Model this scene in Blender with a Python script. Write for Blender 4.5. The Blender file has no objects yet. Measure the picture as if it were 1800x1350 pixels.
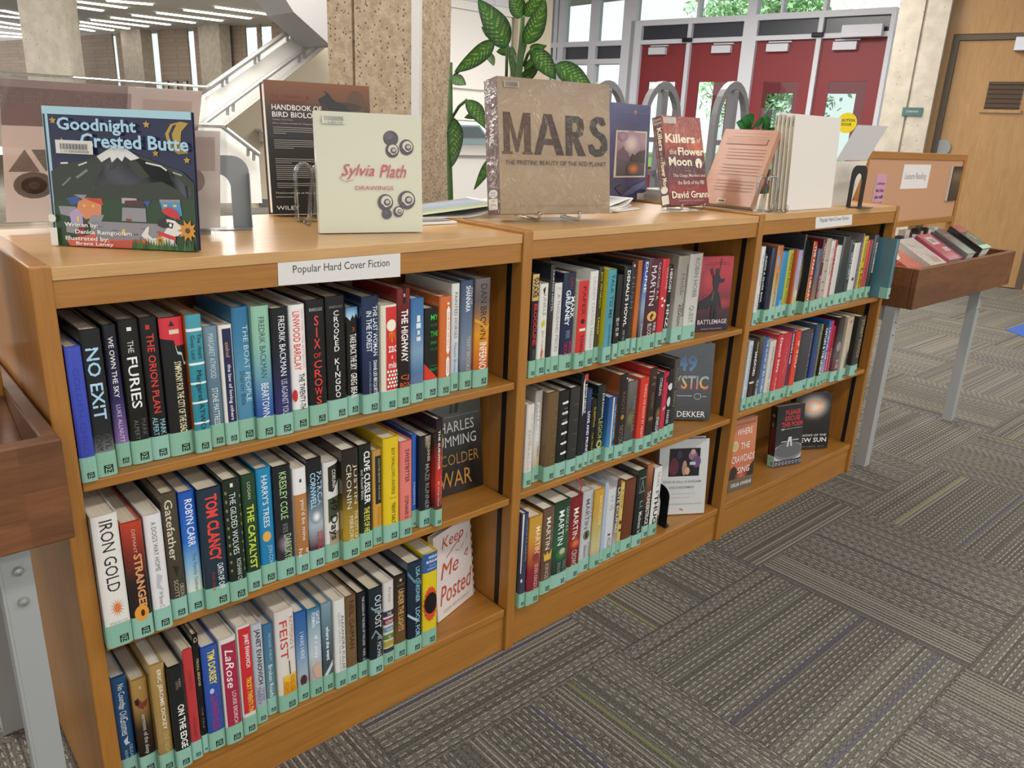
import bpy, math, random
from mathutils import Vector, Matrix
random.seed(7)
C = bpy.context.scene.collection
SC = bpy.context.scene
PI = math.pi

# ------------------------------------------------------------------ camera
CAM = Vector((-0.20524797, -1.21884065, 1.25145355)); FPX = 1361.24
YAW, PITCH, ROLL = 0.7354, 0.3148, 0.0437
FW = Vector((math.sin(YAW)*math.cos(PITCH), math.cos(YAW)*math.cos(PITCH), -math.sin(PITCH)))
_r = Vector((math.cos(YAW), -math.sin(YAW), 0)); _u = _r.cross(FW)
RT = _r*math.cos(ROLL)+_u*math.sin(ROLL); UP = -_r*math.sin(ROLL)+_u*math.cos(ROLL)
cd = bpy.data.cameras.new('camera'); cam = bpy.data.objects.new('camera', cd); C.objects.link(cam)
cd.sensor_width = 36; cd.lens = FPX/1800*36; cd.clip_start = .02; cd.clip_end = 300
cam.matrix_world = Matrix(((RT.x, UP.x, -FW.x, CAM.x), (RT.y, UP.y, -FW.y, CAM.y), (RT.z, UP.z, -FW.z, CAM.z), (0, 0, 0, 1)))
SC.camera = cam

def ray(px, py):
    return (px-900)/FPX*RT + (675-py)/FPX*UP + FW
def at(px, py, ax, val):
    """the point where the sight line of a photograph pixel meets the plane x, y or z = val"""
    d = ray(px, py); k = 'xyz'.index(ax); t = (val-CAM[k])/d[k]
    return CAM + t*d
def onp(px, py, P, n):
    d = ray(px, py); P = Vector(P); n = Vector(n)
    return CAM + d*((P-CAM).dot(n)/d.dot(n))

# ------------------------------------------------------------------ world, lamps, exposure
SC.view_settings.view_transform = 'Standard'; SC.view_settings.look = 'None'
SC.view_settings.exposure = 0.0; SC.view_settings.gamma = 1.0
W = bpy.data.worlds.new('World'); SC.world = W; W.use_nodes = True
wn = W.node_tree; wn.nodes.clear()
bg = wn.nodes.new('ShaderNodeBackground'); wo = wn.nodes.new('ShaderNodeOutputWorld')
sky = wn.nodes.new('ShaderNodeTexSky'); sky.sky_type = 'HOSEK_WILKIE'; sky.turbidity = 6; sky.ground_albedo = .4
sky.sun_direction = Vector((-.5, -.35, .8)).normalized()
mx = wn.nodes.new('ShaderNodeMix'); mx.data_type = 'RGBA'; mx.inputs[0].default_value = .72
mx.inputs[7].default_value = (1, 1, 1, 1)
wn.links.new(sky.outputs[0], mx.inputs[6]); wn.links.new(mx.outputs[2], bg.inputs[0]); wn.links.new(bg.outputs[0], wo.inputs[0])
bg.inputs[1].default_value = 1.9
sd = bpy.data.lights.new('sun', 'SUN'); sd.energy = 5; sd.angle = .01; so = bpy.data.objects.new('sun', sd); C.objects.link(so)
so.rotation_euler = Vector((-.45, -.3, 1)).to_track_quat('Z', 'Y').to_euler()
so.location = (0, 0, 20)
def lamp(x, y, z, sx, sy, p, col=(1, .95, .88)):
    l = bpy.data.lights.new('ceiling_and_fill_light', 'AREA'); l.shape = 'RECTANGLE'; l.size = sx; l.size_y = sy; l.energy = p; l.color = col
    o = bpy.data.objects.new('ceiling_and_fill_light', l); C.objects.link(o); o.location = (x, y, z)
LAMPS = [(1.2,-1.7,3.05,6,.25,78),(1.2,-3.6,3.05,6,.25,66),(1.5,1.2,3.05,5,.25,50),(5.4,-1.0,3.05,.25,5,60),(6.2,3.4,3.3,2,2,230),(2.5,4.6,3.3,2,2,230),(-2.5,9,3.3,5,1,350),(3.5,13,3.3,5,1,600),(-2.4,2.2,3.3,3,2,170)]  # near rows: overhead fluorescents; the hall ones are added to brighten the background
TILE_PAR = 1
for q in LAMPS: lamp(*q)

# ------------------------------------------------------------------ colours, meshes
def hx(h):
    h = h.lstrip('#'); o = []
    for i in (0, 2, 4):
        c = int(h[i:i+2], 16)/255
        o.append(c/12.92 if c <= .04045 else ((c+.055)/1.055)**2.4)
    return tuple(o)+(1.,)
def lerp(a, b, t): return tuple(a[i]+(b[i]-a[i])*t for i in range(len(a)))

class MB:
    """collects polygons, then becomes ONE mesh object"""
    def __init__(s): s.v = []; s.f = []; s.c = []; s.m = []
    def add(s, vs, fs, col=(1, 1, 1, 1), mi=0):
        b = len(s.v); s.v += [tuple(v) for v in vs]
        percol = isinstance(col, list)
        for f in fs:
            s.f.append([b+i for i in f]); s.m.append(mi)
            s.c.append([col[i] for i in f] if percol else [col]*len(f))
        return s
    def box(s, a, b, col=(1, 1, 1, 1), mi=0):
        (x0, y0, z0), (x1, y1, z1) = a, b
        vs = [(x0,y0,z0),(x1,y0,z0),(x1,y1,z0),(x0,y1,z0),(x0,y0,z1),(x1,y0,z1),(x1,y1,z1),(x0,y1,z1)]
        return s.add(vs, [(0,3,2,1),(4,5,6,7),(0,1,5,4),(1,2,6,5),(2,3,7,6),(3,0,4,7)], col, mi)
    def prism(s, pts, d, col=(1, 1, 1, 1), mi=0):
        """polygon (3-D points) pushed along the vector d"""
        n = len(pts); d = Vector(d); P = [Vector(p) for p in pts]; Q = [p+d for p in P]
        fs = [tuple(range(n)), tuple(range(2*n-1, n-1, -1))]+[(i, i+n, (i+1) % n+n, (i+1) % n) for i in range(n)]
        return s.add(P+Q, fs, col, mi)
    def tube(s, pts, r, n=8, col=(1, 1, 1, 1), mi=0, cap=True, taper=None):
        pts = [Vector(p) for p in pts]; vs = []; fs = []; k = len(pts)
        up = None
        for i, p in enumerate(pts):
            t = (pts[min(i+1, k-1)]-pts[max(i-1, 0)]).normalized()
            if up is None: up = Vector((0, 0, 1)) if abs(t.z) < .9 else Vector((1, 0, 0))
            a = t.cross(up).normalized(); b = a.cross(t); up = b
            rr = r if taper is None else r*taper[i]
            for j in range(n):
                th = 2*PI*j/n; vs.append(p+a*math.cos(th)*rr+b*math.sin(th)*rr)
        for i in range(k-1):
            for j in range(n):
                fs.append((i*n+j, i*n+(j+1) % n, (i+1)*n+(j+1) % n, (i+1)*n+j))
        if cap: fs += [tuple(range(n-1, -1, -1)), tuple(range((k-1)*n, k*n))]
        return s.add(vs, fs, col, mi)
    def lathe(s, prof, o=(0, 0, 0), n=20, col=(1, 1, 1, 1), mi=0):
        vs = []; fs = []; k = len(prof); o = Vector(o)
        for r, z in prof:
            for j in range(n): vs.append(o+Vector((r*math.cos(2*PI*j/n), r*math.sin(2*PI*j/n), z)))
        for i in range(k-1):
            for j in range(n): fs.append((i*n+j, i*n+(j+1) % n, (i+1)*n+(j+1) % n, (i+1)*n+j))
        return s.add(vs, fs, col, mi)
    def build(s, name, mats, parent=None, smooth=False, loc=None, bevel=0):
        me = bpy.data.meshes.new(name); me.from_pydata(s.v, [], s.f); me.update()
        if not isinstance(mats, (list, tuple)): mats = [mats]
        for m in mats: me.materials.append(m)
        if len(mats) > 1: me.polygons.foreach_set('material_index', s.m)
        at_ = me.color_attributes.new('Col', 'FLOAT_COLOR', 'CORNER')
        at_.data.foreach_set('color', [x for f in s.c for c in f for x in c])
        if smooth: me.polygons.foreach_set('use_smooth', [True]*len(me.polygons))
        o = bpy.data.objects.new(name, me); C.objects.link(o)
        if parent is not None: o.parent = parent
        if loc is not None: o.location = loc
        if bevel:
            b = o.modifiers.new('bevel', 'BEVEL'); b.width = bevel; b.segments = 2; b.limit_method = 'ANGLE'; b.angle_limit = .9
        return o

def tag(o, label=None, cat=None, group=None, kind=None):
    if label: o['label'] = label
    if cat: o['category'] = cat
    if group: o['group'] = group
    if kind: o['kind'] = kind
    return o
def thing(name, label, cat, loc=(0, 0, 0), rz=0, group=None):
    o = bpy.data.objects.new(name, None); C.objects.link(o); o.empty_display_size = .05
    o.location = loc; o.rotation_euler = (0, 0, rz)
    return tag(o, label, cat, group)
def struct(name, mb, m, **k): return tag(mb.build(name, m, **k), kind='structure')

# ------------------------------------------------------------------ materials
def mat(name, col='ffffff', rough=.6, metal=0, attr=False, coat=0, spec=.5, trans=0, ior=1.45, alpha=1, emit=0):
    m = bpy.data.materials.new(name); m.use_nodes = True; nt = m.node_tree; b = nt.nodes['Principled BSDF']
    b.inputs['Base Color'].default_value = hx(col); b.inputs['Roughness'].default_value = rough; b.inputs['Metallic'].default_value = metal
    b.inputs['Coat Weight'].default_value = coat; b.inputs['Coat Roughness'].default_value = .12; b.inputs['Specular IOR Level'].default_value = spec
    b.inputs['Transmission Weight'].default_value = trans; b.inputs['IOR'].default_value = ior; b.inputs['Alpha'].default_value = alpha
    if attr:
        a = nt.nodes.new('ShaderNodeAttribute'); a.attribute_name = 'Col'; nt.links.new(a.outputs['Color'], b.inputs['Base Color'])
    if emit:
        b.inputs['Emission Color'].default_value = hx(col); b.inputs['Emission Strength'].default_value = emit
    return m
def nodes(m): return m.node_tree, m.node_tree.nodes, m.node_tree.links, m.node_tree.nodes['Principled BSDF']
def ramp(N, stops):
    r = N.new('ShaderNodeValToRGB'); e = r.color_ramp.elements
    while len(e) < len(stops): e.new(.5)
    for i, (p, c) in enumerate(stops): e[i].position = p; e[i].color = hx(c) if isinstance(c, str) else (c, c, c, 1)
    return r
def wood(name, sc, c0, c1, c2, rough=.38, seam=0):
    m = mat(name, rough=rough, coat=.15); nt, N, L, b = nodes(m)
    tc = N.new('ShaderNodeTexCoord'); mp = N.new('ShaderNodeMapping'); mp.inputs['Scale'].default_value = sc
    n1 = N.new('ShaderNodeTexNoise'); n1.inputs['Scale'].default_value = 3; n1.inputs['Detail'].default_value = 8; n1.inputs['Roughness'].default_value = .65; n1.inputs['Distortion'].default_value = .6
    L.new(tc.outputs['Object'], mp.inputs[0]); L.new(mp.outputs[0], n1.inputs[0])
    r = ramp(N, [(.25, c0), (.5, c1), (.78, c2)]); L.new(n1.outputs[0], r.inputs[0])
    n2 = N.new('ShaderNodeTexNoise'); n2.inputs['Scale'].default_value = 14; n2.inputs['Detail'].default_value = 4
    mp2 = N.new('ShaderNodeMapping'); mp2.inputs['Scale'].default_value = [q*(1.6 if q > 3 else .6) for q in sc]
    L.new(tc.outputs['Object'], mp2.inputs[0]); L.new(mp2.outputs[0], n2.inputs[0])
    r2 = ramp(N, [(.35, .88), (.6, 1.0)]); L.new(n2.outputs[0], r2.inputs[0])
    mm = N.new('ShaderNodeMix'); mm.data_type = 'RGBA'; mm.blend_type = 'MULTIPLY'; mm.inputs[0].default_value = 1
    L.new(r.outputs[0], mm.inputs[6]); L.new(r2.outputs[0], mm.inputs[7]); out_ = mm.outputs[2]
    if seam:                                                             # glued staves, each a little lighter or darker
        sp = N.new('ShaderNodeSeparateXYZ'); L.new(tc.outputs['Object'], sp.inputs[0]); cx = N.new('ShaderNodeCombineXYZ')
        for i, (ax, s_) in enumerate(((0, 1/.34), (2, 1/.042))):
            k = N.new('ShaderNodeMath'); k.operation = 'MULTIPLY'; k.inputs[1].default_value = s_; L.new(sp.outputs[ax], k.inputs[0]); f = N.new('ShaderNodeMath'); f.operation = 'FLOOR'; L.new(k.outputs[0], f.inputs[0]); L.new(f.outputs[0], cx.inputs[i])
        wn_ = N.new('ShaderNodeTexWhiteNoise'); wn_.noise_dimensions = '2D'; L.new(cx.outputs[0], wn_.inputs[0]); r3 = ramp(N, [(0, .72), (1, 1.0)]); L.new(wn_.outputs[0], r3.inputs[0])
        m3 = N.new('ShaderNodeMix'); m3.data_type = 'RGBA'; m3.blend_type = 'MULTIPLY'; m3.inputs[0].default_value = 1; L.new(out_, m3.inputs[6]); L.new(r3.outputs[0], m3.inputs[7]); out_ = m3.outputs[2]
    L.new(out_, b.inputs['Base Color'])
    return m
WOODC = ('946127', 'a16d2e', 'ad7937')
wood_x = wood('oak_grain_along', (1.2, 14, 14), *WOODC)
wood_z = wood('oak_grain_upright', (14, 14, 1.2), *WOODC)
wood_top = wood('oak_laminate_top', (1.5, 22, 22), 'b98c58', 'c09660', 'c8a06c', rough=.3)
dark_wood = wood('walnut_tray', (3, 22, 22), '643c22', '754a2b', '845835', rough=.45, seam=1)
print_mat = mat('printed_cover', rough=.34, attr=True, coat=.25)
mylar_mat = mat('mylar_cover', rough=.22, attr=True, coat=.8)
paper_mat = mat('printed_paper', rough=.75, attr=True, spec=.3)
label_mat = mat('spine_label_tape', rough=.5, attr=True, spec=.35)
page_mat = mat('page_edges', rough=.85, attr=True, spec=.1)
def _pages():
    nt, N, L, b = nodes(page_mat)
    tc = N.new('ShaderNodeTexCoord'); mp = N.new('ShaderNodeMapping'); mp.inputs['Scale'].default_value = (900, 2, 2)
    n = N.new('ShaderNodeTexNoise'); n.inputs['Scale'].default_value = 1; n.inputs['Detail'].default_value = 1
    L.new(tc.outputs['Object'], mp.inputs[0]); L.new(mp.outputs[0], n.inputs[0])
    r = ramp(N, [(.3, .88), (.65, 1.0)]); L.new(n.outputs[0], r.inputs[0])
    a = [q for q in N if q.type == 'ATTRIBUTE'][0]
    mm = N.new('ShaderNodeMix'); mm.data_type = 'RGBA'; mm.blend_type = 'MULTIPLY'; mm.inputs[0].default_value = 1
    L.new(a.outputs['Color'], mm.inputs[6]); L.new(r.outputs[0], mm.inputs[7]); L.new(mm.outputs[2], b.inputs['Base Color'])
_pages()
black_metal = mat('black_metal', '17181a', .45, .3)
grey_metal = mat('grey_painted_metal', '8b9092', .45, .2)
steel = mat('steel', 'b8b8b6', .35, .8)
acrylic = mat('clear_acrylic', 'ffffff', .03, 0, trans=1, ior=1.35)
carpet = mat('carpet_tiles', rough=1, spec=.05)
def _carpet():
    nt, N, L, b = nodes(carpet)
    def M(op, a, bb=None, c=None):
        n = N.new('ShaderNodeMath'); n.operation = op
        for i, q in enumerate((a, bb, c)):
            if q is None: continue
            if isinstance(q, (int, float)): n.inputs[i].default_value = q
            else: L.new(q, n.inputs[i])
        return n.outputs[0]
    ge = N.new('ShaderNodeTexCoord'); sp = N.new('ShaderNodeSeparateXYZ'); L.new(ge.outputs['Object'], sp.inputs[0])
    X, Y = sp.outputs[0], sp.outputs[1]
    tx = M('DIVIDE', M('ADD', X, 65-1.8), .65); ty = M('DIVIDE', M('ADD', Y, 60+.18), .6)
    ix, iy = M('FLOOR', tx), M('FLOOR', ty)
    par = M('MODULO', M('ADD', M('ADD', ix, iy), TILE_PAR), 2)         # 0 or 1: which way the stripes of this tile run
    inv = M('SUBTRACT', 1, par)
    across = M('ADD', M('MULTIPLY', Y, par), M('MULTIPLY', X, inv))
    along = M('ADD', M('MULTIPLY', X, par), M('MULTIPLY', Y, inv))
    cell = M('ADD', M('MULTIPLY', ix, 7.13), M('MULTIPLY', iy, 3.71))
    def wn2(a, s, c=None):
        n = N.new('ShaderNodeTexWhiteNoise'); n.noise_dimensions = '2D'; cc = N.new('ShaderNodeCombineXYZ')
        L.new(M('FLOOR', M('MULTIPLY', a, s)), cc.inputs[0]); L.new(cell if c is None else c, cc.inputs[1]); L.new(cc.outputs[0], n.inputs[0]); return n.outputs[0]
    RW = 215.0
    row = wn2(across, RW)                                              # one value per row of tufts
    loop = N.new('ShaderNodeTexNoise'); loop.inputs['Scale'].default_value = 1; loop.inputs['Detail'].default_value = 3; loop.inputs['Roughness'].default_value = .7
    cc = N.new('ShaderNodeCombineXYZ'); L.new(M('MULTIPLY', along, 210), cc.inputs[0]); L.new(M('MULTIPLY', across, 330), cc.inputs[1]); L.new(cc.outputs[0], loop.inputs[0])
    def nz(scale, off):
        n = N.new('ShaderNodeTexNoise'); n.inputs['Scale'].default_value = scale; n.inputs['Detail'].default_value = 1
        c_ = N.new('ShaderNodeCombineXYZ'); L.new(across, c_.inputs[0]); L.new(M('ADD', cell, off), c_.inputs[1]); L.new(c_.outputs[0], n.inputs[0]); return n.outputs[0]
    band, mode = nz(11, 0), nz(5, 31)
    # every third or so row carries a light yarn: unbroken in some bands, stitched in others
    third = M('LESS_THAN', M('MODULO', M('ADD', M('FLOOR', M('MULTIPLY', across, RW)), 3000), 3), .5)
    ph = M('FRACT', M('ADD', M('MULTIPLY', along, 34), M('ADD', M('MULTIPLY', row, 7.3), M('MULTIPLY', loop.outputs[0], .35))))
    stitch = M('GREATER_THAN', ph, .45)
    full = M('GREATER_THAN', mode, .585)
    on = M('MULTIPLY', M('MULTIPLY', third, M('GREATER_THAN', M('ADD', M('MULTIPLY', row, .5), band), .52)), M('MAXIMUM', stitch, full))
    fr = M('FRACT', M('MULTIPLY', across, RW)); thin_ = M('LESS_THAN', M('ABSOLUTE', M('SUBTRACT', fr, .5)), .36)
    rag = M('GREATER_THAN', M('ADD', loop.outputs[0], M('MULTIPLY', row, .12)), .5)
    sel = M('MULTIPLY', M('MULTIPLY', on, thin_), M('ADD', .35, M('MULTIPLY', rag, .65)))
    r = ramp(N, [(.36, '302f2d'), (.5, '5c5a55'), (.64, '86837c')]); L.new(M('ADD', loop.outputs[0], M('MULTIPLY', M('SUBTRACT', row, .5), .16)), r.inputs[0])
    tint = ramp(N, [(.35, '5f5b57'), (.5, '68665e'), (.65, '656060')]); L.new(nz(4, 77), tint.inputs[0])
    mm = N.new('ShaderNodeMix'); mm.data_type = 'RGBA'; mm.inputs[0].default_value = .3; L.new(r.outputs[0], mm.inputs[6]); L.new(tint.outputs[0], mm.inputs[7])
    lt = N.new('ShaderNodeMix'); lt.data_type = 'RGBA'; L.new(M('MULTIPLY', sel, .75), lt.inputs[0]); L.new(mm.outputs[2], lt.inputs[6]); lt.inputs[7].default_value = hx('aea799')
    # an occasional blue or green accent thread
    acc = wn2(across, RW*.5, M('ADD', cell, 55))
    ab = N.new('ShaderNodeMix'); ab.data_type = 'RGBA'; L.new(M('MULTIPLY', M('MULTIPLY', M('GREATER_THAN', acc, .986), thin_), .55), ab.inputs[0]); L.new(lt.outputs[2], ab.inputs[6]); ab.inputs[7].default_value = hx('45486e')
    ag = N.new('ShaderNodeMix'); ag.data_type = 'RGBA'; L.new(M('MULTIPLY', M('MULTIPLY', M('LESS_THAN', acc, .012), thin_), .5), ag.inputs[0]); L.new(ab.outputs[2], ag.inputs[6]); ag.inputs[7].default_value = hx('8c9448')
    fx, fy = M('FRACT', tx), M('FRACT', ty)
    edge = M('MAXIMUM', M('GREATER_THAN', M('ABSOLUTE', M('SUBTRACT', fx, .5)), .4965), M('GREATER_THAN', M('ABSOLUTE', M('SUBTRACT', fy, .5)), .4965))
    em = N.new('ShaderNodeMix'); em.data_type = 'RGBA'; L.new(M('MULTIPLY', edge, .4), em.inputs[0]); L.new(ag.outputs[2], em.inputs[6]); em.inputs[7].default_value = hx('38352f')
    L.new(em.outputs[2], b.inputs['Base Color'])
    bp = N.new('ShaderNodeBump'); bp.inputs['Strength'].default_value = .35; bp.inputs['Distance'].default_value = .004; L.new(loop.outputs[0], bp.inputs['Height']); L.new(bp.outputs[0], b.inputs['Normal'])
_carpet()

# ------------------------------------------------------------------ flat print: text and shapes laid on a surface
_tc = {}
def text2d(s, bold=0, shear=0, gap=1):
    """triangles of a string, scaled to the unit square"""
    k = (s, bold, shear, gap)
    if k in _tc: return _tc[k]
    cu = bpy.data.curves.new('t', 'FONT'); cu.body = s; cu.resolution_u = 2; cu.offset = bold; cu.shear = shear; cu.space_character = gap; cu.fill_mode = 'FRONT'
    o = bpy.data.objects.new('t', cu)
    me = bpy.data.meshes.new_from_object(o)
    vs = [(v.co.x, v.co.y) for v in me.vertices]; fs = [tuple(p.vertices) for p in me.polygons]
    bpy.data.objects.remove(o); bpy.data.meshes.remove(me); bpy.data.curves.remove(cu)
    if not vs: _tc[k] = ([], [], 1); return _tc[k]
    x0 = min(v[0] for v in vs); x1 = max(v[0] for v in vs); y0 = min(v[1] for v in vs); y1 = max(v[1] for v in vs)
    asp = (x1-x0)/max(y1-y0, 1e-6)
    _tc[k] = ([((x-x0)/max(x1-x0, 1e-6), (y-y0)/max(y1-y0, 1e-6)) for x, y in vs], fs, asp)
    return _tc[k]
# elements; u runs left to right, v from the top (0) to the bottom (1)
def T(s, col, v0, v1, h, c=.5, b=0, sh=0): return ('T', s, col, v0, v1, h, c, b, sh)      # runs down the spine, letter height h (share of the width) centred at u=c
def H(s, col, u0, u1, v0, v1, b=0, sh=0): return ('H', s, col, u0, u1, v0, v1, b, sh)     # upright line filling the box
def S(s, col, v0, v1, w, c=.5, b=.01): return ('S', s, col, v0, v1, w, c, b)              # letters stacked one under another
def R(col, u0, u1, v0, v1): return ('P', col, [(u0, v0), (u1, v0), (u1, v1), (u0, v1)])
def P(col, *pts): return ('P', col, list(pts))
def O(col, u, v, ru, rv, n=18, a0=0, a1=2*PI): return ('P', col, [(u+ru*math.cos(a0+(a1-a0)*i/n), v+rv*math.sin(a0+(a1-a0)*i/n)) for i in range(n)])
def G(c0, c1, u, v, ru, rv, n=20): return ('G', c0, c1, u, v, ru, rv, n)                  # printed glow: c0 in the middle to c1 at the rim
def LN(col, w, *pts): return ('L', col, w, list(pts))                                     # a drawn line
def V(cols, u0, u1, v0, v1): return ('V', cols, u0, u1, v0, v1)                           # printed blend of colours from top to bottom
def clip_u(poly, a, keep_ge):
    o = []
    for (u0, v0), (u1, v1) in zip(poly, poly[1:]+poly[:1]):
        i0 = u0 >= a-1e-9 if keep_ge else u0 <= a+1e-9; i1 = u1 >= a-1e-9 if keep_ge else u1 <= a+1e-9
        if i0: o.append((u0, v0))
        if i0 != i1: t = (a-u0)/(u1-u0); o.append((a, v0+(v1-v0)*t))
    return o
def strips(poly, cuts):
    o = []
    for a, b in zip(cuts, cuts[1:]):
        q = clip_u(poly, a, True)
        if len(q) > 2: q = clip_u(q, b, False)
        if len(q) > 2: o.append(q)
    return o
def HW(s, cols, u0, u1, v0, v1, b=0): return ('W', s, cols, u0, u1, v0, v1, b)             # letters printed in a blend from top to bottom
def emit_print(mb, els, fn, mi=0, asp=1.0, cuts=None):
    """fn(u, v, lift) gives the point; asp = width / height of the surface"""
    for li, e in enumerate(els):
        l = .00022*(li+1) if li < 12 else .00022*12+.00006*(li-12)
        k = e[0]
        if k == 'T':
            _, s, col, v0, v1, h, c, b, sh = e; vs, fs, _a = text2d(s, b, sh)
            mb.add([fn(c-h/2+h*y, v0+(v1-v0)*x, l) for x, y in vs], fs, hx(col), mi)
        elif k == 'H':
            _, s, col, u0, u1, v0, v1, b, sh = e; vs, fs, _a = text2d(s, b, sh)
            mb.add([fn(u0+(u1-u0)*x, v1-(v1-v0)*y, l) for x, y in vs], fs, hx(col), mi)
        elif k == 'W':
            _, s, cols, u0, u1, v0, v1, b = e; vs, fs, _a = text2d(s, b, 0); cl = []
            for x, y in vs: t = (1-y)*(len(cols)-1); i = min(int(t), len(cols)-2); cl.append(lerp(hx(cols[i]), hx(cols[i+1]), t-i))
            mb.add([fn(u0+(u1-u0)*x, v1-(v1-v0)*y, l) for x, y in vs], fs, cl, mi)
        elif k == 'S':
            _, s, col, v0, v1, w, c, b = e; n = len(s); st = (v1-v0)/n
            for i, ch in enumerate(s):
                if ch == ' ': continue
                vs, fs, _a = text2d(ch, b, 0); ww = w*min(1, max(.12, _a/.85))
                mb.add([fn(c-ww/2+ww*x, v0+st*i+st*.86*(1-y), l) for x, y in vs], fs, hx(col), mi)
        elif k == 'P':
            for pts in (strips(e[2], cuts) if cuts else [e[2]]):
                mb.add([fn(u, v, l) for u, v in pts], [tuple(range(len(pts)-1, -1, -1))], hx(e[1]), mi)
        elif k == 'G':
            _, c0, c1, u, v, ru, rv, n = e; a, bcol = hx(c0), hx(c1); vs = [fn(u, v, l)]; cs = [a]; fs = []; RG = 6
            for q in range(1, RG+1):
                t = q/RG
                for i in range(n):
                    vs.append(fn(u+ru*t*math.cos(2*PI*i/n), v+rv*t*math.sin(2*PI*i/n), l)); cs.append(lerp(a, bcol, t*t*(3-2*t)))
            for i in range(n): fs.append((0, 1+(i+1) % n, 1+i))
            for q in range(RG-1):
                for i in range(n):
                    a_, b_ = 1+q*n+i, 1+q*n+(i+1) % n; fs.append((a_, b_, b_+n, a_+n))
            mb.add(vs, fs, cs, mi)
        elif k == 'L':
            _, col, w, pts = e
            for (u0, v0), (u1, v1) in zip(pts, pts[1:]):
                du, dv = (u1-u0)*asp, v1-v0; d = math.hypot(du, dv) or 1; nx, ny = -dv/d*w/2/asp, du/d*w/2
                q4 = [(u0+nx, v0+ny), (u1+nx, v1+ny), (u1-nx, v1-ny), (u0-nx, v0-ny)]
                for pp in (strips(q4, cuts) if cuts else [q4]): mb.add([fn(u, v, l) for u, v in pp], [tuple(range(len(pp)-1, -1, -1))], hx(col), mi)
        elif k == 'V':
            _, cols, u0, u1, v0, v1 = e; n = len(cols)
            us = [u0]+[c for c in (cuts or []) if u0 < c < u1]+[u1]
            for ua, ub in zip(us, us[1:]):
                vs = []; cs = []
                for i, cc in enumerate(cols):
                    vv = v0+(v1-v0)*i/(n-1)
                    vs += [fn(ua, vv, l), fn(ub, vv, l)]; cs += [hx(cc)]*2
                mb.add(vs, [(2*i+2, 2*i+3, 2*i+1, 2*i) for i in range(n-1)], cs, mi)
MINT = ['86b39c', '83af99', '8ab6a4', '85b29b', '8db8a8']
EMBLEM = [P('10130f', (0, 0), (1, 0), (1, 1), (.86, 1), (.86, .3), (.5, .56), (.14, .3), (.14, 1), (0, 1)), P('10130f', (.28, .55), (.4, .63), (.66, .86), (.66, .62), (.76, .56), (.76, 1), (.66, 1), (.38, .76), (.38, 1), (.28, 1)),
          P('9fd6bd', (.16, .1), (.84, .1), (.5, .36)), P('10130f', (.3, .13), (.7, .13), (.5, .27))]
# ------------------------------------------------------------------ floor and bookcases
fl = MB(); fl.add([(-14, -6, 0), (26, -6, 0), (26, 26, 0), (-14, 26, 0)], [(0, 1, 2, 3)]); struct('floor', fl, carpet)
TT = .028; XU = [0, .914, 1.830, 2.741]; DEP = .53
HT = [1.0485, 1.0529, 1.0566]; FB = .0618
SH = [(.7155, .4266, .1216), (.718, .4292, .1185), (.7198, .436, .1215)]; ST = .0165
def bookcase(i, label):
    x0, x1, h = XU[i], XU[i+1], HT[i]; r = thing('bookcase', label, 'bookcase', (x0, 0, 0), 0, 'low oak bookcases in a run')
    w = x1-x0; last = i == 2
    MB().box((0, 0, 0), (TT, DEP, h)).build('side_panel', wood_z, r, bevel=.003)
    if last: MB().box((w, 0, 0), (w+TT*.75, DEP, h)).build('side_panel', wood_z, r, bevel=.003)
    MB().box((TT, .004, h-.022), (w-.0005, DEP-.004, h-.003)).build('top_panel', wood_top, r, bevel=.001)
    MB().box((TT, .006, h-FB), (w-.0005, .026, h-.0225)).build('top_rail', wood_x, r)
    MB().box((TT, DEP-.026, h-FB), (w-.0005, DEP-.006, h-.0225)).build('top_rail', wood_x, r)
    for k, z in enumerate(SH[i]):
        MB().box((TT+.002, .006, z-ST-(.004 if k == 2 else 0)), (w-.003, .258, z)).build('shelf', wood_x, r, bevel=.002)
        MB().box((TT+.002, .272, z-ST), (w-.003, DEP-.006, z)).build('shelf', wood_x, r)
    zb = SH[i][2]-ST-.0045
    MB().box((TT, .012, 0), (w-.0005, .03, zb)).build('kick_board', wood_x, r)
    MB().box((TT, DEP-.03, 0), (w-.0005, DEP-.012, zb)).build('kick_board', wood_x, r)
    MB().box((TT, .26, zb+.001), (w-.0005, .27, h-.024)).build('back_panel', wood_z, r)
    for xx in (w-.0026,):
        for yy in (.034, .2):
            mb = MB(); mb.box((xx, yy, SH[i][2]+.001), (xx+.0025, yy+.014, h-FB-.002))
            mb.build('shelf_standard', black_metal, r)
    return r
bookcase(0, 'leftmost low oak bookcase, nearest, with three packed shelves and a long sign')
bookcase(1, 'middle low oak bookcase under the tan plastic-wrapped display book')
bookcase(2, 'rightmost low oak bookcase, farthest, with a half-empty bottom shelf')

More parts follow.
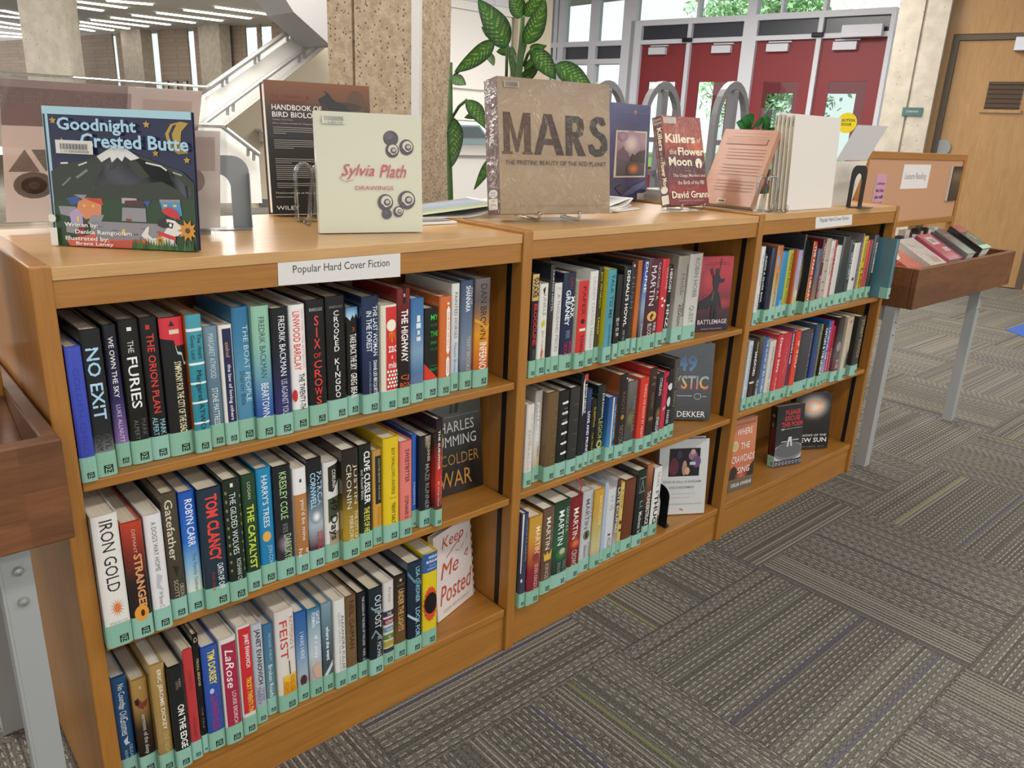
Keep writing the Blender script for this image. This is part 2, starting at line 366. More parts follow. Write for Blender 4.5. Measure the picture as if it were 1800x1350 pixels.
# ------------------------------------------------------------------ books standing spine-out
def grad(base, n):
    """list of n+1 colours from the top of the spine to its bottom"""
    if isinstance(base, str): base = base.split(',')
    cs = [hx(c) for c in base]
    if len(cs) == 1: return [cs[0]]*(n+1)
    o = []
    for i in range(n+1):
        t = i/n*(len(cs)-1); k = min(int(t), len(cs)-2); o.append(lerp(cs[k], cs[k+1], t-k))
    return o
NB = [0]
def book(x0, x1, ys, z0, h, label, base, els, group, side=None, lab=True, depth=None, pages=None, lh=.041, gloss=True, bulge=None, ribbon=False):
    """spine from x0 to x1 at y=ys, standing on z0"""
    NB[0] += 1; rnd = random.Random(NB[0]); w = x1-x0; d = depth or rnd.uniform(.155, .17); d = min(d, .252-ys)
    r = thing('book', label, 'book', ((x0+x1)/2, ys, z0), 0, group)
    bu = bulge if bulge is not None else min(.0035, w*.12); t = .0026 if w > .012 else .0016; a = w/2
    UC = [0, .03, .08, .18, .5, .82, .92, .97, 1]; NS = 8; NV = 10; cs = grad(base, NV); side_c = hx(side) if side else None
    def fn(u, v, l): return (-a+w*u, -bu*(1-abs(2*u-1)**5)-l, h*(1-v))
    mb = MB(); vs = []; cl = []
    for j in range(NV+1):
        for i in range(NS+1): vs.append(fn(UC[i], j/NV, 0)); cl.append(cs[j])
    mb.add(vs, [(q := j*(NS+1)+i, q+NS+1, q+NS+2, q+1) for j in range(NV) for i in range(NS)], cl)
    for s in (-1, 1):                                                   # the two boards, in the colours of the spine
        xa, xb = (-a, -a+t) if s < 0 else (a-t, a)
        vs = []; cl = []
        for j in range(NV+1):
            z = h*(1-j/NV); vs += [(xa, 0, z), (xa, d, z), (xb, 0, z), (xb, d, z)]; c = side_c or cs[j]; cl += [c]*4
        fs = []
        for j in range(NV):
            b = 4*j; fs += [(b, b+4, b+5, b+1), (b+2, b+3, b+7, b+6), (b+1, b+5, b+7, b+3)]
        fs += [(0, 1, 3, 2), (4*NV, 4*NV+2, 4*NV+3, 4*NV+1)]
        mb.add(vs, fs, cl)
    for zz in (h-.0002, .0002): # cloth turned in over the spine's top and bottom
        vs = [fn(UC[i], 0, 0)[:2]+(zz,) for i in range(NS+1)]; vs += [(v[0], .003, zz) for v in vs]
        mb.add(vs, [(i, i+1, i+NS+2, i+NS+1) for i in range(NS)], cs[0] if zz > .1 else cs[-1])
    emit_print(mb, els, fn, cuts=UC)
    mb.build('cover', mylar_mat if gloss else print_mat, r)
    pg = hx(pages or rnd.choice(['ddd3c0', 'e2dac8', 'd6cab4', 'e6e0d2', 'd9cfbb'])); ins = .003
    if a-t-.0004 > .001: MB().box((-a+t+.0002, .003, ins), (a-t-.0002, d-.004, h-ins*1.3), pg).build('page_block', page_mat, r)
    if lab:
        lb = MB(); vs = []; zt = lh
        mc = hx(rnd.choice(MINT)); o = .0005
        wr = .03
        prof = [(-a-o, wr)]+[(fn(UC[i], 1, 0)[0]*(1+o/a), fn(UC[i], 1, 0)[1]-o) for i in range(NS+1)]+[(a+o, wr)]
        for x, y in prof: vs += [(x, y, .0006), (x, y, zt)]
        lb.add(vs, [(2*i, 2*i+2, 2*i+3, 2*i+1) for i in range(len(prof)-1)], mc)
        es = min(.0132, w*.46); u1 = 1-min(.2, .004/w+.06); u0 = u1-es/w; v1 = 1-.006/h; v0 = v1-es/h
        emit_print(lb, EMBLEM, lambda u, v, l: fn(u0+(u1-u0)*u, v0+(v1-v0)*v, o+l))
        lb.build('spine_label', label_mat, r)
    if ribbon:
        mb = MB(); pr = [(.003, .004, h-.004), (.003, -.006, h+.012), (.001, -.012, h+.03), (-.003, -.011, h+.045), (-.008, -.004, h+.055)]
        vs = [(x+s*.0022, y, z) for x, y, z in pr for s in (-1, 1)]+[(x+s*.0022, y+.0006, z) for x, y, z in pr for s in (-1, 1)]
        mb.add(vs, [(2*i, 2*i+1, 2*i+3, 2*i+2) for i in range(4)]+[(10+2*i, 12+2*i, 13+2*i, 11+2*i) for i in range(4)], hx('b02a2c')); mb.build('ribbon', paper_mat, r)
    return r
def seen(look, prev, shelf):
    return look + ((', right of the '+prev) if prev else ', first from the left') + ', ' + shelf
def row(i, k, shelf, group, crop, data, fit=None):
    """crop = (left, top, scale) of the enlarged view the numbers were read from"""
    z0 = SH[i][k]+.0006; xs_ = XU[i]+TT+.0016; xe = xs_; prev = None; todo = []
    for q in data:
        if len(q) == 3 and isinstance(q[0], (int, float)): crop = q; continue
        xl, yl, xr, yr, xt, yt, look, short, base, els = q[:10]; kw = q[10] if len(q) > 10 else {}
        cv = lambda x, y: (crop[0]+x/crop[2], crop[1]+y/crop[2])
        pr = at(*cv(xr, yr), 'z', z0); ys = min(max(pr.y, -.012), .045) if 'y' not in kw else kw['y']
        b = at(*cv(xr, yr), 'y', ys); l = at(*cv(xl, yl), 'y', ys)
        x0 = max(xe, min(l.x, b.x-.006)); x1 = max(b.x, x0+.007)
        h = min(max(at(*cv(xt, yt), 'y', ys).z-z0, .15), .262)
        opt = {a: c for a, c in kw.items() if a in ('side', 'lab', 'depth', 'pages', 'lh', 'gloss', 'bulge', 'ribbon')}
        todo.append((x0, x1, ys, h, seen(look, prev, shelf), base, els, opt)); xe = x1+.0013; prev = short
    k_ = min(1, (fit-xs_)/(xe-xs_)) if fit else 1
    for x0, x1, ys, h, lb, base, els, opt in todo:
        book(xs_+(x0-xs_)*k_, xs_+(x1-xs_)*k_, ys, z0, h, lb, base, els, group, **opt)
    return xs_+(xe-xs_)*k_
A1 = 'top shelf, left bookcase'; A2 = 'middle shelf, left bookcase'; A3 = 'bottom shelf, left bookcase'
row(0, 0, A1, 'novels on the left bookcase top shelf', (90, 480, 3.5525), [
 (197,1313,293,1290, 180,452, 'slim plain blue book', 'slim blue book', '3f4fb4,3747aa', [T('GOLDEN CHILD','3440a0',.15,.8,.35)]),
 (275,1270,415,1250, 300,342, 'black book with huge pale title', 'huge-titled book', '16191c,1a1e21,15181b,24272a,c9cccf', [T('NO EXIT','a9d0ea',.12,.6,.62,.5,.012),T('TAYL','2b2d30',.66,.81,.3,.73),T('ADAM','2b2d30',.70,.81,.3,.3)]),
 (420,1210,505,1195, 405,315, 'black-to-purple book', 'purple-footed book', '15161f,1b1a30,2c2750,6a5590,b58cc0', [T('WE OWN THE SKY','e8e8ea',.08,.5,.36,.5,.01),T('LUKE ALLNUTT','d8c8e4',.55,.82,.3,.5)]),
 (510,1200,635,1170, 555,278, 'black book with large serif title', 'serif-titled book', '121413', [R('e8e8e4',.4,.62,.05,.075),T('THE','d8d8d4',.14,.22,.28,.5),T('FURIES','eeeeea',.25,.6,.5,.5,.01),T('MARK','55585a',.68,.8,.24,.72),T('ALPERT','6a6d70',.68,.82,.22,.35)]),
 (640,1165,745,1145, 675,265, 'black book with red title', 'red-titled black book', '151517', [R('c0322e',.3,.52,.05,.08),T('THE ORION PLAN','d2413c',.11,.66,.42,.5,.012),T('MARK','8fc3d4',.71,.82,.3,.72),T('ALPERT','8fc3d4',.69,.82,.3,.3)]),
 (750,1150,890,1115, 845,262, 'red-black book with cream title', 'red-topped book', '16191b', [P('cf3340',(0,0),(1,0),(1,.2),(.6,.2),(.55,.16),(0,.14)),P('20282a',(.38,.06),(.5,.02),(.64,.06)),R('d9cdb0',.38,.8,.085,.115),LN('b8d0c8',.02,(.6,.2),(.66,.25),(.84,.26),(.9,.33),(1,.33)),T('SYMPHONY FOR THE CITY OF THE DEAD','e6dcb4',.31,.83,.3,.62,.012)]),
 (895,1125,1003,1105, 970,247, 'teal book with white stripes', 'striped teal book', '4a9aa8,2f8799,2a8598', [R('e4efee',0,1,.095,.115),R('e4efee',0,1,.335,.352),R('e4efee',0,1,.475,.49),R('e4efee',0,1,.615,.63),R('e4efee',0,1,.765,.78),T('The Heart','173c48',.135,.31,.26,.74),T('Goes Last','173c48',.14,.31,.26,.32),T('Margaret ATWO','142f3a',.39,.82,.42,.5)], {'side': 'c2682c'}),
 (1005,1088,1088,1070, 1065,320, 'grey-blue book with white lettering', 'grey-blue book', '6f8c9c,58788b,4c6b80', [T('MARGARET ATWOOD','c8d4da',.06,.42,.4,.5),T('STONE MATTRESS','dce4e8',.5,.81,.42,.5)]),
 (1095,1070,1175,1055, 1155,312, 'white book with navy spine panel', 'navy-panelled book', 'e4e2dc', [R('22284c',.22,.92,.03,.815),T('axelrod','c8a070',.14,.26,.3,.55),T('the law of loving others','e8e8ee',.32,.79,.34,.55,.01)]),
 (1180,1050,1278,1030, 1262,200, 'blue book with pale vertical title', 'pale-titled blue book', '2f6f98,3c7ca0,5590ac,4c88a6,3a7a9e', [T('THE BOAT PEOPLE','b8d4dc',.13,.7,.32,.72),T('Sharon Bala','2a4f66',.46,.72,.3,.38)]),
 (1285,1035,1400,1015, 1395,192, 'green-to-blue book', 'green-blue book', '8fbda4,90bca6,6b9fae,2c56a0,345c9c', [T('FREDRIK BACKMAN','2f5a56',.08,.53,.34,.5),T('BEARTOWN','e8eef4',.57,.83,.42,.5)]),
 (440,460,4),
 (180,1225,303,1200, 300,312, 'black-to-indigo book with white lettering', 'indigo book', '16191e,1a1c26,2b2c5c,35336e', [T('FREDRIK BACKMAN','e8ecf0',.06,.52,.36,.55),T('US AGAINST YOU','c8cce0',.55,.83,.36,.55)]),
 (305,1185,412,1165, 430,287, 'white book with red author name', 'red-lettered white book', 'e6e4e2', [T('LINWOOD BARCLAY','d4402c',.05,.51,.44,.42,.014),T('NEW YORK TIMES BESTSELLING','d8a8a0',.04,.5,.14,.8),T('THE TWENTY-TH','1c1c1e',.54,.83,.36,.62,.008),O('c8322c',.16,.71,.15,.05)]),
 (422,1155,545,1130, 570,252, 'black book with stacked red letters', 'red-stacked black book', '141415', [H('BARDUGO','b8b8b8',.15,.85,.06,.085),S('SIX','d8423c',.12,.39,.36),H('OF','d8423c',.3,.7,.41,.45),S('CROWS','d8423c',.47,.83,.44)]),
 (550,1115,683,1090, 712,227, 'black book with stacked white letters', 'white-stacked black book', '131314', [H('BARDUGO','8a8a8a',.18,.82,.07,.09),S('CROOKED','e6e6e4',.11,.44,.26),S('KINGDO','e6e6e4',.49,.82,.26)]),
 (687,1085,768,1065, 797,305, 'dark book with silhouettes against sky', 'silhouette book', '141414', [V(['3f7ab0','9cc4dc','d8e4ea'],.0,1,0,.14),P('0f0f10',(0,.08),(.3,.12),(.5,.07),(.62,.1),(.8,.06),(1,.12),(1,.2),(0,.2)),H('3','c05a2c',.42,.62,.18,.22),T('TAKE BACK THE SKY','e8e4de',.24,.57,.52,.5,.012),T('GREG BEAR','e8e4de',.6,.83,.52,.5,.012)]),
 (772,1075,907,1050, 918,232, 'dark navy book with two-line title', 'dark navy book', '1c2a46,22365c,1a2644,141b30', [T('THE LAST WOMAN','e8eef2',.08,.5,.28,.76,.008),T('IN THE FOREST','e8eef2',.12,.46,.32,.38,.006),T('DIANE LES BECQUETS','e8eef2',.54,.83,.26,.7,.008),T('AUTHOR NATIONAL BESTSELLER','8fa0b8',.54,.83,.12,.4)]),
 (912,1052,1030,1030, 1040,292, 'cream-red book with sun drawing', 'sun-drawing book', 'ddd8c4', [R('cc3232',.28,.98,.02,.8),O('ece6d0',.62,.19,.3,.055),P('e8a030',(.5,.25),(.56,.25),(.45,.34)),P('e8a030',(.6,.25),(.66,.25),(.66,.35),(.6,.35)),P('e8a030',(.7,.25),(.76,.25),(.86,.34)),H('zac','f2ece0',.4,.92,.38,.44,.01),H('&','f2ece0',.58,.7,.47,.5),H('mia','f2ece0',.4,.92,.53,.59,.01)]+[O('f2ece0',.36+.18*i+(.09 if j%2 else 0),.62+.035*j,.07,.014,8) for i in range(4) for j in range(5)]),
 (1033,1022,1120,1005, 1130,182, 'dark red book with bold white title', 'bold-titled dark book', '7c2020,401416,16120f,1c1210', [R('121010',.4,.62,0,.12),H('B','e8e8e8',.45,.58,.04,.065),T('THE HIGHWAY','f0f0ee',.17,.61,.52,.52,.02),H('CJ','d85c3c',.2,.85,.72,.77,.01),H('BOX','d85c3c',.15,.95,.785,.825,.01)]),
 (1125,988,1215,975, 1220,249, 'blue sky-pictured book', 'sky-blue book', '3c6a9c,4c7cac,7d9cb8,3f6894,b09a98', [R('dce4ea',.42,.66,.16,.22),R('dce4ea',.36,.7,.23,.28),R('dce4ea',.45,.62,.3,.34),R('dce4ea',.38,.68,.36,.4)]),
 (1218,965,1310,945, 1320,318, 'black book with green stacked title', 'green-lettered book', '161a17', [P('d23a2a',(0,.6),(1,.79),(1,.84),(0,.84)),H('MY','35c04a',.42,.98,.07,.13,.01),H('SISTER','2a7a3a',.38,.95,.17,.2),H('THE','35c04a',.4,.98,.25,.31,.01),H('SERIAL','2a9a3e',.38,.95,.36,.39),H('KILLER','2a7a3a',.38,.95,.43,.46),H('OYINKAN','2a7a3a',.35,.9,.62,.64),H('BRAITH','2f9a42',.35,.95,.655,.69)]),
 (1315,945,1400,930, 1410,238, 'orange book with white plaques', 'orange book', 'cc6a34,c9652f', [O('f0e8e0',.68,.07,.1,.012),P('f0ece4',(.55,.13),(.7,.09),(.85,.13),(.85,.54),(.7,.58),(.55,.54)),P('f0ece4',(.55,.63),(.7,.59),(.85,.63),(.85,.78),(.7,.81),(.55,.78)),T('THE MAP OF SALT','c9652f',.15,.52,.12,.7),T('STARS','c9652f',.64,.77,.12,.7)]),
 (1403,915,1457,900, 1480,147, 'pale grey book with thin grey title', 'pale grey book', 'd8d8d0,ccd2d2,a8bcd0', [T('PAINTED HORSES','5a5f5c',.08,.5,.36,.5),T('Malcolm Brooks','6a7a8c',.54,.82,.34,.5)]),
 (1460,905,1550,885, 1585,122, 'slate blue book with white title', 'slate blue book', '3a4a66,5c6c86,7d8698,3c3f4a', [T('SHANNARA','e4e8ec',.05,.28,.4,.5,.012),T('FALL OF','c8ccd4',.07,.22,.16,.8),T('TERRY BROOKS','c0b8a8',.5,.82,.3,.6)]),
 (1558,885,1665,865, 1705,107, 'grey and flame orange book', 'flame orange book', '6a6260,5a5254,d8921c,c8641c,7a3a20', [T('DAN BROWN','2c2826',.05,.55,.4,.52),T('INFERNO','f0e8dc',.58,.83,.5,.55,.008),LN('d89a30',.03,(0,.37),(.4,.4),(.7,.46),(1,.42))]),
])
row(0, 1, A2, 'novels on the left bookcase middle shelf', (140, 780, 3.6475), [
 (175,1325,345,1280, 250,428, 'thick white book with orange starburst', 'starburst book', 'dedbd4', [T('IRON GOLD','232323',.04,.57,.5,.52),P('d4783a',*[(.55+(.3 if i%2==0 else .1)*math.cos(PI*i/14),.7+(.075 if i%2==0 else .025)*math.sin(PI*i/14)) for i in range(28)]),H('PIERCE','b8b4ac',.2,.9,.8,.825)]),
 (350,1250,478,1220, 405,478, 'red-to-black book with flame title', 'flame-titled book', 'b8402c,7c2a1e,2a1a16,1c1412,3a2418', [T('DEFIANT','d8a890',.06,.26,.16,.55),T('STRANGER','d89a6a',.27,.76,.4,.62,.03),O('d8963c',.5,.78,.36,.07),O('4a2410',.55,.78,.1,.03)]),
 (488,1188,597,1160, 520,434, 'white book with slim grey title', 'slim-titled white book', 'dcdadb', [T('A DOG\'S WAY HOME','5c5a62',.06,.48,.28,.5),P('b8b8c0',(.4,.5),(.7,.53),(.5,.6),(.7,.66),(.3,.62)),T('W Bruce C','8a8a92',.66,.8,.24,.5)]),
 (600,1122,695,1095, 620,298, 'olive brown book with cream title', 'olive brown book', '4c4436,443d30,3c362b', [T('Gatefather','d8cfb6',.05,.52,.5,.42,.006),P('2a261e',(.3,.56),(.7,.58),(.5,.66)),T('ORSON','b8ae96',.72,.82,.28,.75),T('SCOTT','b8ae96',.68,.82,.28,.4)]),
 (703,1075,802,1050, 745,288, 'bright blue-to-cream book', 'blue-to-cream book', '1f55b0,2460bc,2a6ac0,7fb0d0,cfd8c8,d8d6c0', [T('ROBYN CARR','e8f0f8',.06,.44,.46,.55,.008),T('The Family Gatheri','5a7484',.5,.83,.3,.58)]),
 (808,1050,965,1010, 905,262, 'thick navy book with red author', 'red-lettered navy book', '1f3242,1e3140,1b2d3c', [T('TOM CLANCY','e0463a',.05,.6,.5,.52,.03),T('OATH OF OFF','dfe6e8',.63,.85,.26,.68,.01),T('BY MARC CAMERON','9a4038',.69,.85,.12,.35)], {'side':'1f3242'}),
 (970,1008,1078,975, 1028,208, 'dark green book with gold thorns', 'thorny dark green book', '1c2c22,1a281f,162219', [R('e0e0d8',.4,.56,.03,.06)]+[O('8f7f52',.12,.1+.07*i,.06,.015,7) for i in range(10)]+[O('6f7a52',.88,.14+.075*i,.05,.014,7) for i in range(9)]+[T('THE GILDED WOLVES','d8e0d8',.1,.6,.34,.45),T('ROSHANI CH','c8d0c8',.64,.83,.26,.55)]),
 (1082,950,1168,920, 1125,182, 'green book with yellow title', 'yellow-titled green book', '26442c,22402a,1c3222', [T('LOGAN','b8c8a8',.06,.2,.22,.5),T('THE CATALYST','c8d848',.25,.8,.5,.5,.022)]),
 (1172,895,1265,870, 1238,138, 'cyan blue book with golden leaf', 'golden-leaf book', '2386b4,1d7fb0,1a78a8', [T("HARRY'S TREES",'d8e6ec',.06,.5,.4,.5,.006),O('e0a850',.45,.58,.28,.045),T('JON COH','a8ccd8',.66,.83,.34,.6)]),
 (1270,868,1385,835, 1360,122, 'black book with green and grey lettering', 'green-lettered black book', '1a1d22,1c1f24,26242a,3a3338', [T('KRESLEY COLE','a8d08c',.05,.46,.4,.5,.006),T('NEW YORK TIMES','8a8a90',.5,.58,.3,.5),G('8a7888','2c282e',.4,.68,.4,.1),T('DARKSKYE','a8c898',.6,.83,.42,.6,.006)]),
 (480,680,3.75),
 (155,1232,242,1208, 222,518, 'tan book with white paper top', 'white-capped tan book', 'e4e2e0,e0dedc', [R('a9713e',0,1,.24,.86),V(['b07a46','a06a38'],0,1,.25,.85),R('3a3a3a',.45,.6,.1,.13),T("you'd be mine",'f0e8dc',.29,.68,.4,.6),T('er','f0e8dc',.76,.81,.24,.8),T('ha','f0e8dc',.75,.83,.3,.3)]),
 (247,1195,342,1170, 333,453, 'black book with pale blue author', 'blue-lettered black book', '15181c,15191e,5a6a78,a8b4bc,4a3038,7a2a32', [T('PATRICIA','a8d2ea',.12,.42,.34,.78,.016),T('CORNWELL','a8d2ea',.12,.44,.36,.34,.016),G('f0f4f4','8a98a2',.5,.52,.34,.06),T('DEPRAVED','b03a44',.66,.82,.4,.7,.01)]),
 (347,1155,442,1125, 440,472, 'white book with torn photographs', 'torn-photo book', 'd8d6d0', [P('26281f',(.3,.05),(1,.02),(1,.18),(.6,.3),(.3,.28)),T('CORUNA','d8d8d0',.08,.26,.24,.68,.01),P('3a4632',(.25,.36),(1,.34),(1,.5),(.25,.6)),V(['8a7a62','a89a80'],.3,1,.7,.83),T('49 Days','151515',.36,.78,.6,.55,.012)]),
 (447,1140,570,1105, 582,387, 'brown-gold book with cream serif author', 'brown-gold book', '231f1a,2a241c,4a3c22,9a7e22,a88a20,4a3a18', [T('JUSTIN','d8d0bc',.14,.5,.26,.76),T('CRONIN','d8d0bc',.13,.53,.3,.38),T('THE CITY OF','e0d8c0',.56,.82,.22,.78),T('MIRRORS','e0d8c0',.6,.83,.26,.46)]),
 (573,1085,655,1055, 662,363, 'black-green book with bold white author', 'black-green book', '15201a,141c17,121614,14261c,1c4426', [T('CLIVE CUSSLER','f0f0ec',.06,.55,.46,.6,.022),T('and Russell Blake','c8d0c8',.22,.5,.18,.22),T('THE EYE OF HE','e0d860',.58,.82,.44,.52,.018)]),
 (660,1045,717,1025, 725,403, 'ochre book with dark plaque', 'plaqued ochre book', 'b48a48,c0913e,cc983c,c88f38', [R('1f2430',.28,.95,.06,.56),T('DISASTER BEHIND THE DOOR','b8a880',.09,.52,.2,.7),T('PETERSON','b07c34',.6,.78,.3,.6)]),
 (722,1025,828,995, 845,313, 'bright yellow book with black title', 'bright yellow book', 'd8b91c,dcc020,d8ba1c', [T('BOY SWALLOWS UNIVERSE','3a3414',.1,.54,.22,.6,.006),LN('8a7a18',.006,(.35,.57),(.8,.575)),T('TRENT DALT','3a3414',.62,.82,.22,.6,.006)]),
 (830,990,912,970, 945,337, 'coral pink book', 'coral pink book', 'd8746c,dc7a70,d8756c', [T('SWEETBITTER','3a2424',.08,.42,.34,.55,.006),T('STEPHANIE D','3a2424',.56,.8,.3,.5,.004)]),
 (914,932,942,918, 958,307, 'thin blue book peeping out', 'thin blue book', '2e62b8,2a5cae', [T('CHARNAS','c8d8f0',.5,.75,.4,.5)]),
 (945,925,1035,905, 1075,303, 'black book with chrome title', 'chrome-titled book', '20211f,1a1b1c,1c1d1e', [V(['a8a290','8a8470','26241f'],.4,1,.0,.14),T('DASHNER','c8c4b0',.08,.28,.26,.72,.012),T('MAZE RUNNER','8a908c',.3,.8,.38,.6,.006)]),
 (1040,890,1110,875, 1150,198, 'tall black and red book', 'tall black-red book', '211a1c,2a1a1c,a83028,c83a30,6a2420,1c1818', [T('THE SURVIVOR','e8e4e0',.1,.46,.3,.4,.014),T('VINCE FLYNN','d8a848',.14,.4,.18,.85),T('A MITCH RAPP NOVEL','c88a80',.52,.8,.16,.75),T('BY KYLE MILLS','e0d8d4',.57,.8,.22,.36)], {'y': .0}),
])
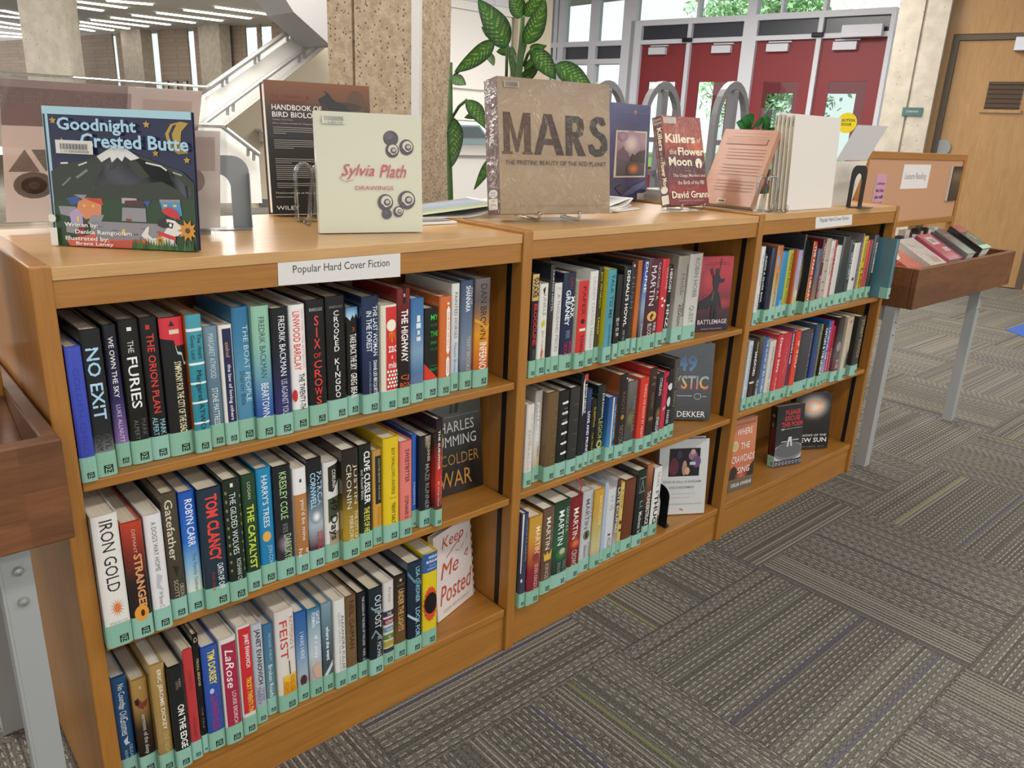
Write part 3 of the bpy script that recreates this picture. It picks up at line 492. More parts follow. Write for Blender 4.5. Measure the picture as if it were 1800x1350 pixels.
row(0, 2, A3, 'novels on the left bookcase bottom shelf', (170, 1020, 4.0909), [
 (190,1405,303,1372, 228,662, 'blue book with silver script title', 'silver-script book', '1f4a72,224e78,1d4468', [T('No Country','d0dce4',.07,.3,.5,.5,.008),T('for Old','d0dce4',.26,.4,.44,.5),T('Gnomes','d0dce4',.4,.57,.5,.5,.008),P('c8d8e0',(.3,.62),(.5,.6),(.6,.58),(.55,.64),(.7,.66),(.4,.67)),T('DELILAH','a8c0d0',.68,.82,.2,.7),T('KEVIN','a8c0d0',.72,.82,.18,.36)]),
 (312,1385,437,1350, 385,672, 'gold and black photographic book', 'photo-topped black book', 'a8884a,a07c44,3a2a1c,181512,151312', [H('w','d8d0b8',.45,.6,.07,.1),P('7a3a28',(.15,.24),(.4,.2),(.55,.24),(.9,.22),(.8,.28),(.55,.31),(.3,.28)),P('2a1a14',(.1,.2),(.35,.18),(.35,.25),(.15,.25)),T('sermons of the sleep','d0ccc4',.36,.78,.34,.5)]),
 (440,1372,567,1340, 525,562, 'thick gold-brown book with white author', 'gold-brown book', 'a88a52,a08048,a08450,8a6a36', [T('ERIC JEROME DICKEY','ece4d4',.05,.6,.34,.55,.014),T('ONE NIGHT','c8b070',.62,.84,.34,.6)]),
 (575,1340,688,1310, 655,577, 'black book with bold white title', 'bold-titled black book', '1b1e1e,191c1c', [T('VAN','a89888',.12,.2,.16,.7),T('DIEPEN','8a7a70',.14,.22,.16,.5),T('ON THE EDGE','ecebe6',.37,.8,.44,.6,.022)]),
 (692,1285,762,1262, 745,457, 'slim red book', 'slim red book', 'b83a3c,b4383a', [T('CHURCHES','8a2a2c',.18,.36,.34,.5),T('HUNDRED','8a2a2c',.6,.8,.3,.5)], {'side':'d8d0c4'}),
 (767,1235,807,1225, 790,357, 'slim black book with tan title', 'tan-titled slim book', '141514', [T('G','b8a878',.02,.06,.6,.5,.01),T('TROLL BRIDGE','c8b47c',.19,.42,.4,.5,.012),T('THE TALE','8a7a5a',.6,.78,.26,.5)]),
 (812,1205,928,1175, 920,423, 'royal blue book with yellow author', 'royal blue book', '2f55a4,2c50a0,2a4c98', [T('TIM DORSEY','e8d850',.04,.36,.44,.55,.02),O('a8c0e8',.42,.42,.14,.025,10),T('CLOWNFISH BLUES','9a3a78',.45,.8,.44,.5,.018)]),
 (932,1160,1055,1130, 1060,362, 'white book with crimson panel', 'crimson-panelled book', 'd8d4d0', [R('a02844',.1,.98,.04,.825),T('LaRose','f0e4e6',.1,.46,.48,.5,.006,.3),T('LOUISE ERDRICH','e8d4d8',.5,.81,.24,.62)]),
 (1060,1095,1155,1070, 1160,278, 'bright red book with white author', 'bright red book', 'd0d0cc', [R('c42c30',.1,1,.02,.8),T('JANET EVANOVICH','f0e8e8',.08,.38,.4,.6,.014),T('TRICKY TWENTY-TW','e8d048',.47,.8,.38,.6,.014)]),
 (1155,1025,1230,1000, 1245,272, 'silver book with black author', 'silver book', 'b8bcc4,b0b4bc,a8acb8', [T('JANET EVANOVICH','1c1c20',.05,.6,.56,.5,.014),T('TOP SECRET','6a5a8a',.64,.78,.3,.7),T('TWENTY','5a4a80',.62,.8,.34,.3)]),
 (1232,965,1300,940, 1318,277, 'blue-grey book with white title', 'blue-grey book', '3f6f98,4a7690,5f8a90,6f938c', [T('MICHAEL PHELPS','a8c0cc',.1,.4,.26,.6),T('Broken Roads','e4ecec',.44,.8,.4,.5)]),
 (480,900,3.857),
 (32,1345,168,1305, 195,612, 'thick white and yellow book', 'white-yellow book', 'd4ccc4,d8d4cc,d8d2c8,d8c890', [T('RAYMOND E','b05a50',.08,.4,.2,.82),T('FEIST','c4423c',.1,.48,.4,.4,.004),LN('4a3020',.05,(.62,.5),(.66,.72)),V(['e0c050','d8a020','c88a1c'],.25,.98,.64,.83),T('KING ASH','a8641c',.66,.82,.26,.75),T('ASH','d07818',.7,.8,.3,.42)]),
 (173,1280,248,1255, 275,637, 'blue book fading to clouds', 'cloud-blue book', '2a5c9c,3f6ea4,7f9cb8,a8b4bc,5a3a3c', [T('I WAS HERE','d0dce8',.22,.52,.34,.5),O('4a2c30',.5,.76,.3,.06)]),
 (250,1250,340,1220, 370,612, 'pale blue photographic book', 'pale blue book', '3f7898,9cb4c0,bac8ce,a89c98,d8c0ac', [T('GAYLE','e0e8ec',.04,.18,.28,.75,.01),T('FORMAN','e0e8ec',.04,.2,.28,.4,.01),T('if i stay','f0f0f0',.3,.56,.34,.5,.008),P('c8a894',(.2,.66),(.6,.6),(.9,.7),(.8,.8),(.4,.78))]),
 (342,1215,413,1190, 445,578, 'grey-teal book with typed title', 'grey-teal book', '7c98a4,5f7c88,485c66,3a464c,8a9498', [T('where she went','eef0f0',.26,.64,.36,.5,.016),LN('c8ccd0',.06,(.1,.82),(.6,.74),(.95,.68))]),
 (417,1195,500,1165, 530,557, 'white book with grey two-line lettering', 'two-line white book', 'd8d8d4', [T('ALEXANDRA FULLER','3a3a3a',.18,.8,.24,.72),T('QUIET UNTIL THE THAW','a0a09c',.14,.8,.22,.4)]),
 (503,1155,573,1130, 600,537, 'bronze brown book with dark author', 'bronze book', '6a5236,745a3a,66502f', [T('NEIL GAIMAN','3a2c1c',.05,.6,.46,.5)]),
 (580,1125,640,1100, 662,517, 'slim black book with long title', 'long-titled slim book', '1c1e22,1d2024', [T('THE OCEAN AT THE END OF THE LANE','c0c4c8',.05,.62,.26,.6,.006),T('NEIL G','c0c4c8',.66,.8,.26,.6)]),
 (642,1100,747,1070, 772,482, 'teal-black book with large pale title', 'pale-titled teal-black book', '1c2c32,182428,14191c,182226,1c2a30', [T('OUTPOST','c8d4d6',.08,.46,.46,.6,.008),T('W. MICHAEL','c0ccd0',.55,.82,.32,.66),LN('7a9098',.03,(.1,.2),(.5,.26),(.9,.28)),LN('7a9098',.03,(.1,.55),(.4,.48),(.9,.6))]),
 (748,1030,818,1010, 845,442, 'white book with coloured name bands', 'banded white book', 'd4cfca', [T('Ariana','8a8680',.06,.24,.3,.6),R('3a3348',0,1,.34,.405),R('7a2436',0,1,.43,.5),R('6a8ea0',0,1,.53,.59),R('5f7a3a',0,1,.62,.68),R('a89a3a',0,1,.7,.77),R('3a3340',0,1,.79,.84),H('THE','e8e8e8',.3,.7,.355,.39),H('HUSBAND','e8e8e8',.15,.85,.445,.485),H('FROM','e8e8e8',.25,.75,.545,.575),H('M.','e8e8e8',.4,.65,.635,.665)]),
 (822,990,900,965, 915,402, 'black book with gold lettering', 'gold-lettered book', '2a241f,33291f,4a3820,6a4f2a,2f281e', [R('c8b890',.4,.58,.04,.07),H('GILBERT','8a7c5c',.2,.8,.1,.12),T('UNDER THE LIGHTS','c89c5c',.16,.66,.46,.5,.026)]),
 (905,955,1005,925, 1018,312, 'dark blue book with cyan author', 'cyan-lettered book', '1c2f44,182a3c,14202c,162834', [T('LISA GARDNER','8fc8d8',.06,.44,.28,.66,.008),T('LOOK FOR','9fd0dc',.5,.82,.3,.66,.008),LN('5a7c90',.04,(0,.1),(.4,.2),(.9,.24)),LN('a8c4cc',.03,(0,.55),(.6,.64))]),
 (1010,890,1105,870, 1140,242, 'yellow and blue book with red sunburst', 'red-sunburst book', 'd8c01c', [R('2f5c9c',0,1,0,.2),H('HARUKI','e8ecf0',.35,.95,.03,.06,.01),H('MURAKAMI','e8ecf0',.2,.97,.075,.105,.01),H('KILLING','c8d4e4',.4,.85,.125,.14),H('COMMENDATORE','c8d4e4',.25,.95,.155,.175),P('d0482a',*[(.5+(.49 if i%2==0 else .42)*math.cos(PI*i/20),.545+(.195 if i%2==0 else .17)*math.sin(PI*i/20)) for i in range(40)]),O('141210',.52,.535,.44,.115)]),
])
B1 = 'top shelf, middle bookcase'; B2 = 'middle shelf, middle bookcase'; B3 = 'bottom shelf, middle bookcase'
row(1, 0, B1, 'novels on the middle bookcase top shelf', (910, 430, 4.2857), [
 (77,1005,125,995, 165,217, 'black book with yellow cap', 'yellow-capped book', '1a1818', [R('c8a860',0,1,0,.25),T('STAR','26201a',.03,.22,.4,.72,.03),T('WARS','26201a',.03,.22,.42,.28,.03),T('BLOODLINE','c8303a',.28,.68,.52,.5,.022),T('GRAY','5a7078',.72,.82,.36,.5)]),
 (130,995,195,975, 235,287, 'white book with script and stains', 'stained white book', 'd8d6cc', [P('26262c',(.3,.06),(.6,.03),(.5,.13)),T('UNKLE','8a8c88',.12,.34,.32,.55),P('b8c020',(.3,.42),(.6,.38),(.7,.44),(.4,.47)),T('Jim Cy','8a8a84',.5,.68,.26,.5),LN('c8502c',.09,(.55,.7),(.4,.8)),T('Wrigley','a8a49c',.72,.82,.3,.6)]),
 (203,980,237,970, 292,148, 'dark leafy book with white edge', 'dark leafy book', '24262a,34363a,1c1c1e,2a2420', [T('HUMAN HOTEL','e0e0e0',.05,.42,.3,.6)]),
 (240,970,297,955, 345,282, 'plain white book with grey title', 'grey-titled white book', 'd4d2ce', [H('THE','a0a09c',.3,.7,.05,.07),T('A THOUSAND PIECES','8a8884',.12,.76,.36,.5)], {'side':'8a2c30'}),
 (303,950,395,935, 440,205, 'navy book with bold white author', 'bold-lettered navy book', '20283e,1f2a48,1c2644,2a2034', [T('DAN','8a2c3c',.05,.16,.3,.6),T('MARK','e8ecf0',.24,.46,.34,.76,.02),T('GREANEY','e8ecf0',.17,.53,.36,.36,.02),T('GRAY MAN NOVEL','8fa0b8',.58,.66,.34,.5),T('MISSION','a8305a',.7,.84,.28,.74,.014),T('CRITICAL','a8305a',.7,.84,.28,.36,.014)]),
 (402,935,492,925, 545,267, 'cream book with red spine', 'red-spined cream book', 'c83232', [T('PAPER','4a1a18',.06,.38,.34,.5),O('3a1614',.5,.45,.2,.03,8),R('e8d8c8',.2,.8,.53,.56),T('TOWNS','4a1a18',.6,.83,.34,.5)], {'side':'d8d2bc'}),
 (497,928,557,905, 617,192, 'white book with pale lettering', 'pale-lettered white book', 'd8d6d2', [T('LAUREN TARSHIS','a8a6a2',.06,.56,.34,.5),T('TARGON','9a9894',.58,.8,.34,.5)]),
 (562,895,597,885, 655,162, 'dark book with yellow title', 'yellow-titled dark book', '2c2a24,3a3628,4a4428', [T('Jim Grisham','c8b040',.05,.42,.5,.5,.01),T('Lawyer','d8b838',.52,.7,.56,.5,.014)]),
 (607,895,690,880, 745,182, 'teal book with yellow cover', 'teal-yellow book', '4a98a4,4a8fa0,5a9cac', [T('TALK TO ME','1f3a44',.05,.52,.38,.5,.004),T('JOHN KENNEY','24404a',.58,.82,.32,.5)], {'side':'c8c42c'}),
 (705,870,742,857, 785,225, 'black book with small boxed words', 'boxed-word black book', '1c2226,171b1e', [H('HOW','d8d8d0',.2,.8,.5,.55,.01),H('TO','d8d8d0',.3,.7,.56,.6,.01),H('STOP','d8d8d0',.2,.85,.62,.66,.01),H('TIME','d8d8d0',.2,.85,.68,.72,.01)]),
 (748,852,800,835, 845,157, 'black book with block white title', 'block-titled black book', '1a1c1d,161819', [T('DENALI\'S HOWL','e8e8e4',.05,.66,.46,.55,.02),T('ANDY HALL','a8a8a4',.7,.82,.28,.5)]),
 (803,830,834,817, 880,127, 'slim charcoal book with grey title', 'slim charcoal book', '26292c,2a2f34,22262a', [R('d8d8d4',.3,.6,.03,.055),T('HUSH','5f7078',.16,.5,.6,.5),T('JOHN HART','4a545a',.54,.83,.5,.5)]),
 (838,820,880,812, 935,117, 'burnt orange book', 'burnt orange book', 'a85a2a,b0622c,c06a2c,8a4a24', []),
 (882,815,924,808, 985,115, 'blue desert-pictured book', 'desert-blue book', '2c3f7c,4a68a8,8a9cb4,5a5a5c,2c2c3c', [T('DUNE','e8ecf4',.02,.34,.6,.5,.012),T('MENTATS','a8b8d0',.42,.62,.3,.5),T('SISTERHOOD','d8dce4',.68,.83,.4,.5)]),
 (928,800,1022,780, 1083,102, 'maroon book with silver author', 'maroon book', '4a2630,47242e,44202a', [T('GEORGE R.R.','c8b0b4',.04,.46,.2,.8),T('MARTIN','e0d4d4',.07,.5,.38,.36),O('d8b060',.5,.62,.36,.055),P('5a2430',(.35,.62),(.5,.585),(.65,.61),(.5,.64),(.6,.66),(.4,.655)),T('FIRE &','e0d4d4',.7,.84,.24,.78),T('BLOOD','e0d4d4',.7,.84,.32,.38)]),
 (1028,775,1078,762, 1150,102, 'bright red book with paw prints', 'paw-print red book', 'c02c34,c43038', [T('WARTIME','e0a8a8',.1,.34,.3,.72),O('f0d8d4',.3,.44,.16,.016),O('f0d8d4',.7,.47,.16,.016),O('f0d8d4',.4,.52,.16,.016)]),
 (1083,745,1113,735, 1180,148, 'black book with white ragged title', 'ragged-titled book', '1c1c1e', [T('HEROIN','e8e8e4',.05,.34,.6,.5,.02),T('HNZ','d8d8d4',.5,.8,.66,.5,.03)], {'side': '141414'}),
 (1117,745,1225,725, 1310,77, 'thick silver-grey book', 'silver-grey book', '8a8678,94928a,a8a89e,b0b2a8', [T('Hobb','6a665a',.2,.44,.34,.5),LN('2c2a28',.05,(.82,.1),(.82,.7)),T('FOOL\'S','5a5850',.55,.7,.2,.7),T('ASSASSIN','4a4840',.55,.8,.26,.45)]),
 (1230,720,1325,700, 1412,60, 'thick pale grey book', 'pale grey book', 'a8a49c,b4b2ac,c4c4be,c8cac4', [T('ROBIN HOBB','6a675f',.05,.5,.32,.55),T('QUEST','7a7870',.6,.8,.4,.45)]),
])
row(1, 1, B2, 'novels on the middle bookcase middle shelf', (900, 600, 4.5), [
 (85,1155,145,1140, 182,488, 'slim white book', 'slim white book', 'd8d4cc,d4d0c8,d0cfca', [T('THE LEMON TREE','b8b4ac',.1,.5,.22,.65),T('ESMERALDA','a8a49c',.3,.8,.26,.4)]),
 (148,1120,205,1098, 262,373, 'silver book with white bold author', 'bold-lettered silver book', 'a09a94,b4b0ac,d0d0cc,c8b8a0,a07a48', [T('JOHN IRVING','f0f0ec',.12,.54,.44,.4,.02),T('AVENUE OF','5a5a58',.6,.72,.2,.6)]),
 (210,1110,330,1085, 378,387, 'thick plain brown book', 'thick brown book', '6a5338,66502f,5c4628', [H('THE','8a7450',.55,.8,.18,.2),H('ROSE','8a7450',.5,.85,.28,.3),H('IN THE','8a7450',.5,.85,.38,.4),H('WILDER','8a7450',.4,.9,.48,.5),H('JACK','8a7450',.45,.85,.7,.72),H('KEROUAC','8a7450',.35,.9,.76,.78)]),
 (333,1078,412,1055, 475,372, 'black book with white birds', 'white-birds black book', '191b1d', [q for i in range(6) for q in (O('e4e4e0',.45,.14+.115*i,.2,.014,8),O('e4e4e0',.7,.135+.115*i,.16,.016,8))]+[H('THE','9a9a98',.35,.7,.19,.205),H('WINTER','9a9a98',.25,.8,.25,.27),H('OF THE','9a9a98',.3,.75,.32,.34)]),
 (417,1048,495,1030, 560,347, 'charcoal grey book', 'charcoal grey book', '34322f,302f2e,2c2b2a', [H('LEAVING','6a6864',.3,.8,.18,.2),H('IN','6a6864',.4,.7,.36,.38),H('THE','6a6864',.3,.8,.52,.54),H('GHOST','6a6864',.3,.8,.7,.72)]),
 (500,1020,550,1005, 625,247, 'tall black book with red cap', 'red-capped tall book', '1a1c1e,1b1d22', [R('b84a40',.35,1,0,.07),T('JUSTICE LEAGUE','e4e4e4',.1,.4,.34,.65,.016),LN('d8d8dc',.2,(.3,.06),(.4,.4))]),
 (553,1000,590,985, 655,367, 'dark purple book with white title', 'dark purple book', '2c3f6a,2a3050,241f34,2a2030', [T('LOVE AND PRUNO','ece8f0',.28,.82,.5,.5,.016)]),
 (595,978,633,968, 695,442, 'short black book with yellow title', 'short black book', '1a1a14,16170f', [T('SLEEPING','b89a28',.12,.42,.4,.6,.012),T('THE TELLER','b8a048',.5,.8,.3,.5)]),
 (637,965,697,940, 765,332, 'dark green-black book with title emblem', 'dark green-black book', '1c2826,1a2422,171f1c', [T('JULIE KAGAWA','e0e4e0',.1,.42,.3,.6,.01),T('LEGION','a8a858',.42,.72,.52,.5,.006),O('b8b060',.5,.76,.36,.05),O('3a3a1c',.5,.76,.2,.028)]),
 (705,950,790,930, 840,428, 'navy book with cream stripe', 'navy-cream book', '26508a,2c5c98,3a7ab0,4a98bc', [R('d0ccbc',.38,.56,.0,.82),T('THE DREAM ON WIND','a8d0dc',.12,.7,.26,.78),O('1c3c68',.8,.7,.1,.04)]),
 (793,935,865,910, 925,252, 'tall black book with copper side', 'copper-sided black book', '221f1f,1d1a1b,24201f,2c221c', [R('e0e0dc',.65,.78,.04,.06),T('KNOTS','6a5a50',.2,.45,.4,.5),O('a08040',.5,.5,.2,.03),T('NOTON','8a7a70',.6,.82,.46,.5)], {'side':'8a4a28'}),
 (870,890,945,875, 995,303, 'mottled grey book', 'mottled grey book', '6a6864,5c5a56,4c4a44,4a4a48,3c3c3c', [G('7a7444','4c4a44',.4,.5,.4,.14),T('TIMETELLER','7a7870',.2,.7,.3,.7)]),
 (950,880,1028,860, 1080,278, 'scarlet book with pale title', 'scarlet book', 'c8352a,cc3a2c,c43428', [T('THINGS WE KNOW BY HEART','f0b8a8',.08,.8,.3,.55,.004)]),
 (1032,860,1090,835, 1150,203, 'tall dark brown book with red side', 'red-sided brown book', '3a2824,34221f,2c1e1a,34211c', [H('THE','a8905a',.3,.7,.1,.13),H('ICE','a8905a',.3,.7,.18,.21),T('NOVEL','8a7050',.3,.5,.3,.5),H('KERR','b8a078',.25,.8,.6,.64)], {'side':'b82a22'}),
 (1095,830,1145,808, 1195,248, 'black book with starry title', 'starry-titled book', '1f2022,1b1b1c,241f1c', [T('STARLING','c8c8c8',.06,.3,.4,.5,.01),G('8a6a3a','1c1a1a',.5,.55,.45,.12),T('STARFLIGHT','d8d8d4',.6,.83,.46,.5,.012)]),
 (1148,800,1185,787, 1235,240, 'crimson-pink book', 'crimson-pink book', 'c02a48,bc2c48,b82844', [O('3a1620',.7,.1,.4,.05),P('d88a98',(.2,.5),(.8,.48),(.8,.52),(.2,.54))]),
 (1188,780,1220,765, 1275,212, 'black book with white blotches', 'blotched black book', '1a1a1e', [O('d8d8dc',.5,.25,.5,.05),O('d0d0d4',.4,.46,.36,.07),T('PARKER','c8c8cc',.58,.78,.6,.5,.012)]),
 (1222,770,1265,745, 1335,132, 'tall dark grey book', 'tall dark grey book', '4c4a48,3c3b3a,2e2e2f,24252a', [T('TOLKIEN','8a7c64',.1,.36,.4,.5),T('BEREN','8a7c64',.4,.6,.4,.5)]),
])
row(1, 2, B3, 'novels on the middle bookcase bottom shelf', (890, 760, 4.2184), [
 (80,1300,130,1285, 152,575, 'slim navy book with white edge', 'slim navy book', '34405e,303b58,3a3f48', [T('GEORGE R.R. MARTIN','8a94ac',.06,.5,.24,.7),P('d8d8d4',(0,0),(.2,0),(.1,.62),(0,.62)),O('d8d0d0',.2,.7,.14,.02)]),
 (135,1280,232,1255, 262,603, 'gold-crimson book with stag emblem', 'gold-crimson book', 'c09038,c8963c,b86a34,8a2630,7a2430,6a2028', [T('GEORGE','a87428',.1,.36,.14,.85),T('MARTIN','f0e0c0',.12,.42,.36,.62,.004),O('8a3a40',.55,.46,.24,.05),T('SEVEN KINGDO','e0b8b0',.54,.83,.28,.62)]),
 (240,1200,320,1170, 342,550, 'brown book with golden crown', 'crowned brown book', '6a5242,664e3e,5c4638,6a5040', [T('GEORGE R.R.','8a7462',.05,.4,.16,.82),T('MARTIN','e8dccc',.1,.47,.38,.45,.004),P('d8b048',(.15,.5),(.3,.54),(.45,.49),(.6,.54),(.9,.48),(.8,.6),(.2,.6)),T('KINGS','c8b8a4',.64,.82,.32,.5)]),
 (322,1145,435,1110, 458,492, 'dark green book with stone emblem', 'dark green book', '24402f,2a4c38,2f5a40,26382e,1c2a24', [T('GEORGE R.R.','a8b8a8',.08,.38,.18,.8),T('MARTIN','e4ece4',.1,.5,.34,.42,.004),G('4a8a4a','2a4c38',.55,.6,.45,.09),O('b8b4a0',.58,.58,.18,.035),T('DANCE WI','8a988c',.7,.84,.2,.75),T('DRAGONS','8a988c',.7,.84,.22,.42)]),
 (437,1085,525,1060, 553,463, 'crimson book with red ribbon', 'ribboned crimson book', '7a2428,742226,8a2a28,6a1e22,5c1a20', [T('MARTIN','f0e4dc',.13,.5,.4,.45,.004),G('e07848','8a2a28',.55,.56,.45,.07),T('CROWS','e0c8c0',.64,.83,.4,.5)], {'ribbon': True}),
 (527,1035,602,1010, 648,413, 'silver-white book with dragon eye', 'dragon-eye silver book', 'b8bac0,bcbec2,c4c6c8', [T('GEORGE R.R.','7a7c84',.04,.36,.18,.8),T('MARTIN','5a5c64',.1,.46,.38,.42,.004),O('6a7050',.5,.54,.3,.06),O('2c3424',.5,.54,.12,.04),T('A DANCE','7a7c80',.64,.82,.16,.8),T('DRAGON','6a6c70',.66,.82,.24,.45)]),
 (605,1005,682,980, 735,403, 'golden hazy book', 'golden hazy book', 'c89a38,c09a44,b8a868,c4bc90,9a6a4c', [T('SHARYN MCCRUMB','e8d8a8',.08,.45,.3,.6),T('UNQUIET','d8cca0',.5,.8,.26,.7)]),
 (685,975,708,960, 762,367, 'slim pale blue book', 'slim pale blue book', 'a4b4cc,a8b8d0,a0b4cc', []),
 (710,945,768,928, 825,398, 'plain white paperback-like book', 'plain white book', 'ccd0d4,c8ccd0', [T('H IS','9a9ea4',.1,.3,.4,.5),R('7a3a38',.3,.6,.62,.65),T('RECLUSE','6a6a70',.68,.82,.36,.5)]),
 (772,925,802,915, 870,337, 'white book with dark-lettered spine', 'dark-lettered book', '3a3230,5a4a42,cfc8bc', [R('8a2a2c',.4,1,0,.06),T('LATE ECLIPSES','d8d0c4',.1,.68,.6,.5,.02)], {'side':'c8c8c8'}),
 (805,908,832,892, 905,357, 'cream-yellow book with small figures', 'cream-yellow book', 'd0b868,ccb25c', [T('Land','6a5420',.1,.34,.4,.5),O('3a2c14',.5,.55,.3,.03),O('3a2c14',.5,.66,.3,.02)]),
 (838,880,915,855, 985,320, 'plain rust-brown book', 'rust-brown book', '6a3a26,683824,62331f', [O('8a5a44',.5,.1,.06,.01),T('INK','8a5a44',.78,.84,.3,.5)]),
 (922,845,990,825, 1060,258, 'black-green book with framed figure', 'framed-figure book', '1f2a26,1c2522,17201d', [LN('6a7c74',.02,(.2,.1),(.85,.1),(.85,.28),(.2,.28),(.2,.1)),LN('8a9a92',.03,(.3,.26),(.5,.13),(.7,.26)),T('L.I.','a8b4ac',.4,.5,.3,.55),T('Madness Is','d0d8d2',.54,.82,.34,.55,.006)]),
 (995,787,1040,767, 1100,222, 'dark book with orange top', 'orange-topped dark book', 'b0704a,6a3f2c,1f1b1a,1c1a1a', [T('THUNDERSTRUCK','e0dcd4',.36,.82,.6,.5,.018)]),
 (1043,762,1105,742, 1150,248, 'white book with bold black title', 'bold-titled white book', 'dcdcd8', [T('THE HATE','5a5a5a',.06,.28,.3,.5),H('THE','1a1a1a',.3,.7,.34,.38,.01),T('THUG','141414',.4,.83,.5,.5,.02)], {'side':'26221f'}),
])
C1 = 'top shelf, right bookcase'; C2 = 'middle shelf, right bookcase'
XC = row(2, 0, C1, 'novels on the right bookcase top shelf', (1300, 400, 6), [
 (122,1040,166,1025, 280,197, 'slim white book with grey title', 'slim white book', 'd4d4cf', [T('SAVOR','8a8a88',.1,.5,.3,.5),T('SAYRAFI','8a8a88',.6,.8,.34,.5)]),
 (168,1018,206,995, 310,268, 'dark slim book with white title', 'white-titled slim book', '24282c,1f2226', [T('INSIDE A SILVER BOX','e0e0de',.04,.7,.5,.5,.014)]),
 (208,1010,300,990, 415,207, 'thick plain midnight-navy book', 'midnight-navy book', '22263a,20243a,1e2236', []),
 (303,988,365,975, 490,182, 'cream-gold landscape book', 'cream-gold book', 'b06a3a,b87a44,c0a068,b8b49c,b4b8ac', [O('8a9cac',.3,.2,.2,.08),T('GOOD FORTUNE','6a5a3a',.35,.8,.3,.4)]),
 (370,965,435,945, 545,242, 'bright azure book', 'azure book', '2f86b4,2a80b0', [T('THE','d8e8f0',.72,.82,.4,.6)]),
 (437,940,490,928, 598,227, 'lime green book', 'lime green book', 'a4a838,a8ac34,a0a43a', [T('FANNIE FLAGG','3a4a2c',.06,.56,.4,.5),T('WONDER','6a7034',.6,.8,.3,.5)], {'side': '1c2420'}),
 (492,945,540,932, 640,237, 'orange-red book', 'orange-red book', 'b8502c,b44a2a', []),
 (545,930,592,915, 690,232, 'lavender and yellow book', 'lavender book', '9a90b0,a098b4,a8a0b0,c0b870,b8b470', [T('LIANE','d4cce0',.1,.3,.4,.5),O('d0ccc0',.5,.66,.3,.06)]),
 (596,912,618,895, 750,68, 'tall slim dark book', 'tall slim dark book', '3a3c40,26282c,8a7a5c,2a2826,1f1c1a', []),
 (620,928,690,910, 780,147, 'yellow book with black figure', 'black-figure yellow book', 'c89838,cc9c38,c89634', [P('141416',(.3,.06),(.6,.05),(.7,.2),(.6,.3),(.8,.45),(.5,.6),(.3,.8),(.2,.8),(.35,.5),(.2,.3))], {'side':'24221f'}),
 (692,905,735,888, 825,147, 'red book with white title', 'white-titled red book', 'c0342c,c4382e', [T('THE PARIS LIBRARY','f0e8e4',.05,.83,.5,.5,.012)]),
 (737,900,798,882, 850,225, 'grey-blue and tan book', 'grey-blue tan book', '5a6474,4c5668,7a6a54,b08058', [T('CHAMBER','9aa4b4',.2,.45,.34,.5)]),
 (800,880,836,866, 935,122, 'maroon book with vertical white title', 'maroon book', '5a2430,541f2c', [T('VERDICT','e4d4d4',.05,.32,.5,.5,.01),T('BRANCH HIGH','d8c4c4',.5,.82,.46,.5,.008)]),
 (838,870,888,852, 970,112, 'cream book with grey marks', 'grey-marked cream book', 'a89c8c,b4a898,b8a8a0,b09890', [LN('5a5048',.012,(.2,.3),(.6,.3)),LN('5a5048',.012,(.3,.45),(.7,.45)),LN('5a5048',.012,(.1,.6),(.5,.6)),LN('5a5048',.012,(.3,.72),(.7,.72))]),
 (890,860,958,838, 1065,127, 'crimson and white book', 'crimson-white book', 'ccc4bc', [R('a82c3c',.5,1,0,.84),T('GUTENBERG','d8b0b4',.1,.8,.28,.76),T('C. COX','b88a88',.1,.5,.3,.25)]),
 (960,835,1018,808, 1095,182, 'white-sided book', 'white-sided book', 'd0cec8,cccac4', []),
 (1020,805,1105,790, 1170,90, 'slate-black book', 'slate-black book', '2e3638,333c3e,2a3234,23292c', []),
 (1108,795,1155,778, 1220,122, 'dark teal-grey book with white author', 'dark teal-grey book', '343f42,313b3e,2c3538', [O('8aa0a4',.5,.06,.14,.02),T('NORA ROBERTS','c8d0d2',.2,.62,.4,.5,.008),T('SHELTER','8a9498',.68,.82,.3,.5)]),
 (1158,775,1224,752, 1300,152, 'white book with brown seal', 'sealed white book', 'd0d0cc', [O('5a4a40',.5,.62,.2,.03)], {'side':'24282a'}),
 (1226,768,1244,755, 1370,58, 'tall grey book with black dots', 'dotted grey book', '7a7478,8a8488,857f84', [q for i in range(11) for q in (O('1f1c20',.32,.05+.07*i,.16,.02,8),)]+[T('MURDER','e8e4e8',.14,.4,.4,.72,.014),T('NOVEL','c8c4c8',.55,.75,.36,.72)]),
 (1246,765,1300,738, 1428,78, 'yellow book with black lettering', 'yellow book', 'ccb020,c8ac1c', [R('4a4010',.3,.8,.06,.07),T('R. RUSSO','3a3410',.5,.82,.5,.5,.016),T('CHANCES','6a5c18',.1,.4,.3,.5)]),
 (1305,745,1352,722, 1460,118, 'red book with white edge', 'white-edged red book', 'b83c38,b43a36', [R('d8d4d0',.75,1,0,.84),LN('5a1c1c',.012,(.1,.5),(.6,.5)),LN('5a1c1c',.012,(.1,.55),(.6,.55))]),
 (1356,735,1413,715, 1535,68, 'black-grey book with white plaque', 'plaqued grey book', '4c4c50,3a3c40,26282c,1c1e20', [R('d0d0cc',.35,.7,.12,.6),T('THE MERCY SEAT','24262a',.14,.58,.22,.52,.008)]),
], fit=2.7)
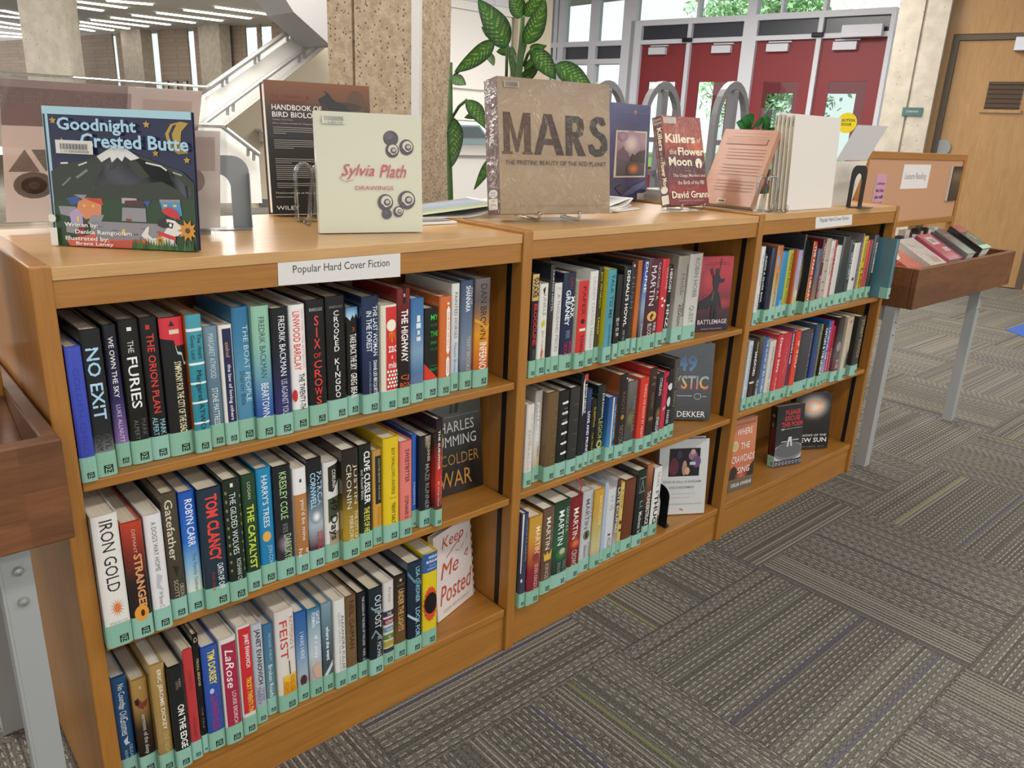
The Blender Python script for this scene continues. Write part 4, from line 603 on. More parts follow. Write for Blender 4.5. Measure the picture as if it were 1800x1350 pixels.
def pulled():
    z0 = SH[2][0]+.0006; P0 = at(1562.5, 524.5, 'z', z0); h = at(1583.5, 420.5, 'y', P0.y).z-z0
    xr = min(P0.x, 2.7365); x0 = max(XC+.001, xr-.022)
    book(x0, max(xr, x0+.016), P0.y, z0, min(h, .255), 'teal book pulled out past the shelf edge, right end of the top row', '4f7b88,4a7684,507c88', [T('THE GREAT ALONE','2f5460',.2,.6,.3)], 'novels on the right bookcase top shelf', depth=.165)
pulled()
row(2, 1, C2, 'novels on the right bookcase middle shelf', (1280, 540, 6.4286), [
 (133,1165,180,1150, 300,372, 'pale grey book with blue author', 'pale grey book', 'c4c8cc,c0c6cc', [T('JOHN SANDFORD','5a7890',.06,.66,.4,.5,.008),T('SAURIA','7a8c9c',.7,.82,.34,.5)]),
 (185,1150,243,1135, 365,352, 'black book with white author', 'white-lettered black book', '1c1c1a,1a1a1a,2a2426,5a2a30', [T('JOHN','b8a858',.04,.16,.5,.6,.012),T('SANDFORD','ecebe8',.17,.52,.52,.5,.02),R('c8c4c0',0,1,.6,.63)]),
 (248,1135,300,1118, 440,317, 'black-brown pictured book', 'black-brown book', '5a5048,2a2624,3a302a,1c1a1a', [T('TRUE CRIME','d8d8dc',.6,.83,.46,.6,.014)]),
 (302,1105,358,1095, 490,327, 'blue book with white title', 'white-titled blue book', '3c5c94,4a6c9c,44649a', [T('THE ISLAND OF SEA WOMEN','d8e4f0',.03,.83,.4,.6,.008)]),
 (360,1092,440,1075, 560,362, 'white-grey book with serif author', 'serif white book', 'ccc8c0,c8c4bc', [T('MINIVALLI MOMS','7a7068',.1,.6,.34,.5),T('STEP','9a948c',.66,.8,.34,.5)]),
 (443,1078,512,1060, 640,297, 'scarlet book with white author', 'scarlet book', 'c0323c,c43640,c03a34', [T('Daniel Silva','f0dcdc',.05,.55,.5,.55,.008),T('English','e8c0bc',.64,.83,.36,.5)]),
 (518,1048,612,1025, 710,282, 'red book with swirls', 'swirled red book', 'b42c3c,bc343f,b43440', [LN('d88a80',.02,(.5,.2),(.4,.35),(.6,.45),(.4,.6))]),
 (615,1022,640,1010, 765,247, 'slim purple book', 'slim purple book', '5a3f68,4c3860,443458', [T('GOLDEN AGE','f0e8f0',.06,.5,.6,.5,.016)]),
 (642,1010,712,995, 845,257, 'vivid orange-red book', 'vivid orange-red book', 'd0402c,d2442e', [T('IF YOU','f4c8b8',.15,.55,.4,.55,.02)]),
 (720,940,862,925, 930,247, 'thick black-grey book', 'thick black-grey book', '3a3c44,34363e,2c2e36,292b33', [T('READING IN THE RAIN','8a8c90',.08,.8,.16,.85)]),
 (866,925,940,905, 1045,187, 'deep blue book', 'deep blue book', '24405c,263c74,26387a', [T('NEWMAN','9aa86a',.1,.4,.2,.8)]),
 (942,905,962,898, 1078,190, 'slim olive-yellow book', 'slim olive book', '8a8a5c,84845a', [T('NOVEMBER','3c3c24',.1,.8,.5,.5)]),
 (964,905,1018,888, 1105,200, 'black book with white block title', 'block-titled black book', '181818', [T('CAITLIN & THE LEGEND','ecebe8',.05,.83,.6,.5,.02)]),
 (1022,880,1052,868, 1160,157, 'cobalt blue book', 'cobalt blue book', '2c5ca0,2a58a4,7a8cb0,a8b0bc', [T('LEGEND OF','e4ecf4',.1,.6,.5,.5,.012)]),
 (1056,862,1080,850, 1205,147, 'magenta book', 'magenta book', 'b8305c,b42c58,bc4a6a', [T('SUMMER','f0c8d4',.5,.8,.5,.5)]),
 (1084,855,1108,842, 1235,202, 'slim crimson book', 'slim crimson book', 'b02c3c,a82838', [T('FEELINGS','e8c0c4',.4,.8,.5,.5)]),
 (1112,842,1205,825, 1340,102, 'dark photographic book with skull-like shape', 'dark photographic book', '2a2224,34282a,4a4446,5a5052,6a2a34,9a2a38', [O('8a8688',.45,.45,.34,.08),T('IN HEL','e0c8cc',.66,.8,.4,.6,.012)]),
 (1212,828,1300,808, 1500,82, 'thick cream spotted book', 'cream spotted book', 'b8a890,bcb09a,c0b8a4,b8b09c', [R('7a3a30',.3,.45,.05,.09),R('8a5a44',.65,.72,.05,.08)]+[O('6a5f50',.3+.08*(i%5),.4+.05*i,.03,.012,6) for i in range(8)]+[P('3a3630',(.6,.5),(.75,.6),(.7,.8),(.5,.8))]),
 (1362,770,1438,752, 1600,78, 'black book with faint gold title', 'faint-gold black book', '26231f,24211d,1f1d1a', [T('STUART WOODS','a89a68',.06,.7,.4,.6,.006)]),
])
print('books', NB[0])
# ------------------------------------------------------------------ books shown by their front
def frame(bl, br):
    d = Vector((br[0]-bl[0], br[1]-bl[1], 0)); return d.length, math.atan2(d.y, d.x)
def face_book(label, bl, br, z0, h, t, base, els, lean=8, spine='L', scol=None, sels=(), lab=False, group=None, m=None, pages='d8d0c0', soft=False, back=None, extra=None, cat='book', name='book', grads=None):
    w, rz = frame(bl, br); r = thing(name, label, cat, (bl[0], bl[1], z0), rz, group)
    a = math.radians(lean); sl, cl = math.sin(a), math.cos(a); z_ = t*sl+.0004
    def q(x, up, dp, l=0): return (x, up*sl+dp*cl-l*cl, z_+up*cl-dp*sl+l*sl)
    fn = lambda u, v, l: q(w*min(max(u, 0), 1), h*(1-min(max(v, 0), 1)), 0, l)
    m = m or mylar_mat; mb = MB(); b = hx(base if ',' not in base else base.split(',')[0]); tb = .0008 if soft else .0024
    bc = hx(back) if back else b; sc = hx(scol) if scol else b
    def slab(x0, x1, d0, d1, u0=0, u1=h, col=b):
        P_ = [q(x0, u0, d0), q(x1, u0, d0), q(x1, u0, d1), q(x0, u0, d1), q(x0, u1, d0), q(x1, u1, d0), q(x1, u1, d1), q(x0, u1, d1)]
        mb.add(P_, [(0,3,2,1),(4,5,6,7),(0,1,5,4),(1,2,6,5),(2,3,7,6),(3,0,4,7)], col)
    slab(0, w, 0, tb); slab(0, w, t-tb, t, col=bc)
    xs = (0, tb) if spine == 'L' else (w-tb, w)
    slab(xs[0], xs[1], tb, t-tb, col=sc)
    if ',' in base:
        emit_print(mb, [V(base.split(','), 0, 1, 0, 1)]+els, fn, asp=w/h)
    else: emit_print(mb, els, fn, asp=w/h)
    if spine == 'L': fs = lambda u, v, l: q(-l, h*(1-v), t*(1-u))
    else: fs = lambda u, v, l: q(w+l, h*(1-v), t*u)
    if scol: emit_print(mb, [R(scol, 0, 1, 0, 1)]+list(sels), fs, asp=t/h)
    mb.build('cover', m, r)
    pb = MB(); i = .0015 if soft else .004; x0, x1 = (tb, w-i) if spine == 'L' else (i, w-tb)
    P_ = [q(x, u, d) for u in (i, h-i) for x, d in ((x0, tb+.0002), (x1, tb+.0002), (x1, t-tb-.0002), (x0, t-tb-.0002))]
    pb.add(P_, [(0,3,2,1),(4,5,6,7),(0,1,5,4),(1,2,6,5),(2,3,7,6),(3,0,4,7)], hx(pages)); pb.build('page_block', page_mat, r)
    if lab:
        lb = MB(); hh = .042; mc = hx('aadcc6'); o = .0006
        lb.add([q(-o, 0, t*.98), q(-o, hh, t*.98), q(-o, hh, -o), q(-o, 0, -o), q(lab, 0, -o), q(lab, hh, -o)], [(0, 3, 2, 1), (3, 4, 5, 2)], mc)
        emit_print(lb, EMBLEM, lambda u, v, l: q(-o-l, .006+.011*(1-v), t*.12+.011*(1-u)*min(1, t/.014)))
        lb.build('spine_label', label_mat, r)
    if extra: extra(r, q, w, h)
    return r
FG = 'books shown by their covers'
z1, z2, z3 = SH[0][1], SH[0][2], SH[1][0]
face_book('dark grey cover-out book with brown capitals, right end of left middle shelf', (.752, .105), (.905, .098), SH[0][1], .245, .03, '6c726c,5a5f5a,3c3f3c,262727,1c1b1b,171615',
    [P('2a2a28', (.42, 0), (.62, 0), (.6, .1), (.56, .2), (.5, .2), (.52, .1), (.48, .1), (.47, .2), (.41, .2), (.44, .1)), P('8a8f86', (0, 0), (.3, 0), (.2, .1), (0, .16)),
     H('THE INTERNATIONAL BESTSELLING AUTHOR OF A FOREIGN COUNTRY', '9a9c98', .04, .96, .225, .24), H('CHARLES', 'd8dad8', .08, .86, .28, .385), H('CUMMING', 'd8dad8', .05, .89, .42, .525), H('A COLDER', '9a7440', .03, .93, .6, .71), H('WAR', 'b88440', .17, .78, .77, .93)], lean=6, group=FG)
face_book('white scallop-edged book with red handwriting, standing at the right end of the lowest shelf', (.748, .061), (.891, .104), SH[0][2], .222, .016, 'd8cfca',
    [T('x', 'd8cfca', .5, .51, .01), H('Keep', 'b8503a', .2, .8, .07, .24, 0, .3), H('Me', 'b8503a', .13, .62, .36, .54, 0, .3), H('Posted', 'b8503a', .08, .97, .62, .84, 0, .3), LN('b8503a', .008, (.3, .32), (.75, .17)), P('b8503a', (.78, .42), (.9, .36), (.86, .46)), P('d8cfca', (.8, .42), (.87, .39), (.85, .44)),
     LN('c07060', .006, (.55, .3), (.65, .33)), LN('c07060', .006, (.7, .32), (.78, .27)), LN('c07060', .006, (.86, .25), (.88, .18)), H('LISA BEAZLEY', 'c8a49c', .15, .85, .9, .935)]
    +[O('c8bab4', 1.0, .04+.1*i, .025, .03, 10) for i in range(10)], lean=5, group=FG, m=print_mat, soft=True)
face_book('red cover-out book with dark archer silhouette, right end of its shelf', (1.659, .058), (1.765, .02), SH[1][0], .217, .02, 'a01c2a,a82430,90202e,581a28,301824,261a28',
    [G('a83038', '8c222e', .3, .3, .3, .2), G('9c2c36', '74202a', .8, .62, .3, .08), H('CITY OF MAGES', '5a1420', .2, .8, .07, .09), LN('4a1420', .006, (.1, .105), (.9, .105)),
     O('140f13', .52, .2, .055, .05), P('140f13', (.42, .26), (.48, .23), (.56, .23), (.63, .27), (.62, .34), (.58, .42), (.59, .5), (.44, .5), (.45, .42), (.4, .34)), P('140f13', (.44, .44), (.38, .5), (.2, .56), (.0, .6), (.04, .66), (.0, .7), (.3, .69), (.42, .64), (.42, .84), (.5, .84), (.51, .66), (.53, .84), (.6, .84), (.61, .6), (.66, .68), (.74, .7), (.7, .6), (.62, .48)), P('140f13', (.6, .28), (.68, .3), (.76, .29), (.77, .33), (.66, .35), (.6, .33)), LN('140f13', .008, (.62, .02), (.58, .24)), LN('140f13', .01, (.3, .16), (.42, .3)), LN('140f13', .01, (.35, .15), (.44, .28)), LN('c8a0a0', .004, (.45, .46), (.41, .58)),
     H('BATTLEMAGE', 'd8ccd0', .03, .93, .84, .9, .006), H('SARAH MAYNARD', 'a88c98', .15, .8, .955, .975)], lean=3, group=FG, m=print_mat)
face_book('black book with large blue and orange capitals, shown by its cover', (1.622, .128), (1.748, .03), SH[1][1], .238, .034, '2c3338,20262a,181b1d,131414,151618',
    [H('THE', '3a6a9c', .12, .3, .04, .07), HW('49', ['1f3a54', '2f6ca4', '3a86c0'], .3, .68, .15, .37, .03), H('TH', '3a4a5a', .72, .84, .14, .2), HW('MYSTIC', ['5a86a4', 'b8b47c', 'e0a030', 'd0501c'], .04, .92, .42, .6, .024)]+
    [H('MYSTIC', c, .04, .92, a, b, .024) for c, a, b in ()]+[O('c8c8c8', .73, .69, .07, .04), O('131414', .73, .69, .062, .035), R('a8a8a8', .3, .62, .68, .69), R('a8a8a8', .82, .9, .685, .695), H('NEW YORK TIMES BESTSELLING AUTHOR', '5a5a58', .1, .92, .85, .862), H('TED DEKKER', 'e0e0dc', -.12+.14, .9, .885, .96, .008)], lean=8, group=FG)
face_book('white book with a dark square photograph, beside the black bookend', (1.618, .095), (1.757, .012), SH[1][2], .247, .03, 'c8c9c8',
    [R('1d1a22', .2, .83, .12, .49), O('8a6a7c', .68, .22, .09, .06), O('b89a90', .68, .17, .05, .035), O('6a4a70', .76, .3, .09, .08), O('5a2a3a', .3, .36, .1, .12), O('a8807a', .52, .38, .05, .1), O('c8a07a', .58, .42, .05, .05), O('3a3458', .4, .2, .06, .06), R('b8c0d0', .62, .74, .3, .34),
     H('THIS IS ALL A DREAM', '8a8c8c', .1, .88, .545, .575, .004), H('WE DREAMED', '8a8c8c', .22, .75, .62, .65, .004), H('AN ORAL HISTORY OF THE', 'b4b4b0', .2, .78, .71, .725), H('GRATEFUL DEAD', 'b4b4b0', .28, .68, .765, .78), H('BLAIR JACKSON & DAVID GANS', '8a8c8c', .08, .92, .85, .87), LN('b8604a', .012, (.47, .92), (.55, .945))], lean=6, group=FG)
face_book('slim salmon pink book with white stacked words, left end of the half-empty shelf', (1.944, .05), (2.066, .033), SH[2][2], .252, .014, 'c07c5c,c47c5c,c07456,b8684e,b45c48',
    [P('3a2c2c', (0, .7), (.1, .66), (.2, .64), (.3, .7), (.35, .76), (.4, .74), (.55, .8), (.65, .7), (.75, .74), (.9, .66), (1, .62), (1, 1), (0, 1)), G('c85c40', '6a4038', .5, .8, .25, .1), R('5f5850', 0, 1, .84, 1), V(['6a5f52', '5a5650'], 0, 1, .83, 1),
     H('#1 NEW YORK TIMES BESTSELLER', '8a4a3a', .08, .92, .06, .075), H('WHERE', 'ead4c4', .2, .82, .13, .22, .014), O('d8c8a0', .16, .36, .13, .07), O('b8a87c', .16, .36, .1, .055), H('THE', 'ead4c4', .38, .75, .33, .42, .014), H('CRAWDADS', 'ead4c4', .05, .98, .5, .6, .014), H('SING', 'ead4c4', .32, .8, .67, .76, .014), H('DELIA OWENS', 'e4dcd4', .1, .92, .89, .94, .014)], lean=4, group=FG, m=print_mat, soft=True)
face_book('grey and black book with pink-red capitals, standing turned on the lowest shelf', (2.262, .068), (2.388, .032), SH[2][2], .228, .032, '2a2b2d,262729,2c2d2f,38393b,5a5b5c',
    [H('PLEASE', 'c83a44', .3, .85, .07, .15, .02), H('EXCUSE', 'c83a44', .3, .85, .17, .25, .02), H('THIS POEM', 'c83a44', .18, .95, .27, .35, .02), H('100', 'e4e4e4', .18, .3, .37, .395, .02), H('NEW POETS FOR THE NEXT GENERATION', 'c8c8c8', .32, .95, .375, .39), O('b8b8b6', .5, .78, .62, .17), O('77797b', .5, .76, .55, .15), O('606264', .5, .74, .5, .125), P('c8c8c8', (.42, .68), (.46, .52), (.58, .52), (.62, .68), (.56, .68), (.54, .6), (.5, .6), (.48, .68)), R('a8a8a8', .2, .42, .58, .6), R('a8a8a8', .62, .85, .57, .59), R('3a3c4a', 0, 1, .9, 1)]+[O('a8a8b4', .08+.125*i, .95, .045, .028, 10) for i in range(8)]+[O('3a3c4a', .08+.125*i, .95, .03, .018, 8) for i in range(8)], lean=5,
    scol='1d1b1c', sels=[R('6a2428', .25, .85, .35, .8), T('PLEASE EXCUSE THIS POEM', '2c1416', .36, .78, .3, .55), O('7a7a78', .5, .15, .25, .03), T('100', 'd0d0d0', .26, .34, .3)], lab=.002, group=FG)
face_book('black book with a glowing orange-white sun on its cover, right end of the half-empty shelf', (2.478, .115), (2.612, .04), SH[2][2], .222, .036, '2a2022,241c1e,1a1718,161516,1c1b1c',
    [R('241a1c', 0, 1, 0, .5), G('f8ece0', '241a1c', .52, .24, .48, .26), G('fff8f0', 'e8a878', .52, .24, .24, .12), H('TALES INSPIRED BY', '8a4a30', .3, .75, .47, .48), H('GENE WOLFE', '7a4430', .35, .7, .51, .52), H('SHADOWS OF THE', 'd8d4d0', .02, .92, .735, .775, .006), H('NEW SUN', 'e8e4e0', .06, .93, .8, .88, .012), H('EDITED BY', '8a8888', .1, .9, .95, .965)], lean=7, group=FG)
# dark books fallen behind the salmon one
for k, (x, dx, c) in enumerate(((1.955, .03, '23201e'), (1.995, .025, '2a2624'), (2.075, .03, '1e1c1c'))):
    mb = MB(); mb.prism([(0, 0, 0), (dx, 0, 0), (dx+.03, 0, .272), (.03, 0, .272)], (0, .07, 0), hx(c))
    r = thing('book', ['dark book leaning behind the salmon book, leftmost of three', 'dark book leaning behind the salmon book, second of three', 'dark book leaning behind the salmon book, nearest the grey turned book'][k], 'book', (x, .175, SH[2][2]+.0005), 0, 'dark books fallen behind')
    mb.build('cover', print_mat, r)
    pb = MB(); pb.prism([(.006, -.0006, .01), (dx-.004, -.0006, .01), (dx+.025, -.0006, .266), (.035, -.0006, .266)], (0, -.001, 0), hx('6a6258')); pb.build('page_block', page_mat, r)

# ------------------------------------------------------------------ the display on top of the cases
Z = [HT[0]-.003+.0004, HT[1]-.003+.0004, HT[2]-.003+.0004]
def star(u, v, s, c='b8923a'): return P(c, *[(u+s*(1 if i % 2 == 0 else .5)*math.cos(PI*i/5-PI/2), v+s*1.1*(1 if i % 2 == 0 else .5)*math.sin(PI*i/5-PI/2)) for i in range(10)])
def flower(u, v, s):
    return [P('c88a24', *[(u+s*(1 if i % 2 == 0 else .55)*math.cos(PI*i/10), v+s*1.1*(1 if i % 2 == 0 else .55)*math.sin(PI*i/10)) for i in range(20)]), O('5a3a18', u, v, s*.25, s*.28, 10)]
barcode = lambda u0, u1, v0, v1: [R('d4d2cc', u0, u1, v0, v1)]+[R('4a4a4a', u0+(u1-u0)*(.12+.76*i/26), u0+(u1-u0)*(.12+.76*(i+.35+.4*((i*7) % 3 == 0))/26), v0+(v1-v0)*.25, v0+(v1-v0)*.68) for i in range(26)]+[H('1 17 0003602028', '4a4a4a', u0+(u1-u0)*.15, u0+(u1-u0)*.9, v0+(v1-v0)*.74, v0+(v1-v0)*.92)]
random.seed(3)
gcb = [R('1d2144', .03, 1, .055, 1), R('a4ccd8', 0, .035, 0, 1), R('1d2144', .004, .016, .0, 1), R('a4ccd8', 0, 1, 0, .055),
    P('b0923c', (.86, .09), (.93, .07), (.98, .08), (.93, .14), (.92, .22), (.97, .29), (.9, .3), (.84, .25), (.82, .16)), P('1d2144', (.875, .1), (.9, .09), (.865, .16), (.875, .24), (.855, .22), (.845, .16)),
    star(.07, .1, .025), star(.12, .245, .028), star(.7, .1, .025), star(.75, .3, .024), star(.96, .34, .024),
    P('2c3424', (.03, .46), (.12, .4), (.25, .38), (.36, .33), (.46, .26), (.58, .3), (.7, .34), (.82, .39), (.92, .42), (1, .5), (1, 1), (.03, 1)),
    P('5c5d66', (.3, .58), (.36, .46), (.44, .33), (.48, .25), (.58, .3), (.66, .35), (.72, .37), (.84, .42), (.92, .5), (.99, .56), (.95, .62), (.88, .55), (.78, .5), (.66, .52), (.54, .55), (.42, .53)),
    P('2c3424', (.56, .38), (.62, .36), (.7, .47), (.64, .49)), P('2c3424', (.42, .44), (.46, .36), (.48, .42)),
    P('d8dad8', (.35, .34), (.44, .28), (.48, .245), (.56, .28), (.64, .34), (.58, .36), (.54, .33), (.52, .37), (.49, .34), (.45, .38), (.44, .34), (.38, .38)),
    LN('d0d2d0', .012, (.1, .4), (.15, .395)), LN('d0d2d0', .01, (.22, .41), (.28, .385)), LN('d0d2d0', .012, (.68, .37), (.78, .39), (.82, .42)), LN('a8aaa8', .01, (.86, .43), (.92, .45)), LN('77797c', .018, (.2, .5), (.28, .44)), LN('77797c', .012, (.1, .56), (.16, .5)),
    P('24401f', (.03, .68), (.3, .64), (.6, .66), (1, .62), (1, 1), (.03, 1)),
    P('33518c', (.12, .65), (.2, .63), (.22, .68), (.15, .7)), P('8a8a90', (.17, .62), (.26, .62), (.24, .66)), P('d0845a', (.2, .67), (.26, .64), (.36, .65), (.35, .76), (.24, .8), (.18, .74)), P('b8442c', (.24, .645), (.36, .64), (.37, .69), (.3, .67)), P('8c8c92', (.06, .71), (.18, .71), (.16, .79), (.07, .77)), P('a898c0', (.13, .76), (.18, .72), (.22, .76), (.22, .84), (.14, .84)), P('8c8c92', (.28, .77), (.37, .76), (.33, .85), (.25, .83)), P('8c8c92', (.1, .83), (.2, .83), (.17, .91), (.1, .9)), P('8c2a28', (.15, .9), (.24, .83), (.2, .95)), R('d8c040', .18, .195, .78, .82), O('d8c040', .24, .7, .01, .012, 8), O('d8c040', .3, .7, .01, .012, 8),
    P('a8a8a4', (.5, .63), (.6, .63), (.62, .67), (.5, .67)), P('4a2a24', (.52, .65), (.64, .64), (.66, .69), (.52, .69)), P('8c8c92', (.5, .7), (.66, .7), (.66, .8), (.49, .8)), P('2c4c8c', (.64, .65), (.7, .64), (.68, .69)), R('8c3a34', .52, .56, .78, .8),
    P('4a8ac0', (.76, .64), (.9, .64), (.91, .74), (.86, .77), (.78, .73)), P('8c8c92', (.76, .63), (.9, .625), (.9, .645), (.76, .65)), R('d8c84a', .785, .81, .665, .68), R('d8c84a', .85, .875, .665, .68), R('d8c84a', .86, .88, .715, .735),
    P('85868c', (.28, .81), (.8, .81), (.86, .96), (.26, .96)), R('d8c040', .49, .51, .86, .9)]+[LN('4a4a50', .004, (.32+.1*i, .85+.02*(i % 3)), (.36+.1*i, .85+.02*(i % 3))) for i in range(5)]+[R('8c3a38', .42+.05*i, .45+.05*i, .89, .9) for i in range(5)]+[
    P('c86048', (.22, .97), (.4, .94), (.76, .93), (.84, 1), (.2, 1)), P('c86048', (.1, .96), (.3, .9), (.34, 1), (.12, 1)), P('b85038', (.4, .95), (.6, .935), (.58, 1), (.4, 1)),
    # a small dog in a red cap
    P('d8d8d4', (.62, .9), (.66, .84), (.68, .83), (.67, .89), (.7, .92), (.76, .9), (.8, .84), (.86, .82), (.9, .86), (.88, .89), (.84, .9), (.86, .97), (.7, .97), (.66, .94)), P('23211f', (.74, .78), (.8, .76), (.82, .82), (.78, .84), (.74, .82)), P('d8d8d4', (.8, .77), (.86, .78), (.92, .84), (.9, .88), (.82, .87)), P('23211f', (.81, .79), (.85, .8), (.84, .84), (.8, .83)), O('e8e8e4', .828, .815, .01, .014, 8), O('1a1a1a', .915, .845, .012, .01, 8), P('c03030', (.74, .86), (.86, .9), (.86, .93), (.74, .89)), P('c02f30', (.77, .71), (.82, .68), (.88, .71), (.9, .77), (.84, .76), (.8, .74))]+flower(.945, .85, .075)+flower(.75, .93, .038)+[P(random.choice(['2c5a26', '24481f', '3a6a2c']), (x, 1), (x+.012, .9+.05*random.random()), (x+.024, 1)) for x in [.55+.018*i for i in range(24)]]+[
    H('Goodnight', 'a4cce0', .11, .64, .075, .19, .024), H('Crested Butte', 'a4cce0', .26, .985, .18, .28, .024),
    H('Written by:', 'e4e4e0', .1, .33, .825, .865, .018), H('Danica Ramgoolam', 'e4e4e0', .17, .56, .875, .915, .018), H('Illustrated by:', 'e4e4e0', .1, .4, .925, .965, .018), H('Brent Laney', 'e4e4e0', .17, .43, .965, .997, .018)]+barcode(.09, .34, .235, .33)+[R('dcdad2', 0, .05, .87, 1), O('dcdad2', .02, .8, .03, .03)]
face_book('square picture book with snowy mountain under a yellow moon', (.079, .211), (.25, .052), Z[0], .213, .011, '1d2144', gcb, lean=4, m=print_mat, group='display books on top', scol='a4ccd8', pages='e8e6e0')
bird = [R('6a3c1c', 0, 1, 0, .1), V(['7a4820', '6a3e1e', '3c2a1c', '1c1815'], 0, 1, 0, .34), V(['1c1815', '14110f'], 0, 1, .34, 1), O('5a3a22', .86, .14, .09, .1), O('3a2820', .72, .17, .2, .035), P('1c1814', (.5, .12), (.58, .08), (.66, .13), (.74, .15), (.8, .2), (.6, .2)), LN('1c1814', .008, (.5, .12), (.55, .2)), LN('1c1814', .008, (.62, .1), (.56, .06)),
    H('THE CORNELL LAB', '8a3c20', .06, .41, .1, .125), H('OF ORNITHOLOGY', '8a3c20', .06, .39, .138, .163), H('HANDBOOK OF', 'e4e0da', .055, .52, .175, .215, .014), H('BIRD BIOLOGY', 'e4e0da', .055, .53, .228, .268, .014), H('THIRD EDITION', 'b0aaa2', .055, .24, .282, .292), H('Irby J. Lovette and John W. Fitzpatrick, Editors', 'c8c4be', .055, .52, .308, .32)]
for y0, n in ((.34, 4), (.435, 5), (.575, 3), (.625, 8), (.76, 3)):
    for i in range(n): bird.append(R('8c8882', .055, .42+.1*((i*5) % 3)/3-(.25 if i == n-1 else 0), y0+.0148*i, y0+.0148*i+.006))
bird += [H('TheCornellLab of Ornithology', 'd8d4ce', .035, .5, .83, .845), R('a8a49e', .035, .2, .865, .87), H('WILEY', 'e4e0da', .035, .25, .935, .965, .004), R('a8a49e', .42, .5, .94, .96)]
face_book('large black and brown textbook shown by its back cover', (.572, .468), (.802, .411), Z[0], .287, .05, '1c1815', bird, lean=6, spine='R', m=print_mat, pages='e4e0d8', group='display books on top', back='5a3a22')
def nut(u, v, s):
    return [O('3c3338', u, v, s, s*.95), O('c4bfaa', u+s*.12, v-s*.1, s*.72, s*.66), O('3c3338', u+s*.2, v, s*.45, s*.4), O('b0aa98', u+s*.25, v-s*.05, s*.28, s*.22), LN('3c3338', s*.1, (u-s*.5, v+s*.2), (u, v+s*.7), (u+s*.6, v+s*.4))]
plath = [O('3c3338', .7, .2, .075, .065), O('54494e', .68, .18, .045, .03)]+nut(.71, .3, .066)+nut(.85, .27, .07)+nut(.63, .74, .075)+nut(.84, .72, .085)+[O('3c3338', .64, .84, .048, .045), O('4c4046', .63, .83, .02, .02)]+nut(.755, .82, .05)+[
    H('Sylvia', 'b8343c', .22, .53, .42, .55, 0, .35), H('Plath', 'b8343c', .58, .84, .42, .53, 0, .35), H('DRAWINGS', 'b8605c', .345, .71, .6, .635, .004), LN('b85058', .004, (.24, .5), (.2, .54), (.26, .57), (.33, .55))]+[R('c4c6b0', .06, .27, .035, .1)]+[R('5a5c50', .08+.0085*i, .083+.0085*i, .04, .075) for i in range(21)]+[H('1 17 000317162', '5a5c50', .09, .25, .082, .095)]
face_book('pale green jacketed book with walnut drawings and red script', (.529, .169), (.731, .111), Z[0], .227, .017, 'c6c6ae,c8c8b0,c4c4ac', plath, lean=4, group='display books on top', pages='d8d4c4')
crinkle = mat('crinkled_mylar', rough=.4, attr=True, coat=.8)
def _cr():
    nt, N, L, b = nodes(crinkle); tc = N.new('ShaderNodeTexCoord'); mp = N.new('ShaderNodeMapping'); mp.inputs['Scale'].default_value = (9, 9, 9); mp.inputs['Rotation'].default_value = (0, .8, 0)
    n = N.new('ShaderNodeTexNoise'); n.inputs['Scale'].default_value = 1.6; n.inputs['Detail'].default_value = 4; n.inputs['Distortion'].default_value = 2.2
    L.new(tc.outputs['Object'], mp.inputs[0]); L.new(mp.outputs[0], n.inputs[0]); bp = N.new('ShaderNodeBump'); bp.inputs['Strength'].default_value = 1; bp.inputs['Distance'].default_value = .02
    rg = ramp(N, [(.3, 0.), (.44, .25), (.5, 1.), (.56, .25), (.7, 0.)]); L.new(n.outputs[0], rg.inputs[0]); L.new(rg.outputs[0], bp.inputs['Height']); L.new(bp.outputs[0], b.inputs['Coat Normal']); b.inputs['Coat Roughness'].default_value = .06
_cr()
def slab_letters(word, col, u0, u1, v0, v1):
    """wide capitals with slab feet"""
    return [H(word, col, u0, u1, v0, v1, .022)]
mars = [V(['8e7a62', '9c866c', '927c62', '988266', '8a7456'], 0, 1, 0, 1), R('4a3426', .035, .1, .245, .6)][:1]+[
    # M A R S
    P('4a2f18', (.04, .25), (.1, .25), (.155, .45), (.21, .25), (.275, .25), (.275, .555), (.215, .555), (.215, .36), (.165, .54), (.14, .54), (.095, .36), (.095, .555), (.04, .555)), R('5a3d22', .025, .115, .535, .555), R('5a3d22', .2, .29, .535, .555),
    P('3c2818', (.39, .25), (.46, .25), (.57, .555), (.5, .555), (.475, .48), (.385, .48), (.36, .555), (.3, .555)), P('8a745c', (.425, .33), (.46, .435), (.395, .435)),
    P('3a2818', (.585, .255), (.7, .255), (.745, .28), (.755, .34), (.74, .395), (.7, .42), (.77, .555), (.7, .555), (.645, .43), (.645, .555), (.585, .555)), P('857058', (.645, .305), (.68, .305), (.695, .34), (.68, .375), (.645, .375)),
    P('302319', (.96, .31), (.935, .255), (.87, .25), (.82, .28), (.81, .34), (.84, .39), (.9, .42), (.925, .46), (.9, .5), (.86, .5), (.83, .46), (.79, .47), (.81, .53), (.86, .56), (.93, .55), (.975, .5), (.975, .44), (.95, .39), (.89, .36), (.865, .325), (.88, .295), (.905, .3), (.92, .32)),
    H('THE PRISTINE BEAUTY OF THE RED PLANET', '4a3a2e', .05, .965, .598, .632), H('ALFRED S. MCEWEN  FRANCIS ROCARD  XAVIER BARRAL', '94806c', .12, .94, .93, .945), R('a89a88', .05, .18, .03, .075)]+[R('6a6054', .06+.006*i, .063+.006*i, .035, .07) for i in range(18)]
